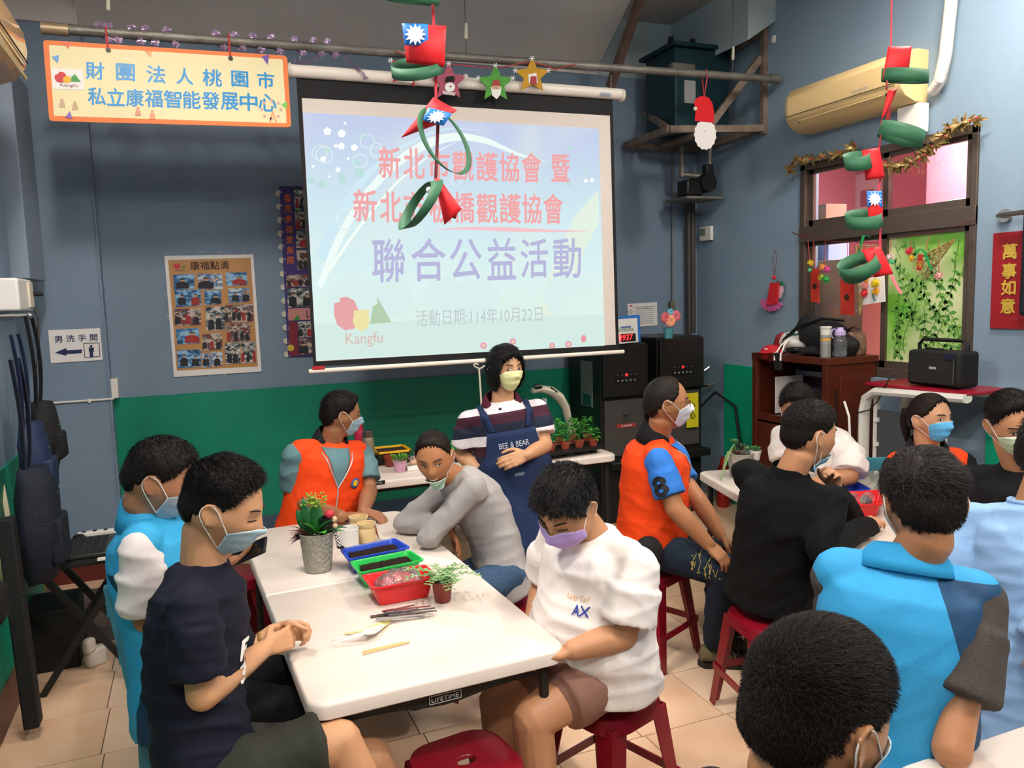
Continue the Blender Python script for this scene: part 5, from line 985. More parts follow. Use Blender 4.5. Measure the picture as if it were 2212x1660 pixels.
def skin_mat(c):
    k = 'skin_'+c; return MATS[k] if k in MATS else mat(k, c, .48, spec=.35, bump=(120, .05), sss=.08)
def Hm(F, roll=0.0):
    F = Vector(F).normalized(); U = Vector((0, 0, 1)); Rr = F.cross(U).normalized(); U = Rr.cross(F).normalized()
    Rr, U = Rr*math.cos(roll)-U*math.sin(roll), U*math.cos(roll)+Rr*math.sin(roll); return Matrix((Rr, F, U)).transposed()
class Person: pass
def hand(mb, wp, d, n_, side, curl=.4, sc_=1.0, spread=1.0, thumb=.5):
    d = Vector(d).normalized(); n_ = Vector(n_); n_ = (n_-d*n_.dot(d)).normalized(); s_ = d.cross(n_)*(1 if side > 0 else -1); wp = Vector(wp)
    def rot(v, ang): return v*math.cos(ang)+n_*math.sin(ang)
    for off, L_, r_ in ((.027, .070, .0088), (.0092, .079, .0090), (-.0095, .073, .0086), (-.027, .057, .0077)):
        k0 = wp+(d*(.086-abs(off)*.25)+s_*off)*sc_; mb.capsule(wp+(d*.012+s_*off*.55)*sc_, k0, .0135*sc_, .0112*sc_, 10)
        a_ = 0; p = k0; dd = (d+s_*off*2.2*spread).normalized()
        for seg, c_ in ((.45, .75), (.31, 1.15), (.24, .8)):
            a_ += curl*c_; v = dd*math.cos(a_)+n_*math.sin(a_); q = p+v*L_*seg*sc_; mb.capsule(p, q, r_*sc_, r_*.92*sc_, 10); p = q; r_ *= .93
    mb.ell(wp+d*.045*sc_+n_*.004, (s_*.036*sc_, n_*.016*sc_, d*.047*sc_), 14, 8)
    t0 = wp+(d*.018+s_*.022)*sc_; t1 = t0+(d*.62+s_*.62+n_*(.25+thumb*.4)).normalized()*.042*sc_; t2 = t1+(d*.85+s_*(.35-.5*thumb)+n_*(.25+thumb*.4)).normalized()*.032*sc_; t3 = t2+(d*.95-s_*.3*thumb+n_*(.2+thumb*.3)).normalized()*.026*sc_
    mb.capsule(t0, t1, .0135*sc_, .0112*sc_, 10); mb.capsule(t1, t2, .0108*sc_, .0098*sc_, 10); mb.capsule(t2, t3, .0096*sc_, .0086*sc_, 10)
BR = dict(w=1.0)
def person(label, pelvis, neck, head, head_dir, body_dir, hair, skin='c08f70', pitch=0, roll=0, s=1.0, hs=1.05, build=1.0, belly=0.0, shoulder=.175, shoulder_dir=None,
           arms=None, legs=None, shirt=None, vest=None, pants=None, mask=None, gaze=0.0, eyes='open', bare_legs=False, voxel=.0052, lean_round=0.0, strands=3500, neck_fwd=.0, shoes=None, smile=False, brows=True, fat=0.0):
    P = Person(); t = thing('person', label, 'person', (pelvis[0], pelvis[1], 0)); P.root = t
    PEL, NK, HD = Vector(pelvis), Vector(neck), Vector(head); B = heading(body_dir); up = (NK-PEL).normalized(); Rt = B.cross(Vector((0, 0, 1))).normalized(); Rt = (Rt-up*Rt.dot(up)).normalized(); Fd = up.cross(Rt)*1.0
    if Fd.dot(B) < 0: Fd = -Fd
    SB = heading(shoulder_dir) if shoulder_dir is not None else B; SR_ = SB.cross(Vector((0, 0, 1))).normalized(); SR_ = (SR_-up*SR_.dot(up)).normalized(); SF = up.cross(SR_); SF = SF if SF.dot(SB) > 0 else -SF
    T = (Rt, Fd, up, PEL); L_ = (NK-PEL).length; sk = skin_mat(skin)
    H = Hm(Vector((heading(head_dir).x*math.cos(R_(pitch)), heading(head_dir).y*math.cos(R_(pitch)), math.sin(R_(pitch)))), R_(roll)); S_ = s*hs
    def h2w(p): return HD+H@(Vector(p)*S_)
    shw = shoulder*s*(1+(build-1)*.75)+(.006 if vest else 0); sh = {1: NK-up*.055*s+SR_*shw, -1: NK-up*.055*s-SR_*shw}
    arms = arms or {}; legs = legs or {}
    # ---- torso rings
    def torso(k=1.0, lo=-.11, hi=1.0, ext=0.0, hem=1.0, bel=belly):
        R = []; prof = [(lo, .165*hem, .125*hem), (0.0, .165, .12), (.2, .150, .108), (.42, .143, .108), (.62, .147, .116), (.78, .150, .116), (.89, .138, .104), (.96, .098, .080), (hi+.03, .062, .058)]
        for f, w_, d_ in prof:
            c = PEL+up*(f*L_) - Fd*(lean_round*math.sin(math.pi*min(max(f, 0), 1))) ; g_ = min(max(f, 0), 1)
            a_ = (Rt*(1-g_)+SR_*g_).normalized(); b_ = (Fd*(1-g_)+SF*g_).normalized()
            bl = bel*math.exp(-((f-.25)/.28)**2); w2 = (w_*build+bl*.5)*s+ext; d2 = (d_*build+bl*.6)*s+ext; c = c+b_*bl*.35*s
            if f > .93: w2, d2 = w_*s+ext*.6, d_*s+ext*.6
            R.append([c+a_*math.cos(q)*w2*k+b_*math.sin(q)*d2*k for q in [2*math.pi*i/28 for i in range(28)]])
        return R
    body = MB(); body.rings(torso(.80, lo=-.02, hi=.93)); info = {}
    # neck
    nb = NK+up*.0; nt_ = h2w((0, -.028, -.07)); body.capsule(nb-up*.02, nt_, .060*s, .054*s*hs, 16); body.capsule(h2w((0, -.01, -.05)), nt_, .05*S_, .05*S_, 14)
    G, _ = head_grid(fat=fat); body.rings([[h2w(p) for p in row] for row in G.tolist()])
    for sx in (-1, 1):   # ears
        e = lambda a_, b_, c_: h2w((sx*a_, b_, c_))
        body.ell(e(.077, -.012, -.004), ((H@Vector((sx*.006, -.004, 0)))*S_, (H@Vector((sx*.005, -.016, .003)))*S_, (H@Vector((0, -.006, .030)))*S_), 12, 8)
        body.tube([e(.076, .000, .012), e(.082, -.006, .026), e(.088, -.020, .026), e(.089, -.030, .010), e(.085, -.024, -.010), e(.078, -.010, -.028)], .0042*S_, n=8)
    # arms
    for sd in (1, -1):
        a = arms.get(sd)
        if a is None: a = dict(w=sh[sd]-Vector((0, 0, .45))+SB*.12)
        wr = Vector(a['w']); el = Vector(a['el']) if 'el' in a else ik(sh[sd], wr, .285*s, .25*s, a.get('pole', Vector((0, 0, -1))-SB*.6+SR_*sd*.3))
        a.update(el=el, wr=wr); arms[sd] = a; ar = a.get('r', 1.0)*build**.5*s
        body.capsule(sh[sd], el, (.034 if shirt else .047)*ar, (.034 if shirt and shirt['sleeve'] == 'long' else .040)*ar, 16); m1 = el.lerp(wr, .3); lg_ = .033 if shirt and shirt['sleeve'] == 'long' else .041; body.capsule(el, m1, min(.040, lg_)*ar, lg_*ar, 16); body.capsule(m1, wr, lg_*ar, .027*ar, 16)
        if shirt and shirt['sleeve'] == 'long': a['thin'] = 1
        hd = a.get('hd', wr-el); hand(body, wr, hd, a.get('hn', Vector((0, 0, -1))), sd, a.get('curl', .35), a.get('hs', 1.0)*s, a.get('spread', 1.0), a.get('thumb', .4))
        body.capsule(NK-up*.07, sh[sd], .036*s, .034*s, 14)
    # legs
    hip = {1: PEL+Rt*.09*s, -1: PEL-Rt*.09*s}; LG = {}
    for sd in (1, -1):
        l_ = legs.get(sd)
        if l_ is None: continue
        an = Vector(l_['a']); kn = Vector(l_['k']) if 'k' in l_ else ik(hip[sd], an, .43*s, .41*s, B+Vector((0, 0, .9))); LG[sd] = (hip[sd], kn, an); bb = build**.6
        if bare_legs or l_.get('calf'):
            body.capsule(hip[sd].lerp(kn, .2), kn, .078*s*bb, .056*s*bb, 16); c1 = kn.lerp(an, .3); body.capsule(kn, c1, .054*s*bb, .055*s*bb, 16); body.capsule(c1, an, .055*s*bb, .037*s, 16)
            fd = l_.get('fd', B); body.capsule(an-Vector((0, 0, .02)), an+fd*.13-Vector((0, 0, .045)), .036*s, .03*s, 12)
    me = remesh(body, voxel, 3, .5); o = place(me, 'body', sk, t, smooth='all'); P.body = o; P.H = H; P.h2w = h2w
    # ---- face details (local head surface for projection)
    hb = MB(); hb.rings([[Vector(p) for p in r] for r in G.tolist()]); hbv = BVHTree.FromPolygons([v[:] for v in hb.v], hb.f)
    def front(x_, z_, off=.0): 
        r = hbv.ray_cast(Vector((x_, .3, z_)), Vector((0, -1, 0))); return Vector((x_, (r[0].y if r[0] else .05)+off, z_))
    def side(az, z_, off):
        d_ = Vector((math.sin(az), math.cos(az), 0)); r = hbv.ray_cast(d_*.3+Vector((0, 0, z_)), -d_); q = r[0] if r[0] else d_*.06+Vector((0, 0, z_)); return q+d_*off
    if eyes:
        LASH = mat('lash_black', '1a120e', .7); EW = mat('eye_white', 'd9cfc6', .25); IR = mat('iris_dark', '1c0f0a', .1)
        for sx in (-1, 1):
            cx, cz = sx*.0315, .003; hw = .0135; op = {'open': .0042, 'narrow': .0028, 'closed': 0.0}[eyes]
            if op:
                n_ = 10; top = [(cx-hw+2*hw*k/n_, cz+op*math.sin(math.pi*k/n_)**.8) for k in range(n_+1)]; bot = [(cx-hw+2*hw*k/n_, cz-op*.75*math.sin(math.pi*k/n_)) for k in range(n_+1)]
                e = MB(); G2 = [[h2w(front(*p, .0022)) for p in top], [h2w(front((a_[0]+b_[0])/2, (a_[1]+b_[1])/2, .0034)) for a_, b_ in zip(top, bot)], [h2w(front(*p, .0022)) for p in bot]]
                eo = e.sheet(G2, .001).build('eye', EW, t, smooth='all'); ic = (cx+gaze*.006, cz+.0002); yc = front(*ic, .0042)
                r_ = min(op*1.05, .0048); MB().lathe([(r_*1.15, -.0012), (r_*1.15, .0002), (r_*.6, .0008), (.0001, .0009)], h2w(yc), 14, ax=(H@Vector((S_*1.15, 0, 0)), H@Vector((0, 0, S_)), H@Vector((0, S_, 0)))).build('iris', IR, eo, smooth=True)
            else: top = [(cx-hw+2*hw*k/10, cz-.003-.0015*math.sin(math.pi*k/10)) for k in range(11)]
            MB().tube([h2w(front(p[0], p[1]+.0003, .0026)) for p in top], .0013*S_, n=6).build('eyelid', LASH, t)
    if brows:
        for sx in (-1, 1): MB().tube([h2w(front(sx*(.014+.034*k/8), .0235+.005*math.sin(math.pi*k/8*.8), .0015)) for k in range(9)], [.0012*S_+.0017*S_*math.sin(math.pi*(k+1)/11) for k in range(9)], n=6, flat=.8).build('eyebrow', mat('brow_black', '1f1612', .8), t)
    if smile: MB().tube([h2w(front(.026*(k/5-1), -.068+.008*(k/5-1)**2, .0015)) for k in range(11)], .0018*S_, n=6).build('lips', mat('lip_line', '7a3f35', .5), t); MB().tube([h2w(front(.018*(k/5-1), -.066+.006*(k/5-1)**2, .0022)) for k in range(11)], .0016*S_, n=6).build('teeth', mat('teeth', 'e8e0d6', .3), t)
    # ---- hair
    if hair:
        style = hair.get('style', 'short'); thk = hair.get('t', .014); sd_t = hair.get('side', .006); hc = hair.get('c', '15100d')
        HG, (sx_, sy_, sz_) = head_grid(96, 72); base = np.stack([.0765*np.sign(sx_)*np.abs(sx_)**.92, np.where(sy_ > 0, .094, .104)*np.sign(sy_)*np.abs(sy_)**.93, .118*np.sign(sz_)*np.abs(sz_)**.95+0*sx_], -1)
        z = base[..., 2]; low = sst(.0, -.105, z); base[..., 0] *= 1-(.33 if style != 'long' else .12)*low**1.15
        base[..., 1] = np.where(base[..., 1] < 0, base[..., 1]*(1-(.55 if style != 'long' else .22)*sst(-.015, -.1, z)), base[..., 1])
        az = np.abs(np.arctan2(sx_, sy_)); hl = hairline(az, style)+.004*np.sin(az*37+sx_*9)+.003*np.sin(az*71+2); mk = sst(-.006, .016, z-hl)
        if style in ('short', 'receding', 'fringe', 'pony'): mk *= 1-np.exp(-((az-1.62)/.16)**2)*sst(.03, .012, z)
        topw = sst(.015, .07, z); th = (sd_t*(1-topw)+thk*topw)
        if style == 'long': th = thk*(.75+.25*topw)+.012*sst(0, -.06, z)
        nz = np.array([[noise.noise(Vector((p[0]*38, p[1]*38, p[2]*38+hair.get('seed', 0)))) for p in row] for row in base.tolist()]); th = th*(1+.28*nz*(thk/.014)*.6)
        nrm = base/np.linalg.norm(base, axis=-1, keepdims=True); HP = base+nrm*(th*mk-(1-mk)*.02)[..., None]
        hm = mat('hair_'+hc, hc, .42, spec=.16, bump=(300, .3, (1, 1, .3))); hairo = MB().rings([[h2w(p) for p in r] for r in HP.tolist()]).build('hair', hm, t, smooth='all'); P.hair = hairo
        # strands
        ns = strands; iv = RNG.integers(2, 70, ns*4); iu = RNG.integers(0, 96, ns*4); fu = RNG.random(ns*4); mkk = mk[iv, iu]; cosw = np.sin(np.linspace(.02, np.pi-.02, 72))[iv]
        keep = (mkk > .35) & (RNG.random(ns*4) < cosw); iv, iu, fu = iv[keep][:ns], iu[keep][:ns], fu[keep][:ns]; p = HP[iv, iu]*(1-fu[:, None])+HP[iv, (iu+1) % 96]*fu[:, None]; p = p+(HP[np.minimum(iv+1, 71), iu]-HP[iv, iu])*RNG.random(len(iv))[:, None]
        n2 = p/np.linalg.norm(p, axis=1)[:, None]; lz = sst(.015, .07, p[:, 2]); ln_ = (hair.get('ls', .006)*(1-lz)+hair.get('lt', .016)*lz)*RNG.uniform(.6, 1.3, len(p))
        comb = np.array(hair.get('comb', (0, .7, -.3))); flow = comb[None]*(1-.0*lz[:, None])+np.stack([p[:, 0]*6, p[:, 1]*3-.2*0, -np.ones(len(p))*.9*(1-lz)], 1)+RNG.normal(0, .22, (len(p), 3)); flow -= n2*(flow*n2).sum(1)[:, None]; flow /= np.linalg.norm(flow, axis=1)[:, None]+1e-6
        rise = hair.get('rise', .5); d1 = n2*rise+flow*(1-rise*.6); d1 /= np.linalg.norm(d1, axis=1)[:, None]; d2 = d1*.6+flow*.6; d2[:, 2] -= .15; d2 /= np.linalg.norm(d2, axis=1)[:, None]
        sdv = np.cross(d1, n2)+RNG.normal(0, .3, p.shape); sdv /= np.linalg.norm(sdv, axis=1)[:, None]+1e-6; wd = hair.get('w', .0009)
        r0 = p-n2*.002; r1 = r0+d1*ln_[:, None]*.6; r2 = r1+d2*ln_[:, None]*.6; V = np.stack([r0-sdv*wd, r0+sdv*wd, r1-sdv*wd*.7, r1+sdv*wd*.7, r2], 1).reshape(-1, 3)
        Mh = np.array(H)*S_; V = V@Mh.T+np.array(HD); k = np.arange(len(p))*5; F_ = [f for i in k.tolist() for f in ((i, i+1, i+3, i+2), (i+2, i+3, i+4))]
        sm_ = bpy.data.meshes.new('strands'); sm_.from_pydata(V.tolist(), [], F_); place(sm_, 'strands', hm, hairo, smooth='all', kind='stuff')
        if hair.get('tail'):
            pts = [h2w(q) for q in ((0, -.10, .035), (-.005, -.135, .03), (-.01, -.15, -.02), (-.01, -.145, -.08), (-.005, -.13, -.13))]; soft(MB().tube(pts, [.016, .024, .027, .02, .006], n=12), .006, 30).build('ponytail', hm, hairo, smooth='all'); MB().lathe([(.017, -.006), (.02, 0), (.017, .006)], pts[0], 12, ax=(H@Vector((1, 0, 0)), H@Vector((0, 0, 1)), H@Vector((0, 1, 0)))).build('hair_tie', BLACK, hairo)
    # ---- mask
    if mask:
        mc, mode = mask[0], mask[1]; mm = mat('mask_'+mc, mc, .85, bump=(400, .15)); zt, zb, az_ = {'full': (-.006, -.104, 1.02), 'chin': (-.071, -.138, 1.05), 'nose': (-.022, -.112, 1.02)}[mode]; extra = {'full': .004, 'chin': .010, 'nose': .005}[mode]
        nr_, nc_ = 15, 25; Gm = []
        for i in range(nr_):
            f = i/(nr_-1); row = []
            for j in range(nc_):
                g_ = j/(nc_-1)*2-1; sq = abs(g_)**3; z_ = (zt-.016*sq)*(1-f)+(zb+.022*sq)*f; q = side(g_*az_, max(z_, -.108), extra+.0018*math.cos(f*math.pi*6)*(1-sq)+.006*math.exp(-(g_/.3)**2)*math.sin(math.pi*min(f*1.05, 1)))
                q.z = z_
                if z_ < -.1: q.y = min(q.y, .088)*(1-.3*min((-.1-z_)/.02, 1))
                row.append(q)
            Gm.append(row)
        A_ = np.array([[list(q) for q in r] for r in Gm])
        for _ in range(3):
            Bm = A_.copy(); Bm[1:-1, 1:-1] = (A_[:-2, 1:-1]+A_[2:, 1:-1]+A_[1:-1, :-2]+A_[1:-1, 2:]+2*A_[1:-1, 1:-1])/6; Bm[..., 1] = np.maximum(Bm[..., 1], A_[..., 1]); A_ = Bm
        G3 = [[h2w(q) for q in r] for r in A_.tolist()]; mo = MB().sheet(G3, .0012).build('face_mask', mm, t, smooth='all')
        MB().tube(G3[0][4:-4], .0012*S_, n=6).tube([r[0] for r in G3], .0014*S_, n=6).tube([r[-1] for r in G3], .0014*S_, n=6).build('mask_seam', mat('mask_edge_'+mc, mask[2] if len(mask) > 2 else 'e9eef0', .8), mo)
        for sx, cj in ((-1, 0), (1, -1)):
            c1, c2 = G3[0][cj], G3[-1][cj]; e1, e2, e3 = h2w((sx*.0815, .002, .022)), h2w((sx*.088, -.026, .024)), h2w((sx*.083, -.020, -.024)); MB().tube(chaikin([c1, c1.lerp(e1, .5)+(e1-HD)*.01, e1, e2, h2w((sx*.089, -.034, .0)), e3, c2.lerp(e3, .5), c2]), .0013*S_, n=6).build('ear_loop', mat('loop_white', 'eeeae6', .8), mo, smooth=True)
    # ---- clothes
    P.T = T
    if shirt:
        c = MB(); c.rings(torso(1.02, lo=shirt.get('lo', -.16), ext=.012, hem=shirt.get('hem', 1.02)))
        for sd in (1, -1):
            a = arms[sd]; ar = a.get('r', 1.0)*build**.5*s; c.capsule(NK-up*.040*s, sh[sd]-up*.010, .052*s, .056*ar, 16); c.capsule(NK-up*.075*s, sh[sd]-up*.02, .06*s, .055*ar, 16); lo_ = shirt.get('loose', 1.0)
            if shirt['sleeve'] == 'long': e1 = a['el']; c.capsule(sh[sd], e1, .060*ar, .052*ar*lo_, 16); c.capsule(e1, e1.lerp(a['wr'], .55), .052*ar*lo_, .050*ar, 16); c.cyl(e1.lerp(a['wr'], .5), e1.lerp(a['wr'], shirt.get('cuff', .93)), .051*ar, .041*ar, 18)
            else: f = shirt.get('f', .66); e1 = sh[sd].lerp(a['el'], f); c.ball(sh[sd]-up*.004, .055*ar, 16, 10); c.cyl(sh[sd], e1, .055*ar, .060*ar*lo_, 20); c.cyl(sh[sd].lerp(e1, .35), e1, .058*ar*lo_, .060*ar*lo_, 20)
        me = remesh(c, shirt.get('vox', .0085), 5, .5); wrinkle(me, shirt.get('wr', .012), T, seed=int(abs(pelvis[0])*100), sc_=shirt.get('wsc', (6, 6, 13)))
        m = shirt['m']; so = place(me, shirt.get('name', 'shirt'), m, t, smooth='all'); P.shirt = so; P.shirt_bvh = None; add_lc(so, T)
        if shirt.get('neck'):
            st = shirt['neck']; cl = MB(); nr2 = .060*s; pts = [NK+up*.012+SR_*math.cos(q)*nr2*1.1+SF*math.sin(q)*nr2*1.15-up*.022*max(math.sin(q), 0) for q in np.linspace(0, 2*math.pi, 30, endpoint=False)]
            cl.tube(pts, .0065*s, n=8, closed=True); cl.build('neckband', st, so, smooth=True)
    if vest:
        c = MB(); c.rings(torso(1.06, lo=vest.get('lo', -.14), ext=.020, hem=1.03))
        for sd in (1, -1): q0 = NK-up*.04*s; c.capsule(q0, sh[sd].lerp(q0, vest.get('in', .16))+up*.004, .064*s, .064*s, 16)
        me = remesh(c, .0085, 5, .5); wrinkle(me, vest.get('wr', .009), T, seed=int(abs(pelvis[1])*100)+3, sc_=(5, 5, 8)); vo = place(me, 'vest', vest['m'], t, smooth='all'); P.vest = vo; add_lc(vo, T)
        for sd in (1, -1):   # armhole binding
            cc = sh[sd].lerp(NK-up*.055*s, .10)-up*.028*s; ax2 = (SR_*sd-up*.15).normalized()
    if pants:
        c = MB(); bb = build**.6; c.ell(PEL+up*.0, (Rt*.172*s*build, Fd*.125*s*build, up*.12*s), 20, 12)
        for sd in LG:
            h_, k_, a_ = LG[sd]
            if pants['len'] == 'long': c.capsule(h_, k_, .092*s*bb, .072*s*bb, 18); c.capsule(k_, k_.lerp(a_, .5), .070*s*bb, .066*s*bb, 18); c.cyl(k_.lerp(a_, .4), k_.lerp(a_, .96), .066*s*bb, .062*s, 18)
            else: f = pants.get('f', .85); c.capsule(h_, h_.lerp(k_, .5), .096*s*bb, .092*s*bb, 18); c.cyl(h_.lerp(k_, .3), h_.lerp(k_, f), .092*s*bb, .090*s*bb, 20)
        me = remesh(c, .009, 4, .5); wrinkle(me, .012, T, seed=5+int(abs(pelvis[0])*90), sc_=(8, 8, 8)); po = place(me, pants.get('name', 'trousers'), pants['m'], t, smooth='all'); P.pants = po
    P.sh, P.NK, P.up, P.Rt, P.Fd, P.SR, P.SF, P.PEL, P.L, P.arms, P.LG, P.torso, P.s, P.HD = sh, NK, up, Rt, Fd, SR_, SF, PEL, L_, arms, LG, torso, s, HD
    return P
def add_lc(o, T):
    """torso coordinates kept on the cloth (right, forward, up from the hips) for its woven pattern"""
    me = o.data; Mr = ROOT[o.parent.name]; n = len(me.vertices); co = co_of(me)+np.array(Mr.translation, dtype=np.float32); L_ = (co-np.array(T[3], dtype=np.float32))@np.array([T[0], T[1], T[2]], dtype=np.float32).T
    a = me.attributes.new('weave', 'FLOAT_VECTOR', 'POINT'); a.data.foreach_set('vector', L_.astype(np.float32).ravel())
def caster(o): 
    me = o.data; off = Vector(ROOT[o.parent.name].translation); tr = BVHTree.FromPolygons([v.co[:] for v in me.vertices], [p.vertices[:] for p in me.polygons])
    def f(origin, d, lift=.003):
        r = tr.ray_cast(Vector(origin)-off, Vector(d).normalized()); 
        return None if r[0] is None else r[0]+off+r[1]*lift*(1 if r[1].dot(Vector(d)) < 0 else -1)
    return f
def drape(o, pts, d, name, m, parent, lift=.003, th=.0015, grid=None):
    """a strip or patch laid on cloth: grid of points outside the body, cast along d"""
    f = caster(o); G = []
    for row in grid:
        rr_ = []
        for p in row:
            q = f(p, d, lift); rr_.append(q)
        G.append(rr_)
    for row in G:
        for j, q in enumerate(row):
            if q is None: row[j] = next((x for x in row[j:]+row[:j][::-1] if x is not None), None)
    G = [r for r in G if all(q is not None for q in r)]
    return MB().sheet(G, th).build(name, m, parent, smooth='all') if len(G) > 1 else None
def strip(o, a, b, width, outward, name, m, parent, n=14, lift=.004, wv=None):
    """band along a..b (points outside the surface) laid on the cloth, cast along -outward"""
    a, b, outward = Vector(a), Vector(b), Vector(outward).normalized(); d = (b-a).normalized(); w_ = d.cross(outward).normalized()*width/2
    return drape(o, None, -outward, name, m, parent, lift, .002, [[a.lerp(b, k/n)-w_+outward*.15, a.lerp(b, k/n)+outward*.15, a.lerp(b, k/n)+w_+outward*.15] for k in range(n+1)])
def drape_text(o, body, c, right, upv, w_, h_, outward, m, parent, lift=.004, bold=.0, name='lettering'):
    me = text_mesh(body); n = len(me.vertices); co = co_of(me); fs = [tuple(p.vertices) for p in me.polygons]; bpy.data.meshes.remove(me); lo, hi = co.min(0), co.max(0); f = caster(o); outward = Vector(outward).normalized(); V = []; last = None
    Vv = []; Ff = []
    for k, (dx, dy) in enumerate([(0, 0)]+([(bold, 0), (-bold, 0), (0, bold), (0, -bold)] if bold else [])):
        for q in co:
            u = (q[0]+dx-lo[0])/(hi[0]-lo[0])-.5; v = (q[1]+dy-lo[1])/(hi[1]-lo[1])-.5; p = Vector(c)+Vector(right)*u*w_+Vector(upv)*v*h_; r = f(p+outward*.2, -outward, lift+k*.00008); last = r if r is not None else (last or p); Vv.append(last)
        Ff += [tuple(i+k*n for i in g_) for g_ in fs]
    me = bpy.data.meshes.new(name); me.from_pydata([tuple(v) for v in Vv], [], Ff); return place(me, name, m, parent)
def vest_collar(P, m, h=.075, openv=.55, inner=None, name='collar'):
    NK, up, R2, F2, s = P.NK, P.up, P.SR, P.SF, P.s; G = []
    for j, (rr_, zz) in enumerate(((.070, .072), (.082, .056), (.098, .015), (.112, -.028))):
        row = []
        for q in np.linspace(math.pi/2+openv, math.pi/2+2*math.pi-openv, 30):
            back = -math.sin(q); fr = max(math.sin(q), 0); row.append(NK+R2*math.cos(q)*rr_*s*1.05+F2*(math.sin(q)*rr_*s*.98+.005)+up*(zz*(h/.075)+.016*back-.075*fr)*s)
        G.append(row)
    return MB().sheet(G, .004).build(name, m, P.vest if hasattr(P, 'vest') else P.shirt, smooth='all')
def weave_mat(name, base, rough=.8, bands=None, panels=None, bump_=(260, .12)):
    """bands: list of (height, colour) upward steps; panels: (colour, |x| threshold at z0, slope)"""
    m = mat(name, base, rough, bump=bump_); N = m.node_tree.nodes; L = m.node_tree.links; at = N.new('ShaderNodeAttribute'); at.attribute_name = 'weave'; sp = N.new('ShaderNodeSeparateXYZ'); L.new(at.outputs['Vector'], sp.inputs[0]); b = N['Principled BSDF']
    if bands:
        mr = N.new('ShaderNodeMapRange'); mr.inputs['From Min'].default_value = -.2; mr.inputs['From Max'].default_value = .7; L.new(sp.outputs['Z'], mr.inputs['Value']); cr = N.new('ShaderNodeValToRGB'); cr.color_ramp.interpolation = 'CONSTANT'; L.new(mr.outputs[0], cr.inputs[0]); e = cr.color_ramp.elements; e[0].color = lin(bands[0][1]); e[0].position = 0
        e.remove(e[1])
        for h_, c_ in bands[1:]: q = e.new((h_+.2)/.9); q.color = lin(c_)
        L.new(cr.outputs[0], b.inputs['Base Color'])
    if panels:
        col, expr = panels; mx = N.new('ShaderNodeMix'); mx.data_type = 'RGBA'; mx.inputs[6].default_value = lin(base); mx.inputs[7].default_value = lin(col); ab = N.new('ShaderNodeMath'); ab.operation = 'ADD' if 'back' in name else 'ABSOLUTE'; ab.inputs[1].default_value = 0; L.new(sp.outputs['X'], ab.inputs[0])
        last = None
        for (z0, x0, z1, x1, invert) in expr:   # side of the line through (z0,x0),(z1,x1), between z0 and z1
            mr = N.new('ShaderNodeMapRange'); mr.inputs['From Min'].default_value = z0; mr.inputs['From Max'].default_value = z1; mr.inputs['To Min'].default_value = x0; mr.inputs['To Max'].default_value = x1; L.new(sp.outputs['Z'], mr.inputs['Value'])
            gt = N.new('ShaderNodeMath'); gt.operation = 'GREATER_THAN'; L.new(ab.outputs[0], gt.inputs[0]); L.new(mr.outputs[0], gt.inputs[1])
            za = N.new('ShaderNodeMath'); za.operation = 'GREATER_THAN'; L.new(sp.outputs['Z'], za.inputs[0]); za.inputs[1].default_value = min(z0, z1); zb_ = N.new('ShaderNodeMath'); zb_.operation = 'LESS_THAN'; L.new(sp.outputs['Z'], zb_.inputs[0]); zb_.inputs[1].default_value = max(z0, z1)
            m1 = N.new('ShaderNodeMath'); m1.operation = 'MULTIPLY'; L.new(gt.outputs[0], m1.inputs[0]); L.new(za.outputs[0], m1.inputs[1]); m2 = N.new('ShaderNodeMath'); m2.operation = 'MULTIPLY'; L.new(m1.outputs[0], m2.inputs[0]); L.new(zb_.outputs[0], m2.inputs[1])
            if last is None: last = m2
            else: ad = N.new('ShaderNodeMath'); ad.operation = 'MAXIMUM'; L.new(last.outputs[0], ad.inputs[0]); L.new(m2.outputs[0], ad.inputs[1]); last = ad
        L.new(last.outputs[0], mx.inputs[0]); L.new(mx.outputs[2], b.inputs['Base Color'])
    return m
def cloth(name, c, rough=.85, b=(260, .12), **k): return mat(name, c, rough, bump=b, spec=.25, **k)

ORANGE = cloth('orange_vest_cloth', 'f0470f', .7, (200, .15)); BLK = cloth('black_collar_cloth', '17161a'); ZIP = mat('zip_silver', 'cdbcb8', .35, .4)
def zat(p, z): q = Vector(p); q.z = z; return q
def under(p, z): q = Vector(p); q.z = z; return q
def zipper(P, name='zipper', open_top=.80, xo=0.0):
    R2, F2, N_ = P.Rt, P.Fd, P.NK; o = P.vest; f = caster(o)
    for sd in (-1, 1):
        pts = []
        for k in range(13):
            h = P.L*(open_top+.12-k*.1*.3) if False else None
        top = P.PEL+P.up*P.L*.93+R2*sd*.085*P.s; mid = P.PEL+P.up*P.L*open_top*.72+R2*xo
        for k in range(9):
            q = f(top.lerp(mid, k/8)+F2*.4, -F2, .004)
            if q is not None: pts.append(q)
        if len(pts) > 2: MB().tube(pts, .0038, n=6).build(name, ZIP, o, smooth=True)
    pts = []
    for k in range(12):
        q = f((P.PEL+P.up*P.L*open_top*.72+R2*xo).lerp(P.PEL-P.up*.1+R2*xo, k/11)+F2*.4, -F2, .004)
        if q is not None: pts.append(q)
    if len(pts) > 2: MB().tube(pts, .0042, n=6).build(name, ZIP, o, smooth=True)
def inner_front(P, m, open_top=.80, name='shirt_front'):
    """the V of shirt seen between the open vest fronts"""
    G = []
    for k in range(10):
        g_ = k/9; c = (P.PEL+P.up*P.L*.98).lerp(P.PEL+P.up*P.L*open_top*.72, g_); w_ = .075*P.s*(1-g_)+.003
        G.append([c+P.Rt*w_*j/3+P.Fd*.4 for j in range(-3, 4)])
    return drape(P.vest, None, -P.Fd, name, m, P.vest, .003, .002, G)

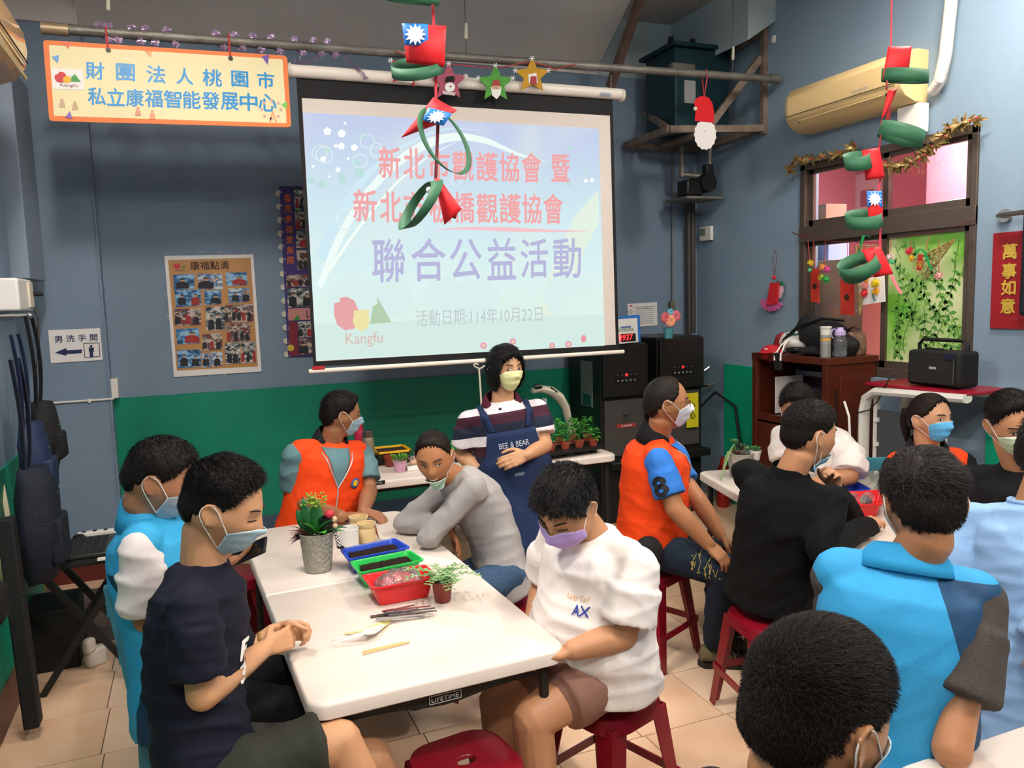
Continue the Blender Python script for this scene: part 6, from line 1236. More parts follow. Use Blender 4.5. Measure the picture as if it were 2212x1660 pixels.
# ---- man with the phone (blue vest over white shirt) --------------------------------------------
VB = weave_mat('blue_vest_cloth', '2f9fd0', .7, panels=('0f3a5c', [(.24, .30, .42, .09, 0), (-.3, .12, .1, .17, 0)]))
pel = zat(W(388, 1470, 2.52), .60)
P = person('man in a blue vest and white shirt looking down at his phone', pel, W(325, 1118, 2.47), W(347, 1038, 2.42), 100, 100, dict(t=.013, side=.006, c='15100e', lt=.012, comb=(.3, .6, -.2), seed=1), skin='a87454', pitch=-24, hs=1.06,
    arms={1: dict(w=W(462, 1236, 2.48), el=W(318, 1338, 2.34), hd=W(520, 1205, 2.5)-W(462, 1236, 2.48), hn=Vector((-.2, .2, 1)), curl=.35), -1: dict(w=W(470, 1200, 2.66), hd=W(520, 1195, 2.52)-W(470, 1200, 2.66), hn=Vector((0, -.5, .8)), curl=.5)},
    legs={1: dict(a=(.35, 2.42, .09)), -1: dict(a=(.35, 2.68, .09))}, shirt=dict(m=cloth('white_shirt_cloth', 'e6dcd9'), sleeve='short', f=.85, loose=1.22, wr=.018), vest=dict(m=VB, lo=-.2), pants=dict(m=cloth('black_trouser_cloth', '121113'), len='long'), mask=('a9b4bc', 'full'), eyes='closed', build=1.02)
vest_collar(P, VB, openv=.5); MB().tube([P.NK+P.up*.03+P.SR*math.cos(q)*.066+P.SF*math.sin(q)*.07-P.up*.035*max(math.sin(q), 0) for q in np.linspace(1.7, 7.7, 26)], .008, n=8).build('shirt_collar', MATS['white_shirt_cloth'], P.shirt, smooth=True)
drape_text(P.vest, '國際 LIONS', P.PEL+P.up*P.L*.63+P.Fd*.1+P.Rt*.085, P.Rt*-1, P.up, .12, .035, P.Fd, NAVY, P.vest, bold=.02)
drape_text(P.vest, '桃園', P.PEL+P.up*P.L*.5+P.Fd*.1+P.Rt*.085, P.Rt*-1, P.up, .07, .035, P.Fd, NAVY, P.vest, bold=.02)
def emblem(P, x_, h_, par, r_=.028):
    f = caster(par); c = P.PEL+P.up*P.L*h_+P.Rt*x_
    for nm, rr_, m_, l_ in (('emblem', r_, mat('emblem_blue', '3b62ad', .6), .004), ('emblem_centre', r_*.6, mat('emblem_yellow', 'e8c22e', .6), .006)):
        G = [[c+P.Rt*math.cos(q)*rr_*k/4+P.up*math.sin(q)*rr_*k/4+P.Fd*.4 for q in np.linspace(0, 2*math.pi, 17)] for k in range(0, 5)]
        drape(par, None, -P.Fd, nm, m_, par, l_, .001, G)
emblem(P, -.09, .72, P.vest)
t = thing('mobile_phone', 'black mobile phone held by the man in the blue vest', 'phone', W(528, 1200, 2.48)); c0 = W(527, 1197, 2.5); ux = (W(560, 1186, 2.5)-W(500, 1212, 2.5)).normalized(); uz = Vector((-.15, -.35, 1)); uz = (uz-ux*uz.dot(ux)).normalized(); uy = uz.cross(ux)
Mp = Matrix((ux, uy, uz)).transposed(); MB().box(c0, (.155, .078, .010), mtx=Mp).build('case', BLACK, t, bevel=.004); MB().box(c0+uz*.0055, (.145, .070, .001), mtx=Mp).build('glass_front', mat('phone_glass', '0a0c0f', .05), t)
for k in (0, 1): MB().cyl(c0+ux*(.055-.022*k)-uz*.005-uy*.02, c0+ux*(.055-.022*k)-uz*.008-uy*.02, .008).build('camera_lens', STEEL, t)

# ---- young man in the navy tee -------------------------------------------------------------------
NT = cloth('navy_tee_cloth', '0f1222', .8)
pel = zat(W(455, 1650, 2.06), .585); wr1 = PZ(572, 1402, .80); wr2 = PZ(592, 1366, .81)
P = person('young man in a navy t-shirt, hands clasped on the near table corner', pel, W(438, 1228, 2.08), W(482, 1098, 2.06), 108, 100, dict(t=.018, side=.005, c='120e0d', lt=.014, ls=.004, comb=(0, .9, 0), rise=.6, seed=2), skin='c2906a', pitch=-20, hs=1.04, shoulder=.165,
    arms={1: dict(w=wr1, el=W(437, 1502, 1.92), hd=PZ(650, 1368, .81)-wr1, hn=Vector((0, 1, -.3)), curl=1.0, hs=.95, thumb=.9), -1: dict(w=wr2, el=W(500, 1450, 2.28), hd=PZ(652, 1362, .80)-wr2, hn=Vector((0, -1, -.2)), curl=1.0, hs=.95, thumb=.9)},
    legs={1: dict(a=(.50, 1.93, .09), k=W(735, 1600, 2.1)), -1: dict(a=(.52, 2.2, .09))}, bare_legs=True, shirt=dict(m=NT, sleeve='short', f=.78, loose=1.22, neck=NT, wr=.014, lo=-.2, hem=1.1), pants=dict(m=cloth('olive_shorts_cloth', '30312a'), len='short', f=.86, name='shorts'), mask=('a9c6d4', 'nose'), eyes='closed', build=.98, lean_round=.03, strands=7000)
drape_text(P.shirt, 'FT', P.PEL+P.up*P.L*.60+P.Fd*.1, P.Rt*-1, P.up, .10, .05, P.Fd, WHITE, P.shirt, bold=.03); drape_text(P.shirt, '3°', P.PEL+P.up*P.L*.48+P.Fd*.1, P.Rt*-1, P.up, .08, .05, P.Fd, WHITE, P.shirt, bold=.03)
MB().tube([P.arms[1]['wr']+v for v in [Vector((.0, .03*math.cos(q), .03*math.sin(q))) for q in np.linspace(0, 6.28, 20)]] if False else [P.arms[-1]['wr'].lerp(P.arms[-1]['el'], .35)+Vector((0, .033*math.cos(q), .033*math.sin(q))) for q in np.linspace(0, 6.28, 20)], .006, n=6).build('wristwatch', mat('watch_gold', 'b08d4a', .4, .7), P.root)
S2 = stool('a', P.PEL.x-.02, P.PEL.y, 10, 'red plastic stool under the young man in navy')

# ---- orange vest man beyond the table, turned away ------------------------------------------------
TEALT = cloth('slate_teal_polo', '5e7f86')
pel = zat(W(690, 1160, 4.2), .60); wr1 = PZ(738, 1116, .785); wr2 = PZ(785, 1104, .785)
P = person('man in an orange vest over a grey teal polo turning to look behind', pel, W(714, 958, 4.16), W(737, 897, 4.13), 86, 168, dict(t=.014, side=.008, c='120c0a', lt=.01, seed=3), skin='9a6748', pitch=-8, hs=1.03, build=1.18, belly=.03, shoulder_dir=160,
    arms={1: dict(w=wr1, el=W(632, 1080, 4.12), hd=PZ(790, 1108, .77)-wr1, hn=Vector((0, 0, -1)), curl=.3), -1: dict(w=wr2, el=W(798, 1062, 4.22), hd=PZ(820, 1115, .77)-wr2, hn=Vector((0, 0, -1)), curl=.35)}, legs={1: dict(a=(.45, 3.75, .09)), -1: dict(a=(.7, 3.75, .09))},
    shirt=dict(m=TEALT, sleeve='short', f=.72, loose=1.15), vest=dict(m=ORANGE), pants=dict(m=MATS['black_trouser_cloth'], len='long'), mask=('9fc0d2', 'full'))
vest_collar(P, BLK); inner_front(P, TEALT); zipper(P, xo=.0); emblem(P, -.1, .62, P.vest)
stool('b', P.PEL.x, P.PEL.y, 4, 'red plastic stool under the orange vest man beyond the front table')

# ---- boy in grey leaning on the table ---------------------------------------------------------------
GT = cloth('grey_jersey', '9c9896', .9, (300, .2)); pel = zat(W(1080, 1240, 3.5), .58); el1 = PZ(872, 1130, .79); el2 = PZ(925, 1162, .79)
P = person('smiling boy in a grey long-sleeved top leaning on the table edge', pel, W(985, 1028, 3.46), W(938, 990, 3.34), 206, 262, dict(t=.006, side=.0035, c='1c130e', lt=.006, ls=.003, rise=.8, w=.0007, seed=4), skin='a9714c', pitch=-14, roll=5, hs=.98, build=.9, shoulder=.16, lean_round=.05,
    arms={1: dict(w=W(972, 1140, 3.5), el=el1, hd=W(1006, 1206, 3.42)-W(972, 1140, 3.5), hn=Vector((-.6, .4, 0)), curl=.25, hs=.95), -1: dict(w=W(972, 1118, 3.5), el=el2, hd=Vector((.3, .8, .1)), hn=Vector((0, 0, -1)), r=1.0)},
    legs={1: dict(a=(.75, 3.35, .09)), -1: dict(a=(.75, 3.1, .09))}, shirt=dict(m=GT, sleeve='long', cuff=.75, wr=.014, lo=-.2, loose=1.05), pants=dict(m=cloth('blue_jeans', '3c5570', .9, (120, .3), var=('2c4058', 14, .25)), len='long', name='jeans'), mask=('b4d6c0', 'chin'), smile=True, eyes='narrow', gaze=-.6)
stool('c', P.PEL.x+.02, P.PEL.y, 30, 'red plastic stool under the boy in grey')

# ---- standing woman in the apron ---------------------------------------------------------------------
STR = weave_mat('striped_polo', '3a1226', .85, bands=[(-.2, '3a1226'), (.07, 'd9cfd2'), (.12, '121a30'), (.18, '3a1226'), (.235, 'd9cfd2'), (.285, '121a30'), (.335, '3a1226'), (.39, 'd9cfd2')])
pel = zat(W(1112, 1065, 4.02), .84)
P = person('standing woman with a black bob in a striped polo shirt and navy apron', pel, W(1084, 872, 4.0), W(1092, 800, 3.96), 168, 190, dict(style='long', t=.020, side=.018, c='0e0b0b', lt=.02, ls=.03, rise=.1, comb=(0, .2, -1), seed=5), skin='b98a66', pitch=4, hs=.98, build=1.08, belly=.02, shoulder=.168,
    arms={1: dict(w=W(1062, 1045, 3.86), el=W(1000, 985, 4.02), hd=Vector((.35, -.1, -1)), hn=Vector((0, -.3, 1)), r=.95), -1: dict(w=W(1138, 984, 3.80), el=W(1176, 962, 3.98), hd=W(1086, 1002, 3.74)-W(1138, 984, 3.80), hn=Vector((0, .8, -.3)), curl=.4)},
    legs={1: dict(a=under(pel+Vector((-.10, .02, 0)), .09)), -1: dict(a=under(pel+Vector((.10, .02, 0)), .09))}, shirt=dict(m=STR, sleeve='short', f=.72, loose=1.2, lo=-.12), pants=dict(m=MATS['black_trouser_cloth'], len='long'), mask=('dfe0a2', 'full'), gaze=.5, eyes='open')
vest_collar(P, cloth('maroon_collar', '4a1226'), h=.06); AP = cloth('navy_apron_denim', '1e2f52', .85, (160, .3), var=('1a2848', 20, .3)); G = []
for f_ in np.linspace(.70, -1.0, 26):
    wa = (.62+.10*(.70-f_)/.2 if f_ > .42 else min(.78+(.42-f_)*3.2, 1.75)); g_ = .192*1.08*(1+.12*max(-f_, 0)); dd = (.150+.02*(f_ < .4))*1.08*(1+.35*max(-f_, 0)); zc_ = P.PEL+P.up*f_*P.L
    G.append([zc_+P.Rt*math.sin(a_)*g_+P.Fd*(math.cos(a_)*dd+.012*math.sin(a_*7+f_*3)*max(.2-f_, 0)) for a_ in np.linspace(-wa, wa, 26)])
apo = MB().sheet(G, .003).build('apron', AP, P.root, smooth='all')
for sd in (-1, 1): strip(P.shirt, P.PEL+P.up*P.L*.70+P.Rt*sd*.09, P.PEL+P.up*P.L*.93+P.Rt*sd*.115, .03, P.Fd, 'apron_strap', AP, apo, lift=.006); strip(P.shirt, P.NK+P.Rt*sd*.115+P.Fd*.09, P.NK+P.Rt*sd*.12-P.Fd*.06, .03, P.up, 'apron_strap', AP, apo, lift=.006)
drape_text(apo, 'BEE & BEAR', P.PEL+P.up*P.L*.54+P.Fd*.1, P.Rt*-1, P.up, .15, .028, P.Fd, mat('apron_print', 'b9bdc9', .7), apo, bold=.004); drape_text(apo, 'HONEY', P.PEL+P.up*P.L*.2+P.Fd*.1-P.Rt*.0, P.Rt*-1, P.up, .05, .015, P.Fd, mat('apron_print', 'b9bdc9', .7), apo, name='small_lettering')
for sd in (-1, 1): strip(apo, P.PEL-P.up*.02+P.Rt*sd*.09, P.PEL-P.up*.2+P.Rt*sd*.09, .13, P.Fd, 'apron_pocket', AP, apo, lift=.006)
MB().tube([P.NK+P.SF*.075+P.SR*x_-P.up*.03 for x_ in (-.06, -.02, .02, .06)], .003, n=6).build('microphone_wire', BLACK, P.root); MB().ball(P.NK+P.SF*.095-P.up*.022+P.SR*.03, .009).build('clip_microphone', BLACK, P.root, smooth=True)
MB().cyl(P.PEL+P.up*P.L*.72+P.Fd*.158, P.PEL+P.up*P.L*.72+P.Fd*.165, .006).build('shirt_button', BLACK, P.root)

# ---- person in white with the lilac mask ------------------------------------------------------------
WT = cloth('white_tee_cloth', 'ece2dc', .9); pel = zat(W(1290, 1500, 2.68), .59)
P = person('seated person in a white t-shirt and lilac mask looking down at the table', pel, W(1284, 1152, 2.62), W(1224, 1096, 2.5), 240, 256, dict(style='fringe', t=.022, side=.011, c='0f0c0c', lt=.018, ls=.010, w=.0010, rise=.45, comb=(0, .6, 0), seed=6), skin='b98561', pitch=-34, roll=-4, hs=1.07, build=1.28, belly=.07, shoulder=.172, fat=1.0,
    arms={-1: dict(w=W(1238, 1405, 2.40), el=W(1345, 1372, 2.45), r=1.05, hd=Vector((-.9, .3, -.1))), 1: dict(w=W(1150, 1345, 2.72), el=W(1175, 1265, 2.88), r=1.0, hd=Vector((-.3, -.9, -.3)))},
    legs={-1: dict(a=under(W(1150, 1560, 2.42), .09)+Vector((.03, 0, 0)), k=W(1150, 1555, 2.42)), 1: dict(a=under(W(1075, 1510, 2.62), .09)+Vector((.03, 0, 0)), k=W(1075, 1515, 2.66))}, bare_legs=True,
    shirt=dict(m=WT, sleeve='short', f=.80, loose=1.3, neck=WT, wr=.02, lo=-.2, hem=1.1), pants=dict(m=cloth('brown_shorts_cloth', '8c6658'), len='short', f=.66, name='shorts'), mask=('b497d6', 'full', 'd9c9ea'), eyes='closed')
drape_text(P.shirt, 'Lady Tail', P.PEL+P.up*P.L*.62+P.Fd*.1-P.Rt*.09, P.Rt*-1, P.up, .07, .02, P.Fd, mat('orange_thread', 'd99a3a', .7), P.shirt); drape_text(P.shirt, 'AX', P.PEL+P.up*P.L*.54+P.Fd*.1-P.Rt*.11, P.Rt*-1, P.up, .05, .03, P.Fd, mat('blue_thread', '2c3f9a', .7), P.shirt, bold=.02)
S6 = stool('d', P.PEL.x+.03, P.PEL.y-.02, 20, 'red plastic stool under the person in white with the lilac mask')

# ---- orange vest man on the right with glasses --------------------------------------------------------
BT_ = cloth('royal_blue_polo', '2f6fc0', .85); pel = zat(W(1402, 1170, 3.90), .585); kn = W(1565, 1232, 3.58); 
P = person('man with glasses in an orange vest and blue polo sitting with hands on his knees', pel, W(1420, 946, 3.80), W(1441, 873, 3.72), 114, 120, dict(style='receding', t=.007, side=.005, c='1d1612', lt=.005, ls=.004, rise=.5, seed=7), skin='a4704c', pitch=2, hs=1.06, build=1.15, belly=.03, shoulder=.175,
    arms={1: dict(w=W(1530, 1176, 3.54), el=W(1458, 1100, 3.56), hd=W(1568, 1212, 3.50)-W(1530, 1176, 3.54), hn=Vector((.2, .2, -1)), curl=.45, r=1.05), -1: dict(w=W(1556, 1158, 3.78), el=W(1508, 1080, 3.8), hd=W(1590, 1185, 3.78)-W(1556, 1158, 3.78), hn=Vector((0, .0, -1)), curl=.3)},
    legs={1: dict(k=kn, a=PZ(1545, 1396, .10)), -1: dict(k=W(1560, 1205, 3.86), a=under(W(1580, 1210, 3.86), .09))}, shirt=dict(m=BT_, sleeve='short', f=.74, loose=1.12, wr=.008, lo=-.02), vest=dict(m=ORANGE, lo=-.03), pants=dict(m=cloth('dark_jeans', '1d2b3a', .9, (120, .3), var=('141f2c', 12, .25)), len='long', name='jeans'), mask=('e3e2ee', 'full'), eyes='narrow')
vest_collar(P, BLK); inner_front(P, BT_); zipper(P)
a_ = P.arms[1]; dn = (a_['el']-P.sh[1]).normalized(); out = (P.SR*.8-P.SF*.35).normalized(); c8 = P.sh[1].lerp(a_['el'], .47)
drape_text(P.shirt, '8', c8, dn.cross(out)*-1 if dn.cross(out).dot(P.SF) < 0 else dn.cross(out), -dn, .062, .085, out, mat('black_print', '16161c', .7), P.shirt, bold=.035, name='number')
gl = MB(); S_ = 1.02
for sx in (-1, 1):
    gl.tube([P.h2w((sx*.032+.021*math.cos(q), .098-.004*abs(math.cos(q)), .002+.014*math.sin(q))) for q in np.linspace(0, 6.28, 20)], .0013, n=6); gl.tube([P.h2w((sx*.053, .094, .008)), P.h2w((sx*.076, .07, .012)), P.h2w((sx*.084, .0, .014)), P.h2w((sx*.082, -.02, .004))], .0015, n=6)
gl.tube([P.h2w((-.011, .1, .004)), P.h2w((0, .102, .008)), P.h2w((.011, .1, .004))], .0013, n=6); gl.build('glasses', mat('bronze_wire', '6b4a2c', .3, .8), P.root, smooth=True)
c_ = P.PEL+P.Rt*.222+P.up*.02-P.Fd*.01; MB().ell(c_+P.Fd*.0, (P.Fd*.07, P.Rt*.045, P.up*.085), 18, 10).build('waist_pouch', FAB, P.root, smooth='all'); MB().box(c_+P.Rt*.045+P.up*.02, (.05, .008, .008)).build('pouch_zip', STEEL, P.root)
fl2 = MB(); kb = caster(P.pants); rr = random.Random(9)
gr = []
for i in range(26):
    u0 = rr.uniform(.55, .95); p0_ = P.LG[1][0].lerp(P.LG[1][1], u0)+Vector((0, 0, rr.uniform(-.05, .04))); o1 = (P.SR+Vector((0, 0, .35))).normalized(); A_ = kb(p0_+o1*.3, -o1, .003); B_ = kb(p0_+Vector((.012, rr.uniform(-.01, .01), rr.uniform(-.05, .05)))+o1*.3, -o1, .003)
    if A_ is not None and B_ is not None: fl2.cyl(A_, B_, .0025, .0008, n=5)
if fl2.v: fl2.build('embroidery', mat('yellow_thread', 'b7a35c', .8), P.pants, kind='stuff')
def shoe(P, an, fd, m, sole, par):
    fd = Vector(fd).normalized(); sdv = fd.cross(Vector((0, 0, 1))); R = []
    for x_, w_, z0_, z1_ in ((-.075, .030, 0.02, .07), (-.06, .038, .02, .105), (0, .040, .02, .10), (.06, .043, .02, .075), (.12, .048, .02, .055), (.17, .042, .02, .046), (.195, .02, .022, .036)):
        c = Vector((an.x, an.y, 0))+fd*x_; R.append([c+sdv*math.cos(q)*w_+Vector((0, 0, (z0_+z1_)/2+(z1_-z0_)/2*math.sin(q))) for q in [2*math.pi*i/18 for i in range(18)]])
    so = MB().rings(R).build('shoe', m, par, smooth='all'); MB().rings([[Vector((an.x, an.y, z_))+fd*x_+sdv*y_ for x_, y_ in ((-.085, 0), (-.06, .036), (.03, .04), (.12, .05), (.19, .03), (.205, 0), (.19, -.03), (.12, -.05), (.03, -.04), (-.06, -.036))] for z_ in (0.001, .026)]).build('sole', sole, so)
    lc = MB()
    for k in range(5): x_ = .02+k*.028; lc.tube([Vector((an.x, an.y, 0))+fd*x_+sdv*math.cos(q)*(.041)+Vector((0, 0, .06-.1*(x_-.06)*.5+.04*math.sin(q)-.012)) for q in np.linspace(.3, 2.84, 9)], .004, n=6)
    lc.build('shoe_straps', mat('shoe_brown_dark', '2e211a', .8), so)
for sd in (1, -1): shoe(P, P.LG[sd][2], P.SF*.8+Vector((.6, -.2, 0)), mat('shoe_olive', '6b5e44', .8, bump=(60, .5)), BLACK, P.root)
stool('e', P.PEL.x, P.PEL.y, 25, 'red plastic stool under the man with glasses in orange')

# ---- man in white hidden behind --------------------------------------------------------------------------
pel = zat(W(1840, 1140, 4.55), .60)
P = person('man in a white t-shirt mostly hidden behind the man in black, near the brown cabinet', pel, W(1752, 948, 4.2), W(1722, 882, 4.12), 225, 262, dict(t=.016, side=.009, c='15100e', seed=8), skin='b07c58', pitch=-25, hs=1.05, build=1.3, belly=.04,
    arms={-1: dict(w=PZ(1740, 1052, .79), el=W(1835, 1030, 4.0)), 1: dict(w=PZ(1700, 1030, .79), el=W(1700, 1000, 4.35))}, legs={1: dict(a=(3.15, 3.55, .09)), -1: dict(a=(3.15, 3.3, .09))}, shirt=dict(m=WT, sleeve='short', f=.85, loose=1.3, neck=WT, wr=.014), pants=dict(m=MATS['black_trouser_cloth'], len='long'), mask=('e3e2ee', 'full'), eyes='closed', strands=2000)
stool('f', P.PEL.x, P.PEL.y, 12, 'red plastic stool under the man in white near the cabinet')

# ---- man in black ------------------------------------------------------------------------------------------
BS = cloth('black_knit', '060607', .95, (300, .25)); pel = zat(W(1672, 1260, 3.28), .59); w1 = PZ(1878, 1134, .795)
P = person('man in a black long-sleeved sweater seen from behind with a lowered blue mask', pel, W(1704, 1024, 3.16), W(1748, 940, 3.12), 98, 66, dict(t=.013, side=.004, c='130e0b', lt=.010, ls=.003, rise=.55, seed=9), skin='c08a66', pitch=-6, hs=1.09, build=1.12, shoulder=.165, lean_round=.03,
    arms={1: dict(w=w1, el=W(1778, 1185, 2.98), hd=PZ(1912, 1112, .80)-w1, hn=Vector((0, .3, -1)), curl=.5), -1: dict(w=W(1802, 1060, 3.2), el=PZ(1834, 1112, .80), hd=W(1806, 1010, 3.14)-W(1802, 1060, 3.2), hn=Vector((-.9, -.2, .2)), curl=.7)},
    legs={1: dict(a=(2.3, 2.0, .09)), -1: dict(a=(2.35, 2.4, .09))}, shirt=dict(m=BS, sleeve='long', cuff=.95, loose=1.15, wr=.018, lo=-.2, name='sweater'), pants=dict(m=MATS['black_trouser_cloth'], len='long'), mask=('86b9da', 'chin'), eyes='open', strands=5000)
MB().rings([[P.NK+P.up*z_+P.SR*math.cos(q)*r_+P.SF*math.sin(q)*r_*1.05 for q in np.linspace(0, 2*math.pi, 24, endpoint=False)] for z_, r_ in ((-.02, .078), (.03, .069), (.036, .066))], cap=False).build('collar', BS, P.root, smooth='all')
stool('g', P.PEL.x-.02, P.PEL.y-.0, -10, 'red plastic stool under the man in the black sweater')

# ---- woman in orange with a ponytail -------------------------------------------------------------------------
pel = zat(W(2010, 1230, 3.85), .60)
P = person('woman with a ponytail in an orange vest and light blue mask', pel, W(2003, 978, 3.82), W(2010, 906, 3.76), 178, 205, dict(style='pony', t=.010, side=.009, c='1c1210', lt=.012, ls=.012, rise=.1, comb=(0, -1, .2), tail=1, seed=10), skin='c08d6a', pitch=4, hs=1.0, build=.98, shoulder=.16,
    shirt=dict(m=cloth('black_tee_cloth', '111012'), sleeve='short'), vest=dict(m=ORANGE), pants=dict(m=MATS['black_trouser_cloth'], len='long'), legs={1: dict(a=(3.1, 2.6, .09)), -1: dict(a=(3.3, 2.4, .09))}, arms={1: dict(w=(3.05, 2.5, .80)), -1: dict(w=(3.3, 2.35, .80))}, mask=('5fb4e6', 'full', 'dbeef8'), gaze=.4, eyes='open')
vest_collar(P, BLK); zipper(P)
CH1 = dup(CH0, (P.PEL.x-.06, P.PEL.y+.12, 0), R_(-203), 'teal wooden chair behind the woman in orange, a number on its back slat')

# ---- man in the black tee ------------------------------------------------------------------------------------
pel = zat(W(2215, 1260, 3.32), .60); wr1 = PZ(2100, 1112, .795)
P = person('man in a black t-shirt and pale green mask at the right edge, head tilted', pel, W(2205, 1010, 3.16), W(2187, 916, 3.06), 208, 235, dict(t=.014, side=.006, c='140f0d', rise=.6, lt=.010, seed=11), skin='b98460', pitch=-16, roll=10, hs=1.06, build=1.15,
    arms={1: dict(w=wr1, el=W(2165, 1105, 3.25), hd=Vector((-.8, -.3, -.05)), hn=Vector((0, 0, -1))), -1: dict(w=(2.95, 1.75, .8))}, legs={1: dict(a=(3.0, 2.2, .09)), -1: dict(a=(3.1, 1.8, .09))}, shirt=dict(m=MATS['black_tee_cloth'], sleeve='short', f=.8, loose=1.25, neck=MATS['black_tee_cloth']), pants=dict(m=MATS['black_trouser_cloth'], len='long'), mask=('cbd9ba', 'full'), eyes='open')
drape_text(P.shirt, '~Y~', P.PEL+P.up*P.L*.62+P.Fd*.1, P.Rt*-1, P.up, .10, .05, P.Fd, mat('red_thread', 'b8432c', .7), P.shirt, name='red_print', bold=.02)
stool('h', P.PEL.x, P.PEL.y, 0, 'red plastic stool under the man in the black t-shirt')

# ---- back view of the blue vest ------------------------------------------------------------------------------
VB2 = weave_mat('blue_vest_back_cloth', '2a93c8', .7, panels=('123f63', [(.26, .15, .52, .06, 0), (-.25, .03, .26, .17, 0)]))
pel = zat(W(1912, 1640, 1.93), .60)
P = person('man in a blue vest with navy sides seen from behind, dark grey sleeves', pel, W(1956, 1218, 1.92), W(1992, 1094, 1.90), 32, 44, dict(t=.018, side=.006, c='180f0b', lt=.026, ls=.010, comb=(.7, .5, 0), rise=.25, w=.001, seed=12), skin='a97552', pitch=-14, hs=1.06, build=1.08, shoulder=.150, lean_round=.02,
    arms={1: dict(w=W(2060, 1640, 2.1), el=W(2056, 1620, 1.74), r=1.0), -1: dict(w=W(1900, 1460, 2.35), el=W(1850, 1480, 2.2), r=.85)}, legs={1: dict(a=(1.75, 1.85, .09)), -1: dict(a=(1.5, 1.85, .09))},
    shirt=dict(m=cloth('charcoal_tee_cloth', '3d3835', .95, (260, .3), var=('4a4441', 200, .2)), sleeve='short', f=.68, loose=1.25, wr=.008), vest=dict(m=VB2, lo=-.22, **{'in': .09}), pants=dict(m=MATS['black_trouser_cloth'], len='long'), mask=('a9c6d4', 'full'), eyes='closed', strands=9000)
vest_collar(P, cloth('blue_collar_cloth', '2a93c8', .7), openv=.5, h=.045)
stool('k', P.PEL.x, P.PEL.y, 5, 'red plastic stool under the man in the blue vest seen from behind')

# ---- light blue tee at the edge -------------------------------------------------------------------------------
LB = cloth('light_blue_tee_cloth', '8fb3dc', .85); pel = zat(W(2245, 1545, 2.2), .60)
P = person('person in a light blue t-shirt cut off by the right edge', pel, W(2240, 1092, 2.2), W(2296, 985, 2.18), 100, 80, dict(t=.02, side=.014, c='0f0c0b', seed=13), skin='b07a54', pitch=-12, hs=1.08, build=1.0, shoulder=.17,
    arms={1: dict(w=W(2320, 1420, 2.2), el=W(2250, 1440, 2.06), r=1.05)}, legs={1: dict(a=(2.35, 1.25, .09)), -1: dict(a=(2.4, 1.55, .09))}, shirt=dict(m=LB, sleeve='short', f=.85, loose=1.35, neck=LB, wr=.018, lo=-.2, hem=1.1), pants=dict(m=MATS['black_trouser_cloth'], len='long'), mask=('a9c6d4', 'full'), eyes='closed')
q = PZ(2078, 1232, .86); CH3 = dup(CH0, (q.x+.24, q.y-.16, 0), R_(-84), 'teal wooden chair under the person in the light blue t-shirt')

# ---- head in front ---------------------------------------------------------------------------------------------
nk = W(1722, 1765, 1.19); 
P = person('short-haired person in front seen from behind, only the head in view', Vector((nk.x-.06, nk.y-.03, .60)), nk, W(1764, 1548, 1.17), 86, 84, dict(t=.012, side=.004, c='140c08', lt=.012, ls=.006, rise=.5, w=.0005, comb=(0, 1.2, 0), seed=14), skin='b07a54', pitch=-14, hs=1.15, build=1.0,
    legs={1: dict(a=(1.1, .75, .09)), -1: dict(a=(1.1, 1.0, .09))}, arms={1: dict(w=(1.05, .65, .7)), -1: dict(w=(1.08, 1.0, .7))}, shirt=dict(m=cloth('dark_tee_cloth', '1c1b1f'), sleeve='short'), pants=dict(m=MATS['black_trouser_cloth'], len='long'), mask=('c9d3da', 'full', 'c9d3da'), eyes='closed', strands=26000, voxel=.0042)
stool('i', P.PEL.x, P.PEL.y, 0, 'red plastic stool under the short-haired person in front')

# ================================================================== THINGS ON THE TABLES
TZ = .741
def leaf(base, d, L_, w_, upn, bend=.3, fold=.15, n=5):
    """one leaf blade as a thin sheet"""
    base, d = Vector(base), Vector(d).normalized(); s_ = d.cross(Vector(upn)).normalized(); u_ = s_.cross(d); G = []
    for k in range(n+1):
        f = k/n; c = base+d*L_*f-u_*(bend*L_*f*f); w2 = w_*math.sin(math.pi*min(.06+f*.97, 1))**.8/2
        G.append([c-s_*w2+u_*fold*w2, c, c+s_*w2+u_*fold*w2])
    return G
def soil(c, r_, z, name, par, n=300, rx=None, box=None):
    mb = MB(); rr = random.Random(int(c.x*1000))
    for i in range(n):
        if box: p = c+box[0]*rr.uniform(-1, 1)+box[1]*rr.uniform(-1, 1)
        else: a_ = rr.uniform(0, 6.28); q = r_*math.sqrt(rr.random()); p = c+Vector((math.cos(a_)*q, math.sin(a_)*q, 0))
        k = rr.uniform(.0022, .0048); p = Vector((p.x, p.y, z+rr.uniform(-.001, .004))); mb.add([p+Vector((k, 0, 0)), p+Vector((-k*.5, k, 0)), p+Vector((-k*.5, -k, 0)), p+Vector((0, 0, k))], [(0, 1, 3), (1, 2, 3), (2, 0, 3)])
    return mb.build(name, mat('potting_soil', '2a1a12', .95), par, kind='stuff')
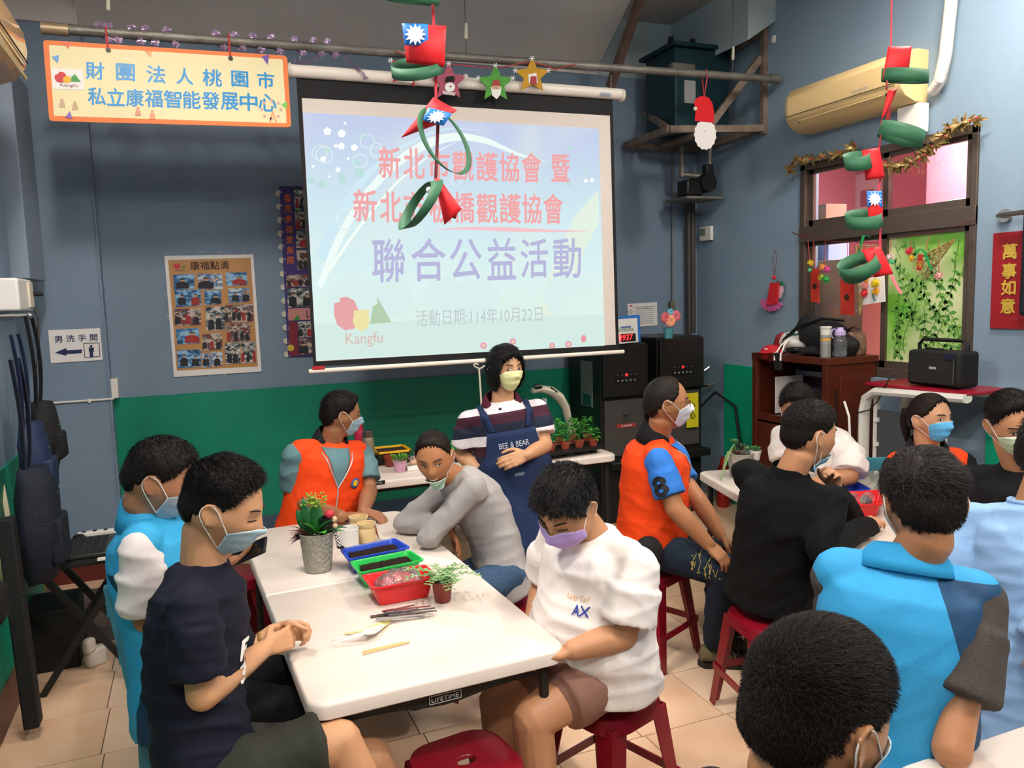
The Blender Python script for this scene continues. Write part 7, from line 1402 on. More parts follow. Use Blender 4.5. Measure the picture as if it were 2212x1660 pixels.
def tray(px4, label, col, h, extra=None, name='planting_tray', group='plastic planting trays on the front table'):
    """px4 = rim corners (near left, near right, far right, far left) on the plane of the rim"""
    z = TZ+h; C = [PZ(x_, y_, z) for x_, y_ in px4]; c0 = sum(C, Vector())/4; t = thing(name, label, 'tray', (c0.x, c0.y, TZ), group=group)
    def ring(ins, zz, r_=.018):
        P_ = [c+(c0-c).normalized()*ins*1.4 for c in C]; out = []
        for i in range(4):
            a_, b_, p = P_[i-1], P_[(i+1) % 4], P_[i]; u = (a_-p).normalized()*r_; v = (b_-p).normalized()*r_
            for k in range(5): s_ = k/4; q = (p+u)*(1-s_)**2+p*2*s_*(1-s_)+(p+v)*s_**2; out.append(Vector((q.x, q.y, zz)))
        return out
    prof = [(.020, TZ+.001), (.004, z-.006), (-.004, z-.008), (-.005, z-.002), (-.004, z), (.002, z), (.006, z-.006), (.022, TZ+.004)]
    m = mat('tray_'+col, col, .28, spec=.5); body = MB().rings([ring(a_, b_) for a_, b_ in prof]).build('tray_body', m, t, smooth=True)
    ux = (C[1]-C[0]).normalized(); uy = (C[3]-C[0]).normalized(); w_, d_ = (C[1]-C[0]).length, (C[3]-C[0]).length
    if extra == 'soil':
        sz = z-.018; MB().add([Vector((p.x, p.y, sz)) for p in ring(.022, 0)]+[Vector((p.x, p.y, TZ+.006)) for p in ring(.024, 0)], [tuple(range(20))]+[(i, i+20, (i+1) % 20+20, (i+1) % 20) for i in range(20)]).build('soil', mat('potting_soil', '2a1a12', .95), t)
        soil(c0, 0, sz, 'soil_crumbs', t, 1400, box=(ux*(w_/2-.028), uy*(d_/2-.026)))
    return t, c0, ux, uy, w_, d_, z, m
tr1 = tray([(754, 1208), (884, 1182), (851, 1163), (737, 1186)], 'blue tray of dark soil, farthest of the three trays', '2145b8', .07, 'soil')
tr2 = tray([(778, 1237), (914, 1209), (884, 1189), (758, 1213)], 'green tray of dark soil between the blue and the red tray', '1fb24a', .07, 'soil')
tr3 = tray([(806, 1271), (942, 1247), (918, 1220), (784, 1242)], 'red tray holding clear plastic film, nearest of the three trays', 'd01c1e', .075)
_, c0, ux, uy, w_, d_, z, m = tr3; CLR = mat('clear_film', 'f3eef0', .06, trans=.92, spec=.6)
G = [[c0+ux*((i/14-.5)*w_*.74)+uy*((j/8-.5)*d_*.62)+Vector((0, 0, -.03+.055*math.sin(math.pi*i/14)**.5*math.sin(math.pi*j/8)**.7+.008*math.sin(i*1.9+j)+.006*math.sin(j*2.7-i))) for j in range(9)] for i in range(15)]
t = thing('plastic_film', 'crumpled clear plastic sleeve lying in the red tray', 'plastic', (c0.x, c0.y, TZ+.03)); MB().sheet(G, .0015).build('film', CLR, t, smooth='all')
MB().add([Vector((c0.x, c0.y, TZ+.012))+ux*a_*w_*.4+uy*b_*d_*.36+Vector((0, 0, k)) for k in (0, .02) for a_, b_ in ((-1, -1), (1, -1), (1, 1), (-1, 1))], [(3, 2, 1, 0), (4, 5, 6, 7), (0, 1, 5, 4), (1, 2, 6, 5), (2, 3, 7, 6), (3, 0, 4, 7)]).build('folded_sheet', CLR, t)

# silver pot with plants
pc = PZ(692, 1240, TZ); pc = pc+Vector((0, .05, 0)); pc.z = TZ
t = thing('silver_plant_pot', 'silver embossed metal pot with broad green leaves on the front table', 'potted plant', pc)
SPM = mat('embossed_tin', 'a9a59a', .45, .45, bump=(70, .9)); hp = .158
MB().lathe([(.048, 0), (.052, .002), (.054, .012), (.067, hp-.006), (.070, hp), (.067, hp+.001), (.064, hp-.008), (.060, hp-.03), (.001, hp-.03)], pc, 32).build('pot', SPM, t, smooth=True)
soil(pc, .058, TZ+hp-.028, 'soil', t, 260)
LG = mat('leaf_dark_green', '1f5a2c', .35, var=('2c7035', 30, .2)); LG2 = mat('leaf_bright_green', '4a9a34', .4); LBR = mat('leaf_brown_red', '5a3226', .6); rr = random.Random(4); top = pc+Vector((0, 0, hp-.03))
VW = -FW
for a_, el_, L_, w_ in ((-2.6, .25, .10, .042), (-1.8, .9, .12, .05), (-.9, 1.25, .15, .052), (.1, 1.2, .145, .045), (.7, .8, .12, .05), (1.4, .5, .11, .055), (2.2, .2, .10, .045), (-.3, .75, .10, .036), (.35, .35, .10, .045), (3.0, 1.1, .11, .04)):
    dv = RT*math.sin(a_)*math.cos(el_)-Vector((FW.x, FW.y, 0)).normalized()*math.cos(a_)*math.cos(el_)*.6+Vector((0, 0, math.sin(el_))); b_ = top+RT*.015*math.sin(a_)+Vector((0, 0, .02))
    MB().sheet(leaf(b_, dv, L_, w_, Vector((0, 0, 1)) if abs(dv.z) < .8 else VW, .25), .0015).build('leaf', LG if rr.random() < .7 else LG2, t, smooth='all')
for k in range(26):
    a_ = rr.uniform(-1.1, 1.1)-1.5; dv = RT*math.sin(a_)*.9+Vector((0, 0, rr.uniform(.0, .7)))-Vector((FW.x, FW.y, 0))*rr.uniform(-.2, .6); MB().sheet(leaf(top-RT*.025+Vector((0, 0, .012)), dv, rr.uniform(.05, .085), .016, (0, 0, 1), .35, n=4), .001).build('leaf', LBR, t, smooth='all')
fm, fo = MB(), MB()
for k in range(130):
    q = top+Vector((0, 0, .15))+RT*rr.gauss(-.0, .018)+Vector((0, 0, rr.gauss(0, .014)))+FW*rr.gauss(0, .014); (fm if rr.random() < .8 else fo).ball(q, rr.uniform(.003, .006), 6, 4)
for k in range(6): fm.tube([top, top+Vector((0, 0, .08)), top+Vector((0, 0, .145))+RT*rr.uniform(-.02, .02)], .002, n=4)
fm.build('flower_buds', mat('bud_lime', '8aa83a', .6), t, kind='stuff'); fo.build('open_flowers', mat('bud_orange', 'd2703a', .6), t, kind='stuff')
t = thing('pot_figurine', 'little doll ornament with red hat and checkered legs beside the silver pot', 'figurine', pc+Vector((.08, .02, .1))); fq = W(727, 1100, 3.02)*0+pc+RT*.045+Vector((0, 0, .215))
MB().ball(fq+RT*.012+Vector((0, 0, .012)), .019).build('red_hat', mat('toy_red', 'c2303a', .5), t, smooth=True); MB().ball(fq+RT*.028-Vector((0, 0, .008)), .013).build('head', mat('toy_skin', 'd9b48f', .6), t, smooth=True); MB().ball(fq+RT*.03-Vector((0, 0, .035)), .012).build('body', mat('toy_skin', 'd9b48f', .6), t, smooth=True)
lgm = mat('checked_cloth', 'e8e4dc', .8); N = lgm.node_tree.nodes; ck = N.new('ShaderNodeTexChecker'); ck.inputs['Scale'].default_value = 160; ck.inputs[1].default_value = lin('eeeae2'); ck.inputs[2].default_value = lin('1c1a18'); tc = N.new('ShaderNodeTexCoord'); lgm.node_tree.links.new(tc.outputs['Object'], ck.inputs[0]); lgm.node_tree.links.new(ck.outputs[0], N['Principled BSDF'].inputs['Base Color'])
MB().capsule(fq+RT*.028-Vector((0, 0, .05)), fq+RT*.042-Vector((0, 0, .115)), .008, .009).build('leg', lgm, t, smooth=True); MB().ell(fq+RT*.048-Vector((0, 0, .122)), (RT*.016, FW*.008, UP*.007)).build('shoe', BLACK, t, smooth=True)
MB().cyl(fq-Vector((0, 0, .03)), top-Vector((0, 0, .0))+RT*.02, .0022, n=5).build('stake', BLACK, t)
t = thing('black_pot_sleeve', 'small black plastic pot standing behind the broad leaves', 'pot', pc+RT*.03); MB().lathe([(.022, 0), (.030, .085), (.028, .085), (.02, .01)], pc+RT*.042-Vector((FW.x, FW.y, 0))*.0+Vector((0, 0, hp-.028)), 20).build('pot', BLACK, t, smooth=True)

def cyl_pot(px, pyb, r_, h, label, m, name, cat, prof=None, z=TZ, lift=0.0):
    c = PZ(px, pyb, z); fwd = Vector((FW.x, FW.y, 0)).normalized(); c = c+fwd*r_*.9; c.z = z; t = thing(name, label, cat, c); return t, c
t, c = cyl_pot(752, 1188, .04, .085, 'white ceramic mug behind the blue tray', WHITE, 'white_mug', 'mug'); CER = mat('white_ceramic', 'e9e4df', .2)
MB().lathe([(.036, 0), (.040, .004), (.041, .085), (.039, .087), (.037, .085), (.036, .008), (.001, .006)], c, 28).build('body', CER, t, smooth=True)
CRM = mat('cream_ceramic', 'd8c08e', .3)
for px, pyb, r_, h, lb in ((790, 1177, .040, .088, 'cream ribbed clay pot with a twig bow, nearer of the pair'), (773, 1160, .041, .085, 'cream ribbed clay pot behind the other cream pot')):
    t, c = cyl_pot(px, pyb, r_, h, lb, CRM, 'cream_pot', 'pot'); t['group'] = 'cream clay pots on the front table'
    n_ = 40; MB().rings([[c+Vector((math.cos(2*math.pi*q/n_)*rr_*(1+(.02 if (q//2) % 2 and .1 < zz/h < .75 else 0)), math.sin(2*math.pi*q/n_)*rr_*(1+(.02 if (q//2) % 2 and .1 < zz/h < .75 else 0)), zz)) for q in range(n_)] for rr_, zz in ((r_*.8, 0), (r_*.9, .006), (r_*1.0, h*.45), (r_*.98, h*.75), (r_*.93, h*.8), (r_*1.04, h*.92), (r_*1.06, h), (r_*.94, h), (r_*.9, h*.85), (r_*.8, .01))]).build('body', CRM, t, smooth=True)
    MB().lathe([(r_*.955, h*.77), (r_*.965, h*.785), (r_*.955, h*.80)], c, 24).build('string', mat('jute', '9a7a4c', .9), t)
    if 'nearer' in lb:
        for k in (-1, 0, 1): MB().cyl(c+RT*r_*1.0+Vector((0, 0, h*.85)), c+RT*(r_*1.15+k*.006)+Vector((0, 0, h*.3-.01*k)), .0022, n=5).build('twig', mat('twig_brown', '8a4a34', .8), t)
# terracotta pot with trailing plant
t, c = cyl_pot(955, 1306, .036, .075, 'small brown red pot with a trailing pale green plant beside the red tray', None, 'trailing_plant', 'potted plant'); TERR = mat('terracotta_plastic', '7e2f22', .45)
MB().lathe([(.026, 0), (.028, .002), (.036, .062), (.038, .064), (.039, .076), (.036, .076), (.034, .062), (.001, .06)], c, 26).build('pot', TERR, t, smooth=True); soil(c, .032, TZ+.062, 'soil', t, 90)
LP = mat('leaf_pale_green', '8fb07a', .45); LPv = mat('leaf_mid_green', '6c9a58', .45); rr = random.Random(8); tp = c+Vector((0, 0, .066))
for k in range(15):
    a_ = k/15*6.28+rr.uniform(-.2, .2); L_ = rr.uniform(.05, .12); pts = [tp+Vector((0, 0, 0))]; hd = Vector((math.cos(a_), math.sin(a_), rr.uniform(.5, 2.0))).normalized(); p = tp
    for j in range(6): p = p+hd*L_/5; hd = (hd+Vector((0, 0, -.22))).normalized(); pts.append(p)
    st = MB().tube(pts, .0014, n=5).build('stem', LPv, t)
    for j in range(1, 7):
        for sg in (1, -1): dv = (Vector((-hd.y, hd.x, 0)).normalized()*sg+Vector((0, 0, .45))+hd*.4); MB().sheet(leaf(pts[j], dv, rr.uniform(.018, .027), .011, (0, 0, 1) if abs(dv.normalized().z) < .8 else VW, .2, n=3), .0008).build('leaf', LP if rr.random() < .65 else LPv, st, smooth='all')
# plant labels, spoons, chopsticks
t = thing('plastic_knives', 'bundle of grey and dark red plastic sticks near the red tray', 'sticks', PZ(880, 1325, TZ))
for i, (x0, y0, x1, y1, cc) in enumerate(((800, 1333, 905, 1316, '5f4a4a'), (815, 1330, 925, 1322, '3b3538'), (812, 1337, 918, 1332, '8c8a86'), (826, 1322, 895, 1308, '6b2f36'), (830, 1326, 940, 1314, '4a4448'), (822, 1339, 935, 1326, '9a9792'), (850, 1318, 930, 1310, '7d3a40'), (840, 1330, 944, 1320, '55504e'))):
    a_, b_ = PZ(x0, y0, TZ+.004+.003*i), PZ(x1, y1, TZ+.004+.0015*i); MB().bar(a_, a_.lerp(b_, .35), .012, .004).bar(a_.lerp(b_, .33), b_, .007, .003).build('stick', mat('stick_'+cc, cc, .5), t, bevel=.001)
def spoon(x0, y0, x1, y1, x2, y2, m, label, z0):
    t = thing('plastic_spoon', label, 'spoon', PZ(x1, y1, TZ), group='plastic spoons on the front table'); A_, B_, C_ = PZ(x0, y0, TZ+z0), PZ(x1, y1, TZ+z0+.014), PZ(x2, y2, TZ+z0+.001)
    d = (C_-B_); L_ = d.length; d = d.normalized(); s_ = d.cross(Vector((0, 0, 1))).normalized(); G = []
    for k in range(9):
        f = k/8; w2 = .020*math.sin(math.pi*min(.12+.86*f, 1))**.6; row = []
        for j in range(-3, 4): row.append(B_.lerp(C_, f)+s_*w2*j/3+Vector((0, 0, -.012*math.sin(math.pi*f)*(1-(j/3)**2)+.002)))
        G.append(row)
    MB().sheet(G, .0012).build('bowl', m, t, smooth='all'); MB().bar(A_, B_, .008, .0028).build('handle', m, t, bevel=.001)
SPY = mat('spoon_yellow', 'ecd98c', .3, trans=.1); SPW = mat('spoon_white', 'f1eeea', .3)
spoon(745, 1370, 800, 1362, 843, 1342, SPY, 'pale yellow plastic spoon under the white spoons', .003); spoon(716, 1382, 788, 1370, 830, 1352, SPW, 'white plastic spoon lying on the yellow spoon', .008); spoon(717, 1390, 785, 1372, 822, 1358, SPW, 'white plastic spoon with its handle nearest the front corner', .014)
for i, (a_, b_, lb) in enumerate((((783, 1409), (872, 1388), 'bamboo chopstick, farther of the pair in front of the spoons'), ((784, 1412), (885, 1387), 'bamboo chopstick, nearer of the pair in front of the spoons'))):
    simple(MB().bar(PZ(*a_, TZ+.003+.003*i), PZ(*b_, TZ+.003+.002*i), .0055, .004), 'chopstick', mat('bamboo', 'dcb77a', .6), lb, 'chopstick', group='bamboo chopsticks on the front table', bevel=.001)

# ---- rear table --------------------------------------------------------------------------------------
def pot_at(c, r_, h, m, par, name='pot'):
    MB().lathe([(r_*.72, 0), (r_*.76, .002), (r_*.95, h*.78), (r_*1.02, h*.8), (r_*1.04, h), (r_*.95, h), (r_*.9, h*.82), (.001, h*.8)], c, 20).build(name, m, par, smooth=True)
TERR2 = mat('terracotta_light', 'a04a34', .6); SEED = mat('seedling_green', '2f7a2c', .45); SEED2 = mat('seedling_green_light', '57a03c', .45)
t = thing('seedling_tray', 'black tray carrying the small seedling pots on the rear table', 'tray', PZ(1240, 975, TZ)); zt = TZ+.045
A_, B_, C_, D_ = PZ(1172, 985, zt), PZ(1302, 966, zt), PZ(1290, 955, zt), PZ(1168, 972, zt); tm = mat('tray_black', '1a1a1b', .5)
MB().add([Vector((p.x, p.y, z_)) for z_ in (zt-.012, zt) for p in (A_, B_, C_, D_)], [(3, 2, 1, 0), (4, 5, 6, 7), (0, 1, 5, 4), (1, 2, 6, 5), (2, 3, 7, 6), (3, 0, 4, 7)]).build('rim', tm, t)
spots = [(1190+i*30.5, 974-i*3.6, 0) for i in range(4)]+[(1178+i*30.5, 964-i*3.4, 1) for i in range(4)]
for i, (px, py, rw) in enumerate(spots):
    c = PZ(px, py, zt); c.z = zt; MB().lathe([(.024, TZ+.002-zt), (.028, -.008)], c, 16).build('cell', tm, t)
    pt = thing('seedling_pot', ('small clay pot of leafy seedlings, front row of the black tray, %s from the woman' if not rw else 'small clay pot of leafy seedlings, back row of the black tray, %s from the woman') % ('first', 'second', 'third', 'fourth')[i % 4], 'potted plant', c, group='seedling pots in the black tray')
    c2 = c-Vector((0, 0, .022)); c2.z = zt+.001; pot_at(c2, .034, .052, TERR2, pt); rr = random.Random(i); fm = [MB(), MB()]; hh = .13 if i not in (3,) else .07
    for k in range(60):
        a_ = rr.uniform(0, 6.28); z_ = .04+hh*rr.random()**.7; r_ = .02+.035*math.sin(math.pi*min(z_/(hh+.04), 1)); b_ = c2+Vector((math.cos(a_)*r_*.4, math.sin(a_)*r_*.4, z_)); dv = Vector((math.cos(a_), math.sin(a_), rr.uniform(0, .9))); mb = fm[rr.randint(0, 1)]; mb.sheet(leaf(b_, dv, rr.uniform(.025, .04), .018, (0, 0, 1), .3, n=3), .001)
    for k in range(5): fm[0].tube([c2+Vector((0, 0, .04)), c2+Vector((rr.uniform(-.02, .02), rr.uniform(-.02, .02), hh))], .002, n=4)
    fm[0].build('foliage', SEED, pt, kind='stuff'); fm[1].build('foliage', SEED2, pt, kind='stuff')
def q2(px, py, r_=.03): c = PZ(px, py, TZ)+Vector((FW.x, FW.y, 0))*r_; c.z = TZ; return c
c = q2(796, 1016, .035); t = thing('thermos_flask', 'tall champagne metal thermos flask on the rear table', 'flask', c); CH_ = mat('champagne_metal', 'a4937c', .35, .6)
MB().lathe([(.036, 0), (.038, .004), (.038, .19), (.034, .205), (.001, .206)], c, 28).build('body', CH_, t, smooth=True); MB().lathe([(.031, .206), (.034, .208), (.034, .243), (.03, .247), (.001, .247)], c, 28).build('lid', STEEL, t, smooth=True)
c = q2(781, 1010, .05)+Vector((-.005, .04, 0)); simple(MB().lathe([(.03, 0), (.034, .02), (.036, .2), (.03, .22), (.022, .26), (.024, .30), (.012, .325), (.001, .327)], c, 20, mi=0), 'red_topped_bottle', mat('bottle_red', 'a51f3a', .3), 'dark bottle with a red top behind the champagne thermos', 'bottle', smooth=True)
c = q2(863, 1022, .03); t = thing('pink_pot', 'lilac pink pot with small bright green plant on the rear table', 'potted plant', c); pot_at(c, .042, .075, mat('pink_pot_plastic', 'd3a0bb', .4), t); fm = MB(); rr = random.Random(21)
for k in range(150): a_ = rr.uniform(0, 6.28); r_ = .065*math.sqrt(rr.random()); fm.sheet(leaf(c+Vector((math.cos(a_)*r_*.7, math.sin(a_)*r_*.7, .07+.035*rr.random())), Vector((math.cos(a_), math.sin(a_), rr.uniform(.2, 1.5))), .018, .011, (0, 0, 1), .2, n=2), .0008)
fm.build('foliage', mat('sprout_green', '6aa53e', .5), t, kind='stuff')
c = q2(845, 1014, .03)+Vector((0, .06, 0)); t = thing('brown_pot', 'brown nursery pot behind the lilac pink pot', 'pot', c); pot_at(c, .036, .07, TERR, t)
def yb(px0, px1, py, h, lb, col): 
    t = thing('crate', lb, 'crate', PZ((px0+px1)/2, py, TZ)); a_, b_ = PZ(px0, py, TZ), PZ(px1, py-3, TZ); c = (a_+b_)/2+Vector((0, .12, 0)); w_ = (b_-a_).length
    MB().box((c.x, c.y, TZ+h/2), (w_, .2, h)).build('body', mat('crate_black', '1d1b1a', .6), t, bevel=.005); mm = mat('crate_'+col, col, .4)
    for dx, dy, sx, sy in ((0, -.1, w_+.02, .02), (0, .1, w_+.02, .02), (-w_/2, 0, .02, .22), (w_/2, 0, .02, .22)): MB().box((c.x+dx, c.y+dy, TZ+h+.006), (sx, sy, .014)).build('rim', mm, t, bevel=.003)
    MB().box((c.x, c.y, TZ+h-.002), (w_-.01, .19, .006)).build('soil', mat('potting_soil', '2a1a12', .95), t)
yb(818, 890, 1006, .075, 'black crate with a yellow rim on the rear table', 'e0a81c')
yb(985, 1035, 1000, .08, 'crate with a green rim partly hidden behind the woman in the apron', '2fae52')
c = q2(896, 1018, .02); simple(MB().box((c.x, c.y+.03, TZ+.014), (.1, .07, .028)), 'white_box', WHITE, 'small white box beside the lilac pink pot', 'box', bevel=.003)
t = thing('shell_ornament', 'small knobbly cream shell ornament on the white box', 'ornament', (c.x, c.y+.03, TZ+.028)); rr = random.Random(2)
MB().ell((c.x, c.y+.03, TZ+.045), ((.03, 0, 0), (0, .02, 0), (0, 0, .018))).build('shell', mat('shell_cream', 'c9a389', .6), t, smooth=True)
for k in range(5): MB().cyl((c.x, c.y+.03, TZ+.045), (c.x+rr.uniform(-.04, .04), c.y+.03+rr.uniform(-.02, .02), TZ+.08), .006, .002, n=8).build('spike', mat('shell_cream', 'c9a389', .6), t)
c = q2(1160, 985, .03); t = thing('mauve_pot', 'mauve pot with a cream spiral emblem beside the seedling tray', 'pot', c); MB().lathe([(.034, 0), (.04, .01), (.043, .06), (.038, .075), (.034, .075), (.03, .01)], c, 24).build('body', mat('mauve_clay', '7d4a55', .5), t, smooth=True); sp_ = c-Vector((FW.x, FW.y, 0)).normalized()*.043+Vector((0, 0, .045))+RT*.004
MB().tube([sp_+RT*math.cos(q)*q*.0011+Vector((0, 0, math.sin(q)*q*.0011)) for q in np.linspace(2, 17, 40)], .0015, n=5).build('spiral', mat('cream_clay', 'd9c9a0', .6), t)
# curved lamp arm behind the seedlings (steam lamp of the table)
t = thing('curved_arm_lamp', 'cream curved plastic arm leaning behind the seedlings on the rear table', 'lamp', (2.0, 5.0, TZ)); CP = mat('cream_grey_plastic', 'c7bda9', .4)
pts = [PY(1150, 845, 5.0), PY(1168, 840, 5.0), PY(1190, 845, 5.0), PY(1208, 858, 5.0), PY(1222, 880, 5.0), PY(1228, 905, 5.0)]; MB().tube(pts, [.03, .045, .055, .055, .045, .035], n=10, flat=.6).build('arm', CP, t, smooth=True); MB().tube([PY(1222, 890, 5.01), PY(1245, 960, 5.05)], .022, n=8).build('neck', CP, t, smooth=True)
MB().tube([PY(1155, 836, 4.97), PY(1170, 834, 4.96)], .018, n=8).build('black_panel', BLACK, t); MB().tube([PY(1190, 838, 4.96), PY(1204, 848, 4.95)], .008, n=6).build('black_stripe', BLACK, t)
soft(MB().tube([PY(1176, 860, 4.98), PY(1178, 890, 4.98), PY(1180, 912, 4.98)], [.03, .035, .02], n=10, flat=.4), .01, 20).build('plastic_wrap', mat('wrap_clear', 'b9c0bf', .15, trans=.5), t, smooth='all')
t = thing('support_leg', 'cream slanting plastic leg running from the rear table to the floor', 'support', PZ(1330, 1260, 0)); MB().bar(PY(1240, 985, 4.75), PY(1300, 1190, 4.75), .05, .03).build('leg', CP, t, bevel=.006)
t = thing('wire_stand', 'thin cream wire stand with a bent hanger top behind the woman', 'stand', (1.3, 4.9, TZ)); Y = 4.72; wm = mat('wire_cream', 'd3ccb9', .4)
MB().tube([Vector((PY(1044, 900, Y).x, Y, TZ)), PY(1038, 845, Y), PY(1035, 800, Y), PY(1035, 797, Y)], .006, n=6).build('rod', wm, t); MB().tube([PY(1052, 793, Y), PY(1048, 790, Y), PY(1037, 797, Y), PY(1026, 793, Y), PY(1023, 789, Y), PY(1027, 786, Y), PY(1033, 788, Y)], .005, n=6).build('hanger_top', wm, t)

# ---- right table ------------------------------------------------------------------------------------------
def wrap_tray(px4, label, col, h, ex=None): return tray(px4, label, col, h, ex, group='plastic planting trays on the right table')
wrap_tray([(1800, 1066), (1880, 1056), (1850, 1040), (1775, 1047)], 'blue tray behind the red tray on the right table', '2145b8', .05)
tr = wrap_tray([(1800, 1092), (1905, 1088), (1905, 1058), (1815, 1064)], 'red tray with a white sticker on the right table', 'd01c1e', .07)
_, c0, ux, uy, w_, d_, z, m = tr; t = thing('plastic_film', 'clear plastic domes lying in the red tray on the right table', 'plastic', (c0.x, c0.y, TZ+.05))
for k in (-1, 1): MB().ell(c0+ux*k*w_*.17+Vector((0, 0, -.01)), (ux*w_*.17, uy*d_*.3, Vector((0, 0, .03))), 20, 8).build('dome', CLR, t, smooth=True)
MB().box(PZ(1822, 1098, TZ+.04)-FW*.02, (.03, .003, .02)).build('price_sticker', WHITE, tr[0])
c = q2(1605, 1035, .05); t = thing('succulent_pot', 'grey concrete pot of mixed succulents at the far end of the right table', 'potted plant', c); MB().lathe([(.055, 0), (.058, .004), (.072, .13), (.075, .14), (.068, .14), (.064, .12), (.001, .118)], c, 28).build('pot', mat('concrete_grey', 'a8a196', .8, bump=(80, .4)), t, smooth=True); soil(c, .06, TZ+.12, 'soil', t, 150)
SU = [mat('succulent_green', '4f8a48', .45), mat('succulent_pale', '87a868', .45), mat('succulent_dark', '3a4a38', .5), mat('succulent_brown', '6b4a3e', .5)]; rr = random.Random(31)
for cx, cz, r_, mi in ((-.03, .13, .045, 3), (.0, .16, .05, 2), (-.045, .2, .035, 0), (.03, .15, .04, 1)):
    for k in range(12): a_ = k*.9; dv = Vector((math.cos(a_), math.sin(a_), .3+.08*k)); MB().sheet(leaf(c+Vector((cx, 0, cz)), dv, r_, .018, (0, 0, 1), -.1, n=3), .003).build('leaf', SU[mi], t, smooth='all')
for k in range(7): MB().tube([c+Vector((-.03, 0, .13)), c+Vector((-.05-.01*k, -.01, .2-.01*k)), c+Vector((-.08-.012*k, -.02, .17-.03*k))], .002, n=5).build('stem', SU[1], t)
c2 = c+RT*.085+Vector((0, 0, .10)); t = thing('small_white_pot', 'tiny white pot with a green rosette perched at the succulent pot rim', 'potted plant', c2); pot_at(c2-Vector((0, 0, .0)), .032, .055, CER, t)
for k in range(16): a_ = k*.8; MB().sheet(leaf(c2+Vector((0, 0, .05)), Vector((math.cos(a_), math.sin(a_), .4+.08*k)), .045, .016, (0, 0, 1), .1, n=3), .002).build('leaf', SU[0], t, smooth='all')

# ================================================================== HANGING PAPER CHAINS
PR = mat('paper_red', 'd3141d', .6); PG = mat('paper_green', '2b6142', .65); PB_ = mat('paper_blue', '1976cc', .5); PW = mat('paper_white', 'f4f2f4', .5); RIB = mat('ribbon_red', 'c22a3a', .45)
def loop(t, px, py, rx, ry, band, d, tilt=0.0, m=PG, n=40, a0=0, a1=360, name='green_loop', wdir=None):
    """paper ring: centre, half widths in the picture, band height, at distance d"""
    k = d/FOC; c = W(px, py, d); u = (RT*math.cos(R_(tilt))-UP*math.sin(R_(tilt))); v = UP*math.cos(R_(tilt))+RT*math.sin(R_(tilt)); dep = math.sqrt(max(rx*rx-ry*ry, 0)); b = (v*ry*k+FW*dep*k); wv = wdir if wdir is not None else v
    G = []
    for q in np.linspace(R_(a0), R_(a1), n): p = c+u*math.cos(q)*rx*k+b*math.sin(q); G.append([p-wv*band*k/2, p+wv*band*k/2])
    return MB().sheet(G, .0012).build(name, m, t, smooth='all')
def panel(t, q4, d, bulge, m=PR, name='red_panel', n=9, lift=0.0):
    """curved sheet between four picture corners (tl, tr, br, bl), bowed towards the viewer"""
    tl, tr_, br, bl = [Vector(p) for p in q4]; G = []
    for i in range(n):
        f = i/(n-1); row = []
        for j in range(n):
            g_ = j/(n-1); a_ = tl.lerp(tr_, g_); b_ = bl.lerp(br, g_); p = a_.lerp(b_, f); row.append(W(p.x, p.y, d-bulge*math.sin(math.pi*g_)*.5-bulge*math.sin(math.pi*f)*.5-lift))
        G.append(row)
    return MB().sheet(G, .0012).build(name, m, t, smooth='all')
def sun(t, cx, cy, r_, d, asp=1.0, rot=0.0, sq=0.0):
    vs = []
    for k in range(24): a_ = k*math.pi/12+rot; q = r_*(1 if k % 2 == 0 else .6); x_ = math.cos(a_)*q*asp; y_ = math.sin(a_)*q; vs.append(W(cx+x_+sq*y_, cy+y_, d))
    k_ = len(vs); return MB().add(vs+[v+FW*.0012 for v in vs], [tuple(range(k_)), tuple(range(2*k_-1, k_-1, -1))]+[(i, i+k_, (i+1) % k_+k_, (i+1) % k_) for i in range(k_)]).build('white_sun', PW, t)
d = 2.15; t = thing('paper_chain', 'chain of red and green paper loops hanging in front of the projector screen', 'paper chain', W(940, 490, d))
MB().sheet([[W(x_-3, y_, d+.01), W(x_+3, y_, d+.01)] for x_, y_ in ((930, -420), (934, -8), (937, 55))], .001).build('ribbon', RIB, t); MB().sheet([[W(x_-3, y_, d+.01), W(x_+3, y_, d+.01)] for x_, y_ in ((941, 150), (942, 215), (946, 215), (944, 270))], .001).build('ribbon', RIB, t)
MB().sheet([[W(x_-3.5, y_, d+.0), W(x_+3.5, y_, d+.0)] for x_, y_ in ((946, 268), (944, 320), (941, 388))], .001).build('ribbon', mat('ribbon_dark', '6e1220', .5), t)
loop(t, 893, -6, 57, 22, 26, d, 5)
panel(t, ((868, 50), (964, 56), (960, 146), (878, 136)), d, .035); panel(t, ((868, 50), (924, 52), (926, 98), (874, 98)), d, .012, PB_, 'blue_field', lift=.028); sun(t, 897, 74, 24, d-.042)
loop(t, 901, 147, 56, 32, 26, d+.02, -6)
panel(t, ((936, 210), (988, 238), (948, 268), (866, 298)), d, .05); panel(t, ((925, 232), (977, 245), (958, 272), (912, 260)), d, .01, PB_, 'blue_field', lift=.052); sun(t, 943, 252, 15, d-.064, 1.4, 0, -.3)
loop(t, 962, 305, 76, 42, 14, d, 68, wdir=(RT*.75-UP*.1+FW*.6))
loop(t, 908, 442, 60, 26, 30, d, -58, wdir=(RT*.85+UP*.25+FW*.3)); panel(t, ((938, 384), (952, 390), (998, 452), (960, 486)), d, .03); panel(t, ((998, 450), (990, 455), (984, 474), (976, 470)), d+.02, .005, mat('paper_dark_red', '8e0f18', .6), 'folded_tab')
MB().ball(W(927, 411, d-.03), .009).build('paper_button', PW, t, smooth=True)
d = 2.75; t = thing('paper_chain', 'chain of small red and green paper loops hanging in front of the window', 'paper chain', W(1900, 630, d))
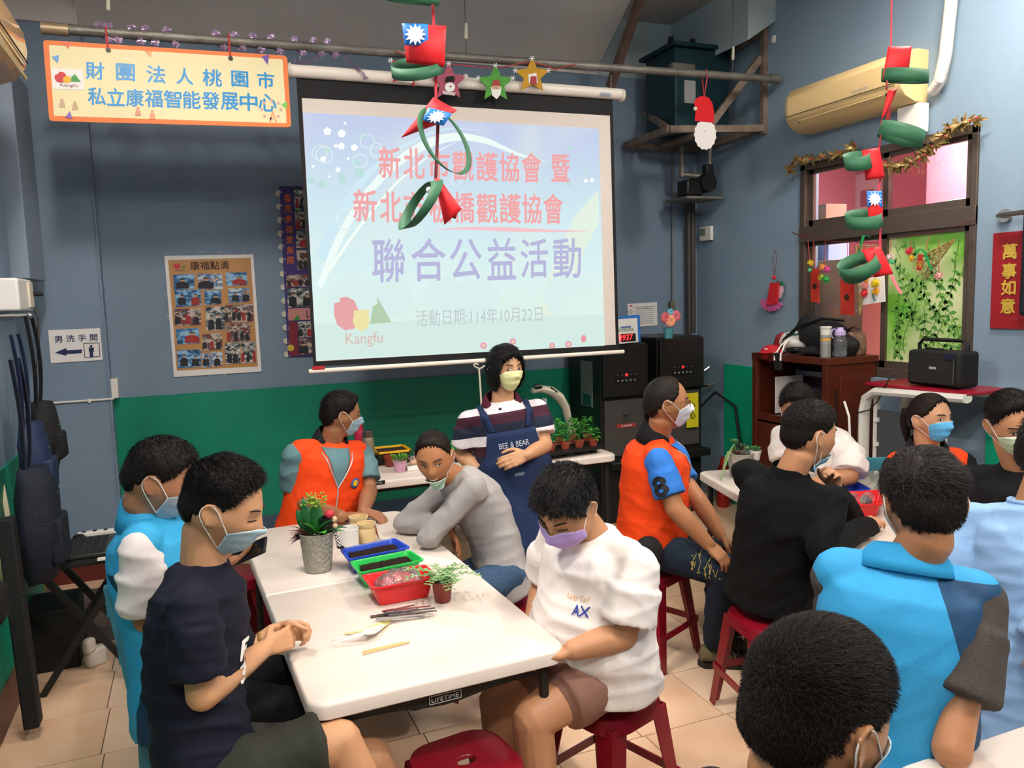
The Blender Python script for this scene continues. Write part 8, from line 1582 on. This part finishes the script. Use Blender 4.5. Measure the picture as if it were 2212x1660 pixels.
for a_ in (((1928, -300), (1926, 0), (1925, 100)), ((1917, 165), (1915, 195)), ((1905, 260), (1900, 320)), ((1902, 385), (1897, 415)), ((1903, 480), (1900, 535))): MB().sheet([[W(x_-2, y_, d+.01), W(x_+2, y_, d+.01)] for x_, y_ in a_], .001).build('ribbon', RIB, t)
panel(t, ((1918, 101), (1970, 99), (1964, 146), (1906, 172)), d, .02); loop(t, 1955, 164, 47, 14, 27, d, 4)
panel(t, ((1918, 195), (1939, 191), (1922, 232), (1903, 260)), d, .015); panel(t, ((1916, 230), (1926, 228), (1922, 262), (1912, 258)), d+.03, .005, mat('paper_dark_red', '8e0f18', .6), 'folded_tab'); loop(t, 1947, 290, 47, 12, 34, d, 18)
loop(t, 1852, 348, 27, 12, 30, d, -12); panel(t, ((1862, 325), (1900, 318), (1912, 384), (1870, 390)), d, .02)
panel(t, ((1872, 413), (1906, 413), (1908, 482), (1876, 474)), d, .015); panel(t, ((1872, 413), (1906, 413), (1906, 448), (1874, 447)), d, .004, PB_, 'blue_field', lift=.010); sun(t, 1890, 430, 16, d-.022); loop(t, 1866, 474, 37, 15, 28, d+.02, -8)
loop(t, 1855, 575, 40, 14, 28, d, -28); loop(t, 1850, 585, 34, 16, 16, d+.02, -40); panel(t, ((1862, 540), (1902, 532), (1930, 592), (1888, 600)), d, .02); MB().sheet([[W(x_-3, y_, d-.01), W(x_+4, y_, d-.01)] for x_, y_ in ((1925, 595), (1935, 615), (1946, 634))], .001).build('pink_tail', mat('pink_ribbon', 'ef6f7a', .5), t)

# ---- garland above the window, things hanging on the window ------------------------------------------------
gl = MB(); gp = [PX(x_, y_, 4.08) for x_, y_ in ((1708, 372), (1715, 350), (1745, 344), (1790, 336), (1835, 325), (1850, 318))]; gp2 = [PX(x_, y_, 4.08) for x_, y_ in ((1900, 352), (1940, 362), (1975, 350), (2010, 325), (2040, 290), (2070, 268), (2110, 258))]
rr = random.Random(12)
for pts, dens in ((gp, 22), (gp2, 26)):
    gl.tube(pts, .006, n=5)
    for i in range(len(pts)-1):
        for k in range(dens): p = pts[i].lerp(pts[i+1], rr.random()); gl.sheet(leaf(p, Vector((rr.uniform(-1, .2), rr.uniform(-1, 1), rr.uniform(-1, .8))), rr.uniform(.04, .07), .022, (-1, .1, .1), .2, n=3), .001)
t = thing('leaf_garland', 'golden leaf garland draped along the top of the window', 'garland', PX(1900, 340, 4.08)); gl.build('gold_leaves', mat('gold_leaf', 'a8905a', .4, .4, var=('7a6238', 20, .2)), t, kind='stuff')
bb = MB()
for k in range(26): ps = gp if rr.random() < .5 else gp2; i = rr.randrange(len(ps)-1); bb.ball(ps[i].lerp(ps[i+1], rr.random())+Vector((-.02, rr.uniform(-.02, .02), rr.uniform(-.02, .02))), .008, 6, 4)
bb.build('red_berries', mat('berry_red', 'a52f2a', .4), t, kind='stuff')
def cord(t, pts, m=None, r_=.002): return MB().tube(pts, r_, n=5).build('cord', m or mat('red_string', 'c03a3a', .6), t)
t = thing('window_string', 'dark red string stretched across the window frame', 'string', PX(1900, 520, 4.07)); cord(t, [PX(1738, 510, 4.08), PX(1800, 522, 4.07), PX(1890, 524, 4.07), PX(1960, 512, 4.07), PX(2040, 498, 4.07), PX(2108, 475, 4.08)], mat('dark_red_string', '6b1a22', .7))
def envelope(x0, y0, x1, y1, px, label, d=.0):
    X = 4.07; t = thing('red_envelope', label, 'envelope', PX((x0+x1)/2, y1, X), group='red envelopes hung on the window'); a_, b_, c_, d_ = PX(x0, y0, X), PX(x1, y0-2, X), PX(x1, y1, X), PX(x0, y1-3, X)
    MB().add([a_, b_, c_, d_]+[p-Vector((.006, 0, 0)) for p in (a_, b_, c_, d_)], [(0, 1, 2, 3), (7, 6, 5, 4), (0, 4, 5, 1), (1, 5, 6, 2), (2, 6, 7, 3), (3, 7, 4, 0)]).build('sheet', mat('envelope_red', 'b3201c', .45, var=('c8442a', 8, .2)), t); cc = (a_+c_)/2; cc.x = X-.009
    MB().ell(cc, ((.003, 0, 0), (0, .022, 0), (0, 0, .022)), 12, 6).build('printed_emblem', mat('emblem_dark', '3a1c1a', .5), t); cord(t, [PX((x0+x1)/2, y0, X), PX(px, 522, X)])
envelope(1753, 582, 1770, 655, 1757, 'red envelope hanging at the left end of the window'); envelope(1817, 603, 1846, 682, 1830, 'larger red envelope hanging left of the flower card')
def pompoms(cx, cy, lst, label, topx):
    X = 4.06; t = thing('pompom_ornament', label, 'ornament', PX(cx, cy, X), group='yarn flowers hung on the window'); rr = random.Random(int(cx)); cord(t, [PX(cx, cy-8, X), PX(topx, 520, X)])
    for x_, y_, r_, c_ in lst:
        p = PX(x_, y_, X-.01); mb = MB(); k = r_*(p-EYE).length/FOC
        mb.ball(p, k*.6, 8, 6)
        for q in range(60): dv = Vector((rr.gauss(0, 1), rr.gauss(0, 1), rr.gauss(0, 1))).normalized(); mb.cyl(p, p+dv*k, .0022, .0014, n=3)
        mb.build('pompom', mat('yarn_'+c_, c_, .9), t, kind='stuff')
    return t
pompoms(1750, 575, ((1751, 568, 7, 'e0c22e'), (1749, 584, 5, '4fb27a')), 'yellow and green yarn flower at the window left edge', 1745)
pompoms(1780, 590, ((1777, 577, 7, 'e8a03a'), (1786, 582, 8, 'c9468f'), (1775, 600, 8, 'a9b83a'), (1784, 604, 9, '2f9a4a')), 'cluster of orange, pink and green yarn flowers', 1783)
pompoms(1965, 545, ((1964, 543, 9, 'c9343f'), (1968, 558, 6, 'e0a81c')), 'red and yellow yarn flower on the leafy pane', 1968)
pompoms(1922, 560, ((1922, 556, 8, 'e8c9c9'), (1926, 566, 6, '5fc28a')), 'pale pink and mint yarn flower between the panes', 1925)
pompoms(2028, 595, ((2028, 596, 9, 'e2a6a0'),), 'pale pink shell flower hanging on the leafy pane', 2028)
X = 4.04; t = thing('flower_card', 'white card with yarn flowers below the second paper chain', 'card', PX(1885, 660, X)); a_, b_, c_, d_ = PX(1857, 606, X), PX(1911, 594, X), PX(1913, 652, X), PX(1860, 660, X)
MB().add([a_, b_, c_, d_]+[p-Vector((.008, 0, 0)) for p in (a_, b_, c_, d_)], [(0, 1, 2, 3), (7, 6, 5, 4), (0, 4, 5, 1), (1, 5, 6, 2), (2, 6, 7, 3), (3, 7, 4, 0)]).build('sheet', WHITE, t); rr = random.Random(6)
for x_, y_, r_, c_ in ((1870, 617, 8, 'e8938f'), (1892, 612, 11, 'e5c81e'), (1868, 634, 9, 'd8343c'), (1893, 630, 8, 'e8a81c'), (1872, 605, 6, 'e8a03a')):
    p = PX(x_, y_, X-.016); k = r_*(p-EYE).length/FOC; mb = MB(); mb.ball(p, k*.6, 8, 6)
    for q in range(60): dv = Vector((rr.gauss(-.5, .6), rr.gauss(0, 1), rr.gauss(0, 1))).normalized(); mb.cyl(p, p+dv*k, .0022, .0014, n=3)
    mb.build('pompom', mat('yarn_'+c_, c_, .9), t, kind='stuff')
MB().tube([PX(1884, 630, X-.012), PX(1887, 645, X-.012), PX(1890, 650, X-.012)], .004, n=6).build('stem', mat('stem_teal', '1f7a5a', .6), t); cord(t, [PX(1884, 600, X), PX(1880, 524, 4.07)])
# woven cones
def cone(p_tip, p_a, p_b, label):
    X = 4.03; t = thing('woven_cone', label, 'basket', PX(*p_tip, X), group='woven bamboo cones hung on the window'); A_, B_, T_ = PX(*p_a, X), PX(*p_b, X), PX(*p_tip, X); c = (A_+B_)/2; r_ = (A_-B_).length/2; ax = (T_-c); L_ = ax.length; ax = ax.normalized(); e1 = (A_-B_).normalized(); e1 = (e1-ax*e1.dot(ax)).normalized(); e2 = ax.cross(e1); mb = MB()
    for k in range(9):
        for sg in (1, -1): mb.tube([c+ax*L_*f+(e1*math.cos(k*.7+sg*f*2.2)+e2*math.sin(k*.7+sg*f*2.2)*.5)*r_*(1-f)+e1*0 for f in np.linspace(0, .97, 12)], .0022, n=4)
    for f in np.linspace(0, .9, 9): mb.tube([c+ax*L_*f+(e1*math.cos(q)+e2*math.sin(q)*.5)*r_*(1-f) for q in np.linspace(0, 6.28, 18)], .0022, n=4)
    mb.build('weave', mat('bamboo_weave', 'a58a54', .6), t, kind='stuff'); return t
t = cone((2066, 515), (1975, 560), (1995, 608), 'woven bamboo cone with green ribbon on the leafy pane'); X = 4.0
MB().sheet([[PX(x_-3, y_, X), PX(x_+3, y_, X)] for x_, y_ in ((1975, 548), (1988, 538), (1998, 545), (2006, 570), (2013, 585))], .001).build('green_ribbon', mat('ribbon_green', '1f9a50', .4), t)
MB().add([PX(1984, 548, 3.99), PX(1994, 551, 3.99), PX(1991, 585, 3.99), PX(1979, 584, 3.99)], [(0, 1, 2, 3)]).build('red_tag', mat('envelope_red2', 'b8301f', .5), t); text('福', 'lettering', mat('gold_print', 'd8b046', .35, .3), t, PX(1981, 578, 3.985), PX(1991, 579, 3.985), PX(1982, 563, 3.985)-PX(1981, 578, 3.985), (0, 0, 0))
cord(t, [PX(2000, 540, 4.0), PX(2006, 512, 4.07)])
t = cone((1856, 685), (1850, 530), (1893, 530), 'long woven bamboo cone hanging behind the paper chain'); MB().sheet([[PX(x_-3, y_, X), PX(x_+3, y_, X)] for x_, y_ in ((1848, 560), (1858, 535), (1866, 508), (1880, 512))], .001).build('green_ribbon', mat('ribbon_green', '1f9a50', .4), t)
# red cloth boot ornament on the wall
X = 4.1; t = thing('cloth_ornament', 'red and pink ruffled cloth ornament hanging on the blue wall left of the window', 'ornament', PX(1665, 670, X)); cord(t, [PX(1672, 595, X), PX(1670, 560, X), PX(1675, 541, 4.14), PX(1678, 560, X), PX(1673, 595, X)], mat('dark_red_string', '6b1a22', .7))
def xp(pts, m, name, X_=X, th=.012): P_ = [PX(*p, X_) for p in pts]; k = len(P_); return MB().add(P_+[p+Vector((th, 0, 0)) for p in P_], [tuple(range(k)), tuple(range(2*k-1, k-1, -1))]+[(i, i+k, (i+1) % k+k, (i+1) % k) for i in range(k)]).build(name, m, t)
xp([(1663, 612), (1681, 610), (1678, 655), (1655, 660)], mat('cloth_red', 'c8202a', .7), 'red_body', X-.02); xp([(1645+20+math.cos(q)*(21+3*(k % 2)), 655+math.sin(q)*(16+3*(k % 2))) for k, q in enumerate(np.linspace(0, 3.6, 16))], mat('cloth_pink', 'd0609a', .8), 'pink_ruffle', X); xp([(1676, 612), (1688, 614), (1690, 630), (1684, 645), (1677, 640)], mat('cloth_pale_pink', 'dba9b4', .8), 'pale_ruffle'); xp([(1678, 608), (1691, 610), (1690, 618), (1678, 616)], mat('cloth_green', '1f7a4a', .8), 'green_trim'); MB().ball(PX(1672, 600, X), .016).build('knot', mat('cloth_red', 'c8202a', .7), t, smooth=True)
# number on the chair back behind the woman in orange
q = PY(1888, 1031, 0) if False else None
xc = CH1.location; Mc = ROOT[CH1.name]; y_ = -.2-(.87-.44)*.13
pn = Mc @ Vector((.15, y_+.012, .87)); nn = (Mc.to_3x3() @ Vector((0, 1, 0))); ri = Mc.to_3x3() @ Vector((-1, 0, 0))
MB().cyl(pn, pn+nn*.003, .02, n=18).build('number_disc', WHITE, CH1); text('1', 'number', mat('banner_red', 'a01820', .5), CH1, pn+nn*.005-ri*.006-Vector((0, 0, .012)), pn+nn*.005+ri*.006-Vector((0, 0, .012)), (0, 0, .024), (0, 0, 0), bold=.03)
# ceiling lamp fixtures above the view
for i, (l, s_, p) in enumerate(LAMPS):
    t = thing('ceiling_lamp', 'white tube ceiling lamp '+('over the left aisle', 'near the right wall above the window', 'over the near end of the front table', 'at the back right behind the view', 'at the back left behind the view')[i], 'lamp', (l[0], l[1], l[2]-.1)); lx, ly = s_
    MB().box((l[0], l[1], l[2]-.3), (lx*.9, ly*.9, .03)).build('housing', WHITEP, t, bevel=.006)
    for sx in (-.35, .35): MB().cyl((l[0]+sx*(lx if lx > ly else 0), l[1]+sx*(ly if ly > lx else 0), l[2]-.29), (l[0]+sx*(lx if lx > ly else 0), l[1]+sx*(ly if ly > lx else 0), 4.04), .005).build('rod', WHITEP, t)

q = PZ(505, 1256, .45); stool('l', q.x-.02, q.y+.12, 10, 'empty red plastic stool left of the table behind the phone hand')
bpy.data.scenes.remove(TMP)
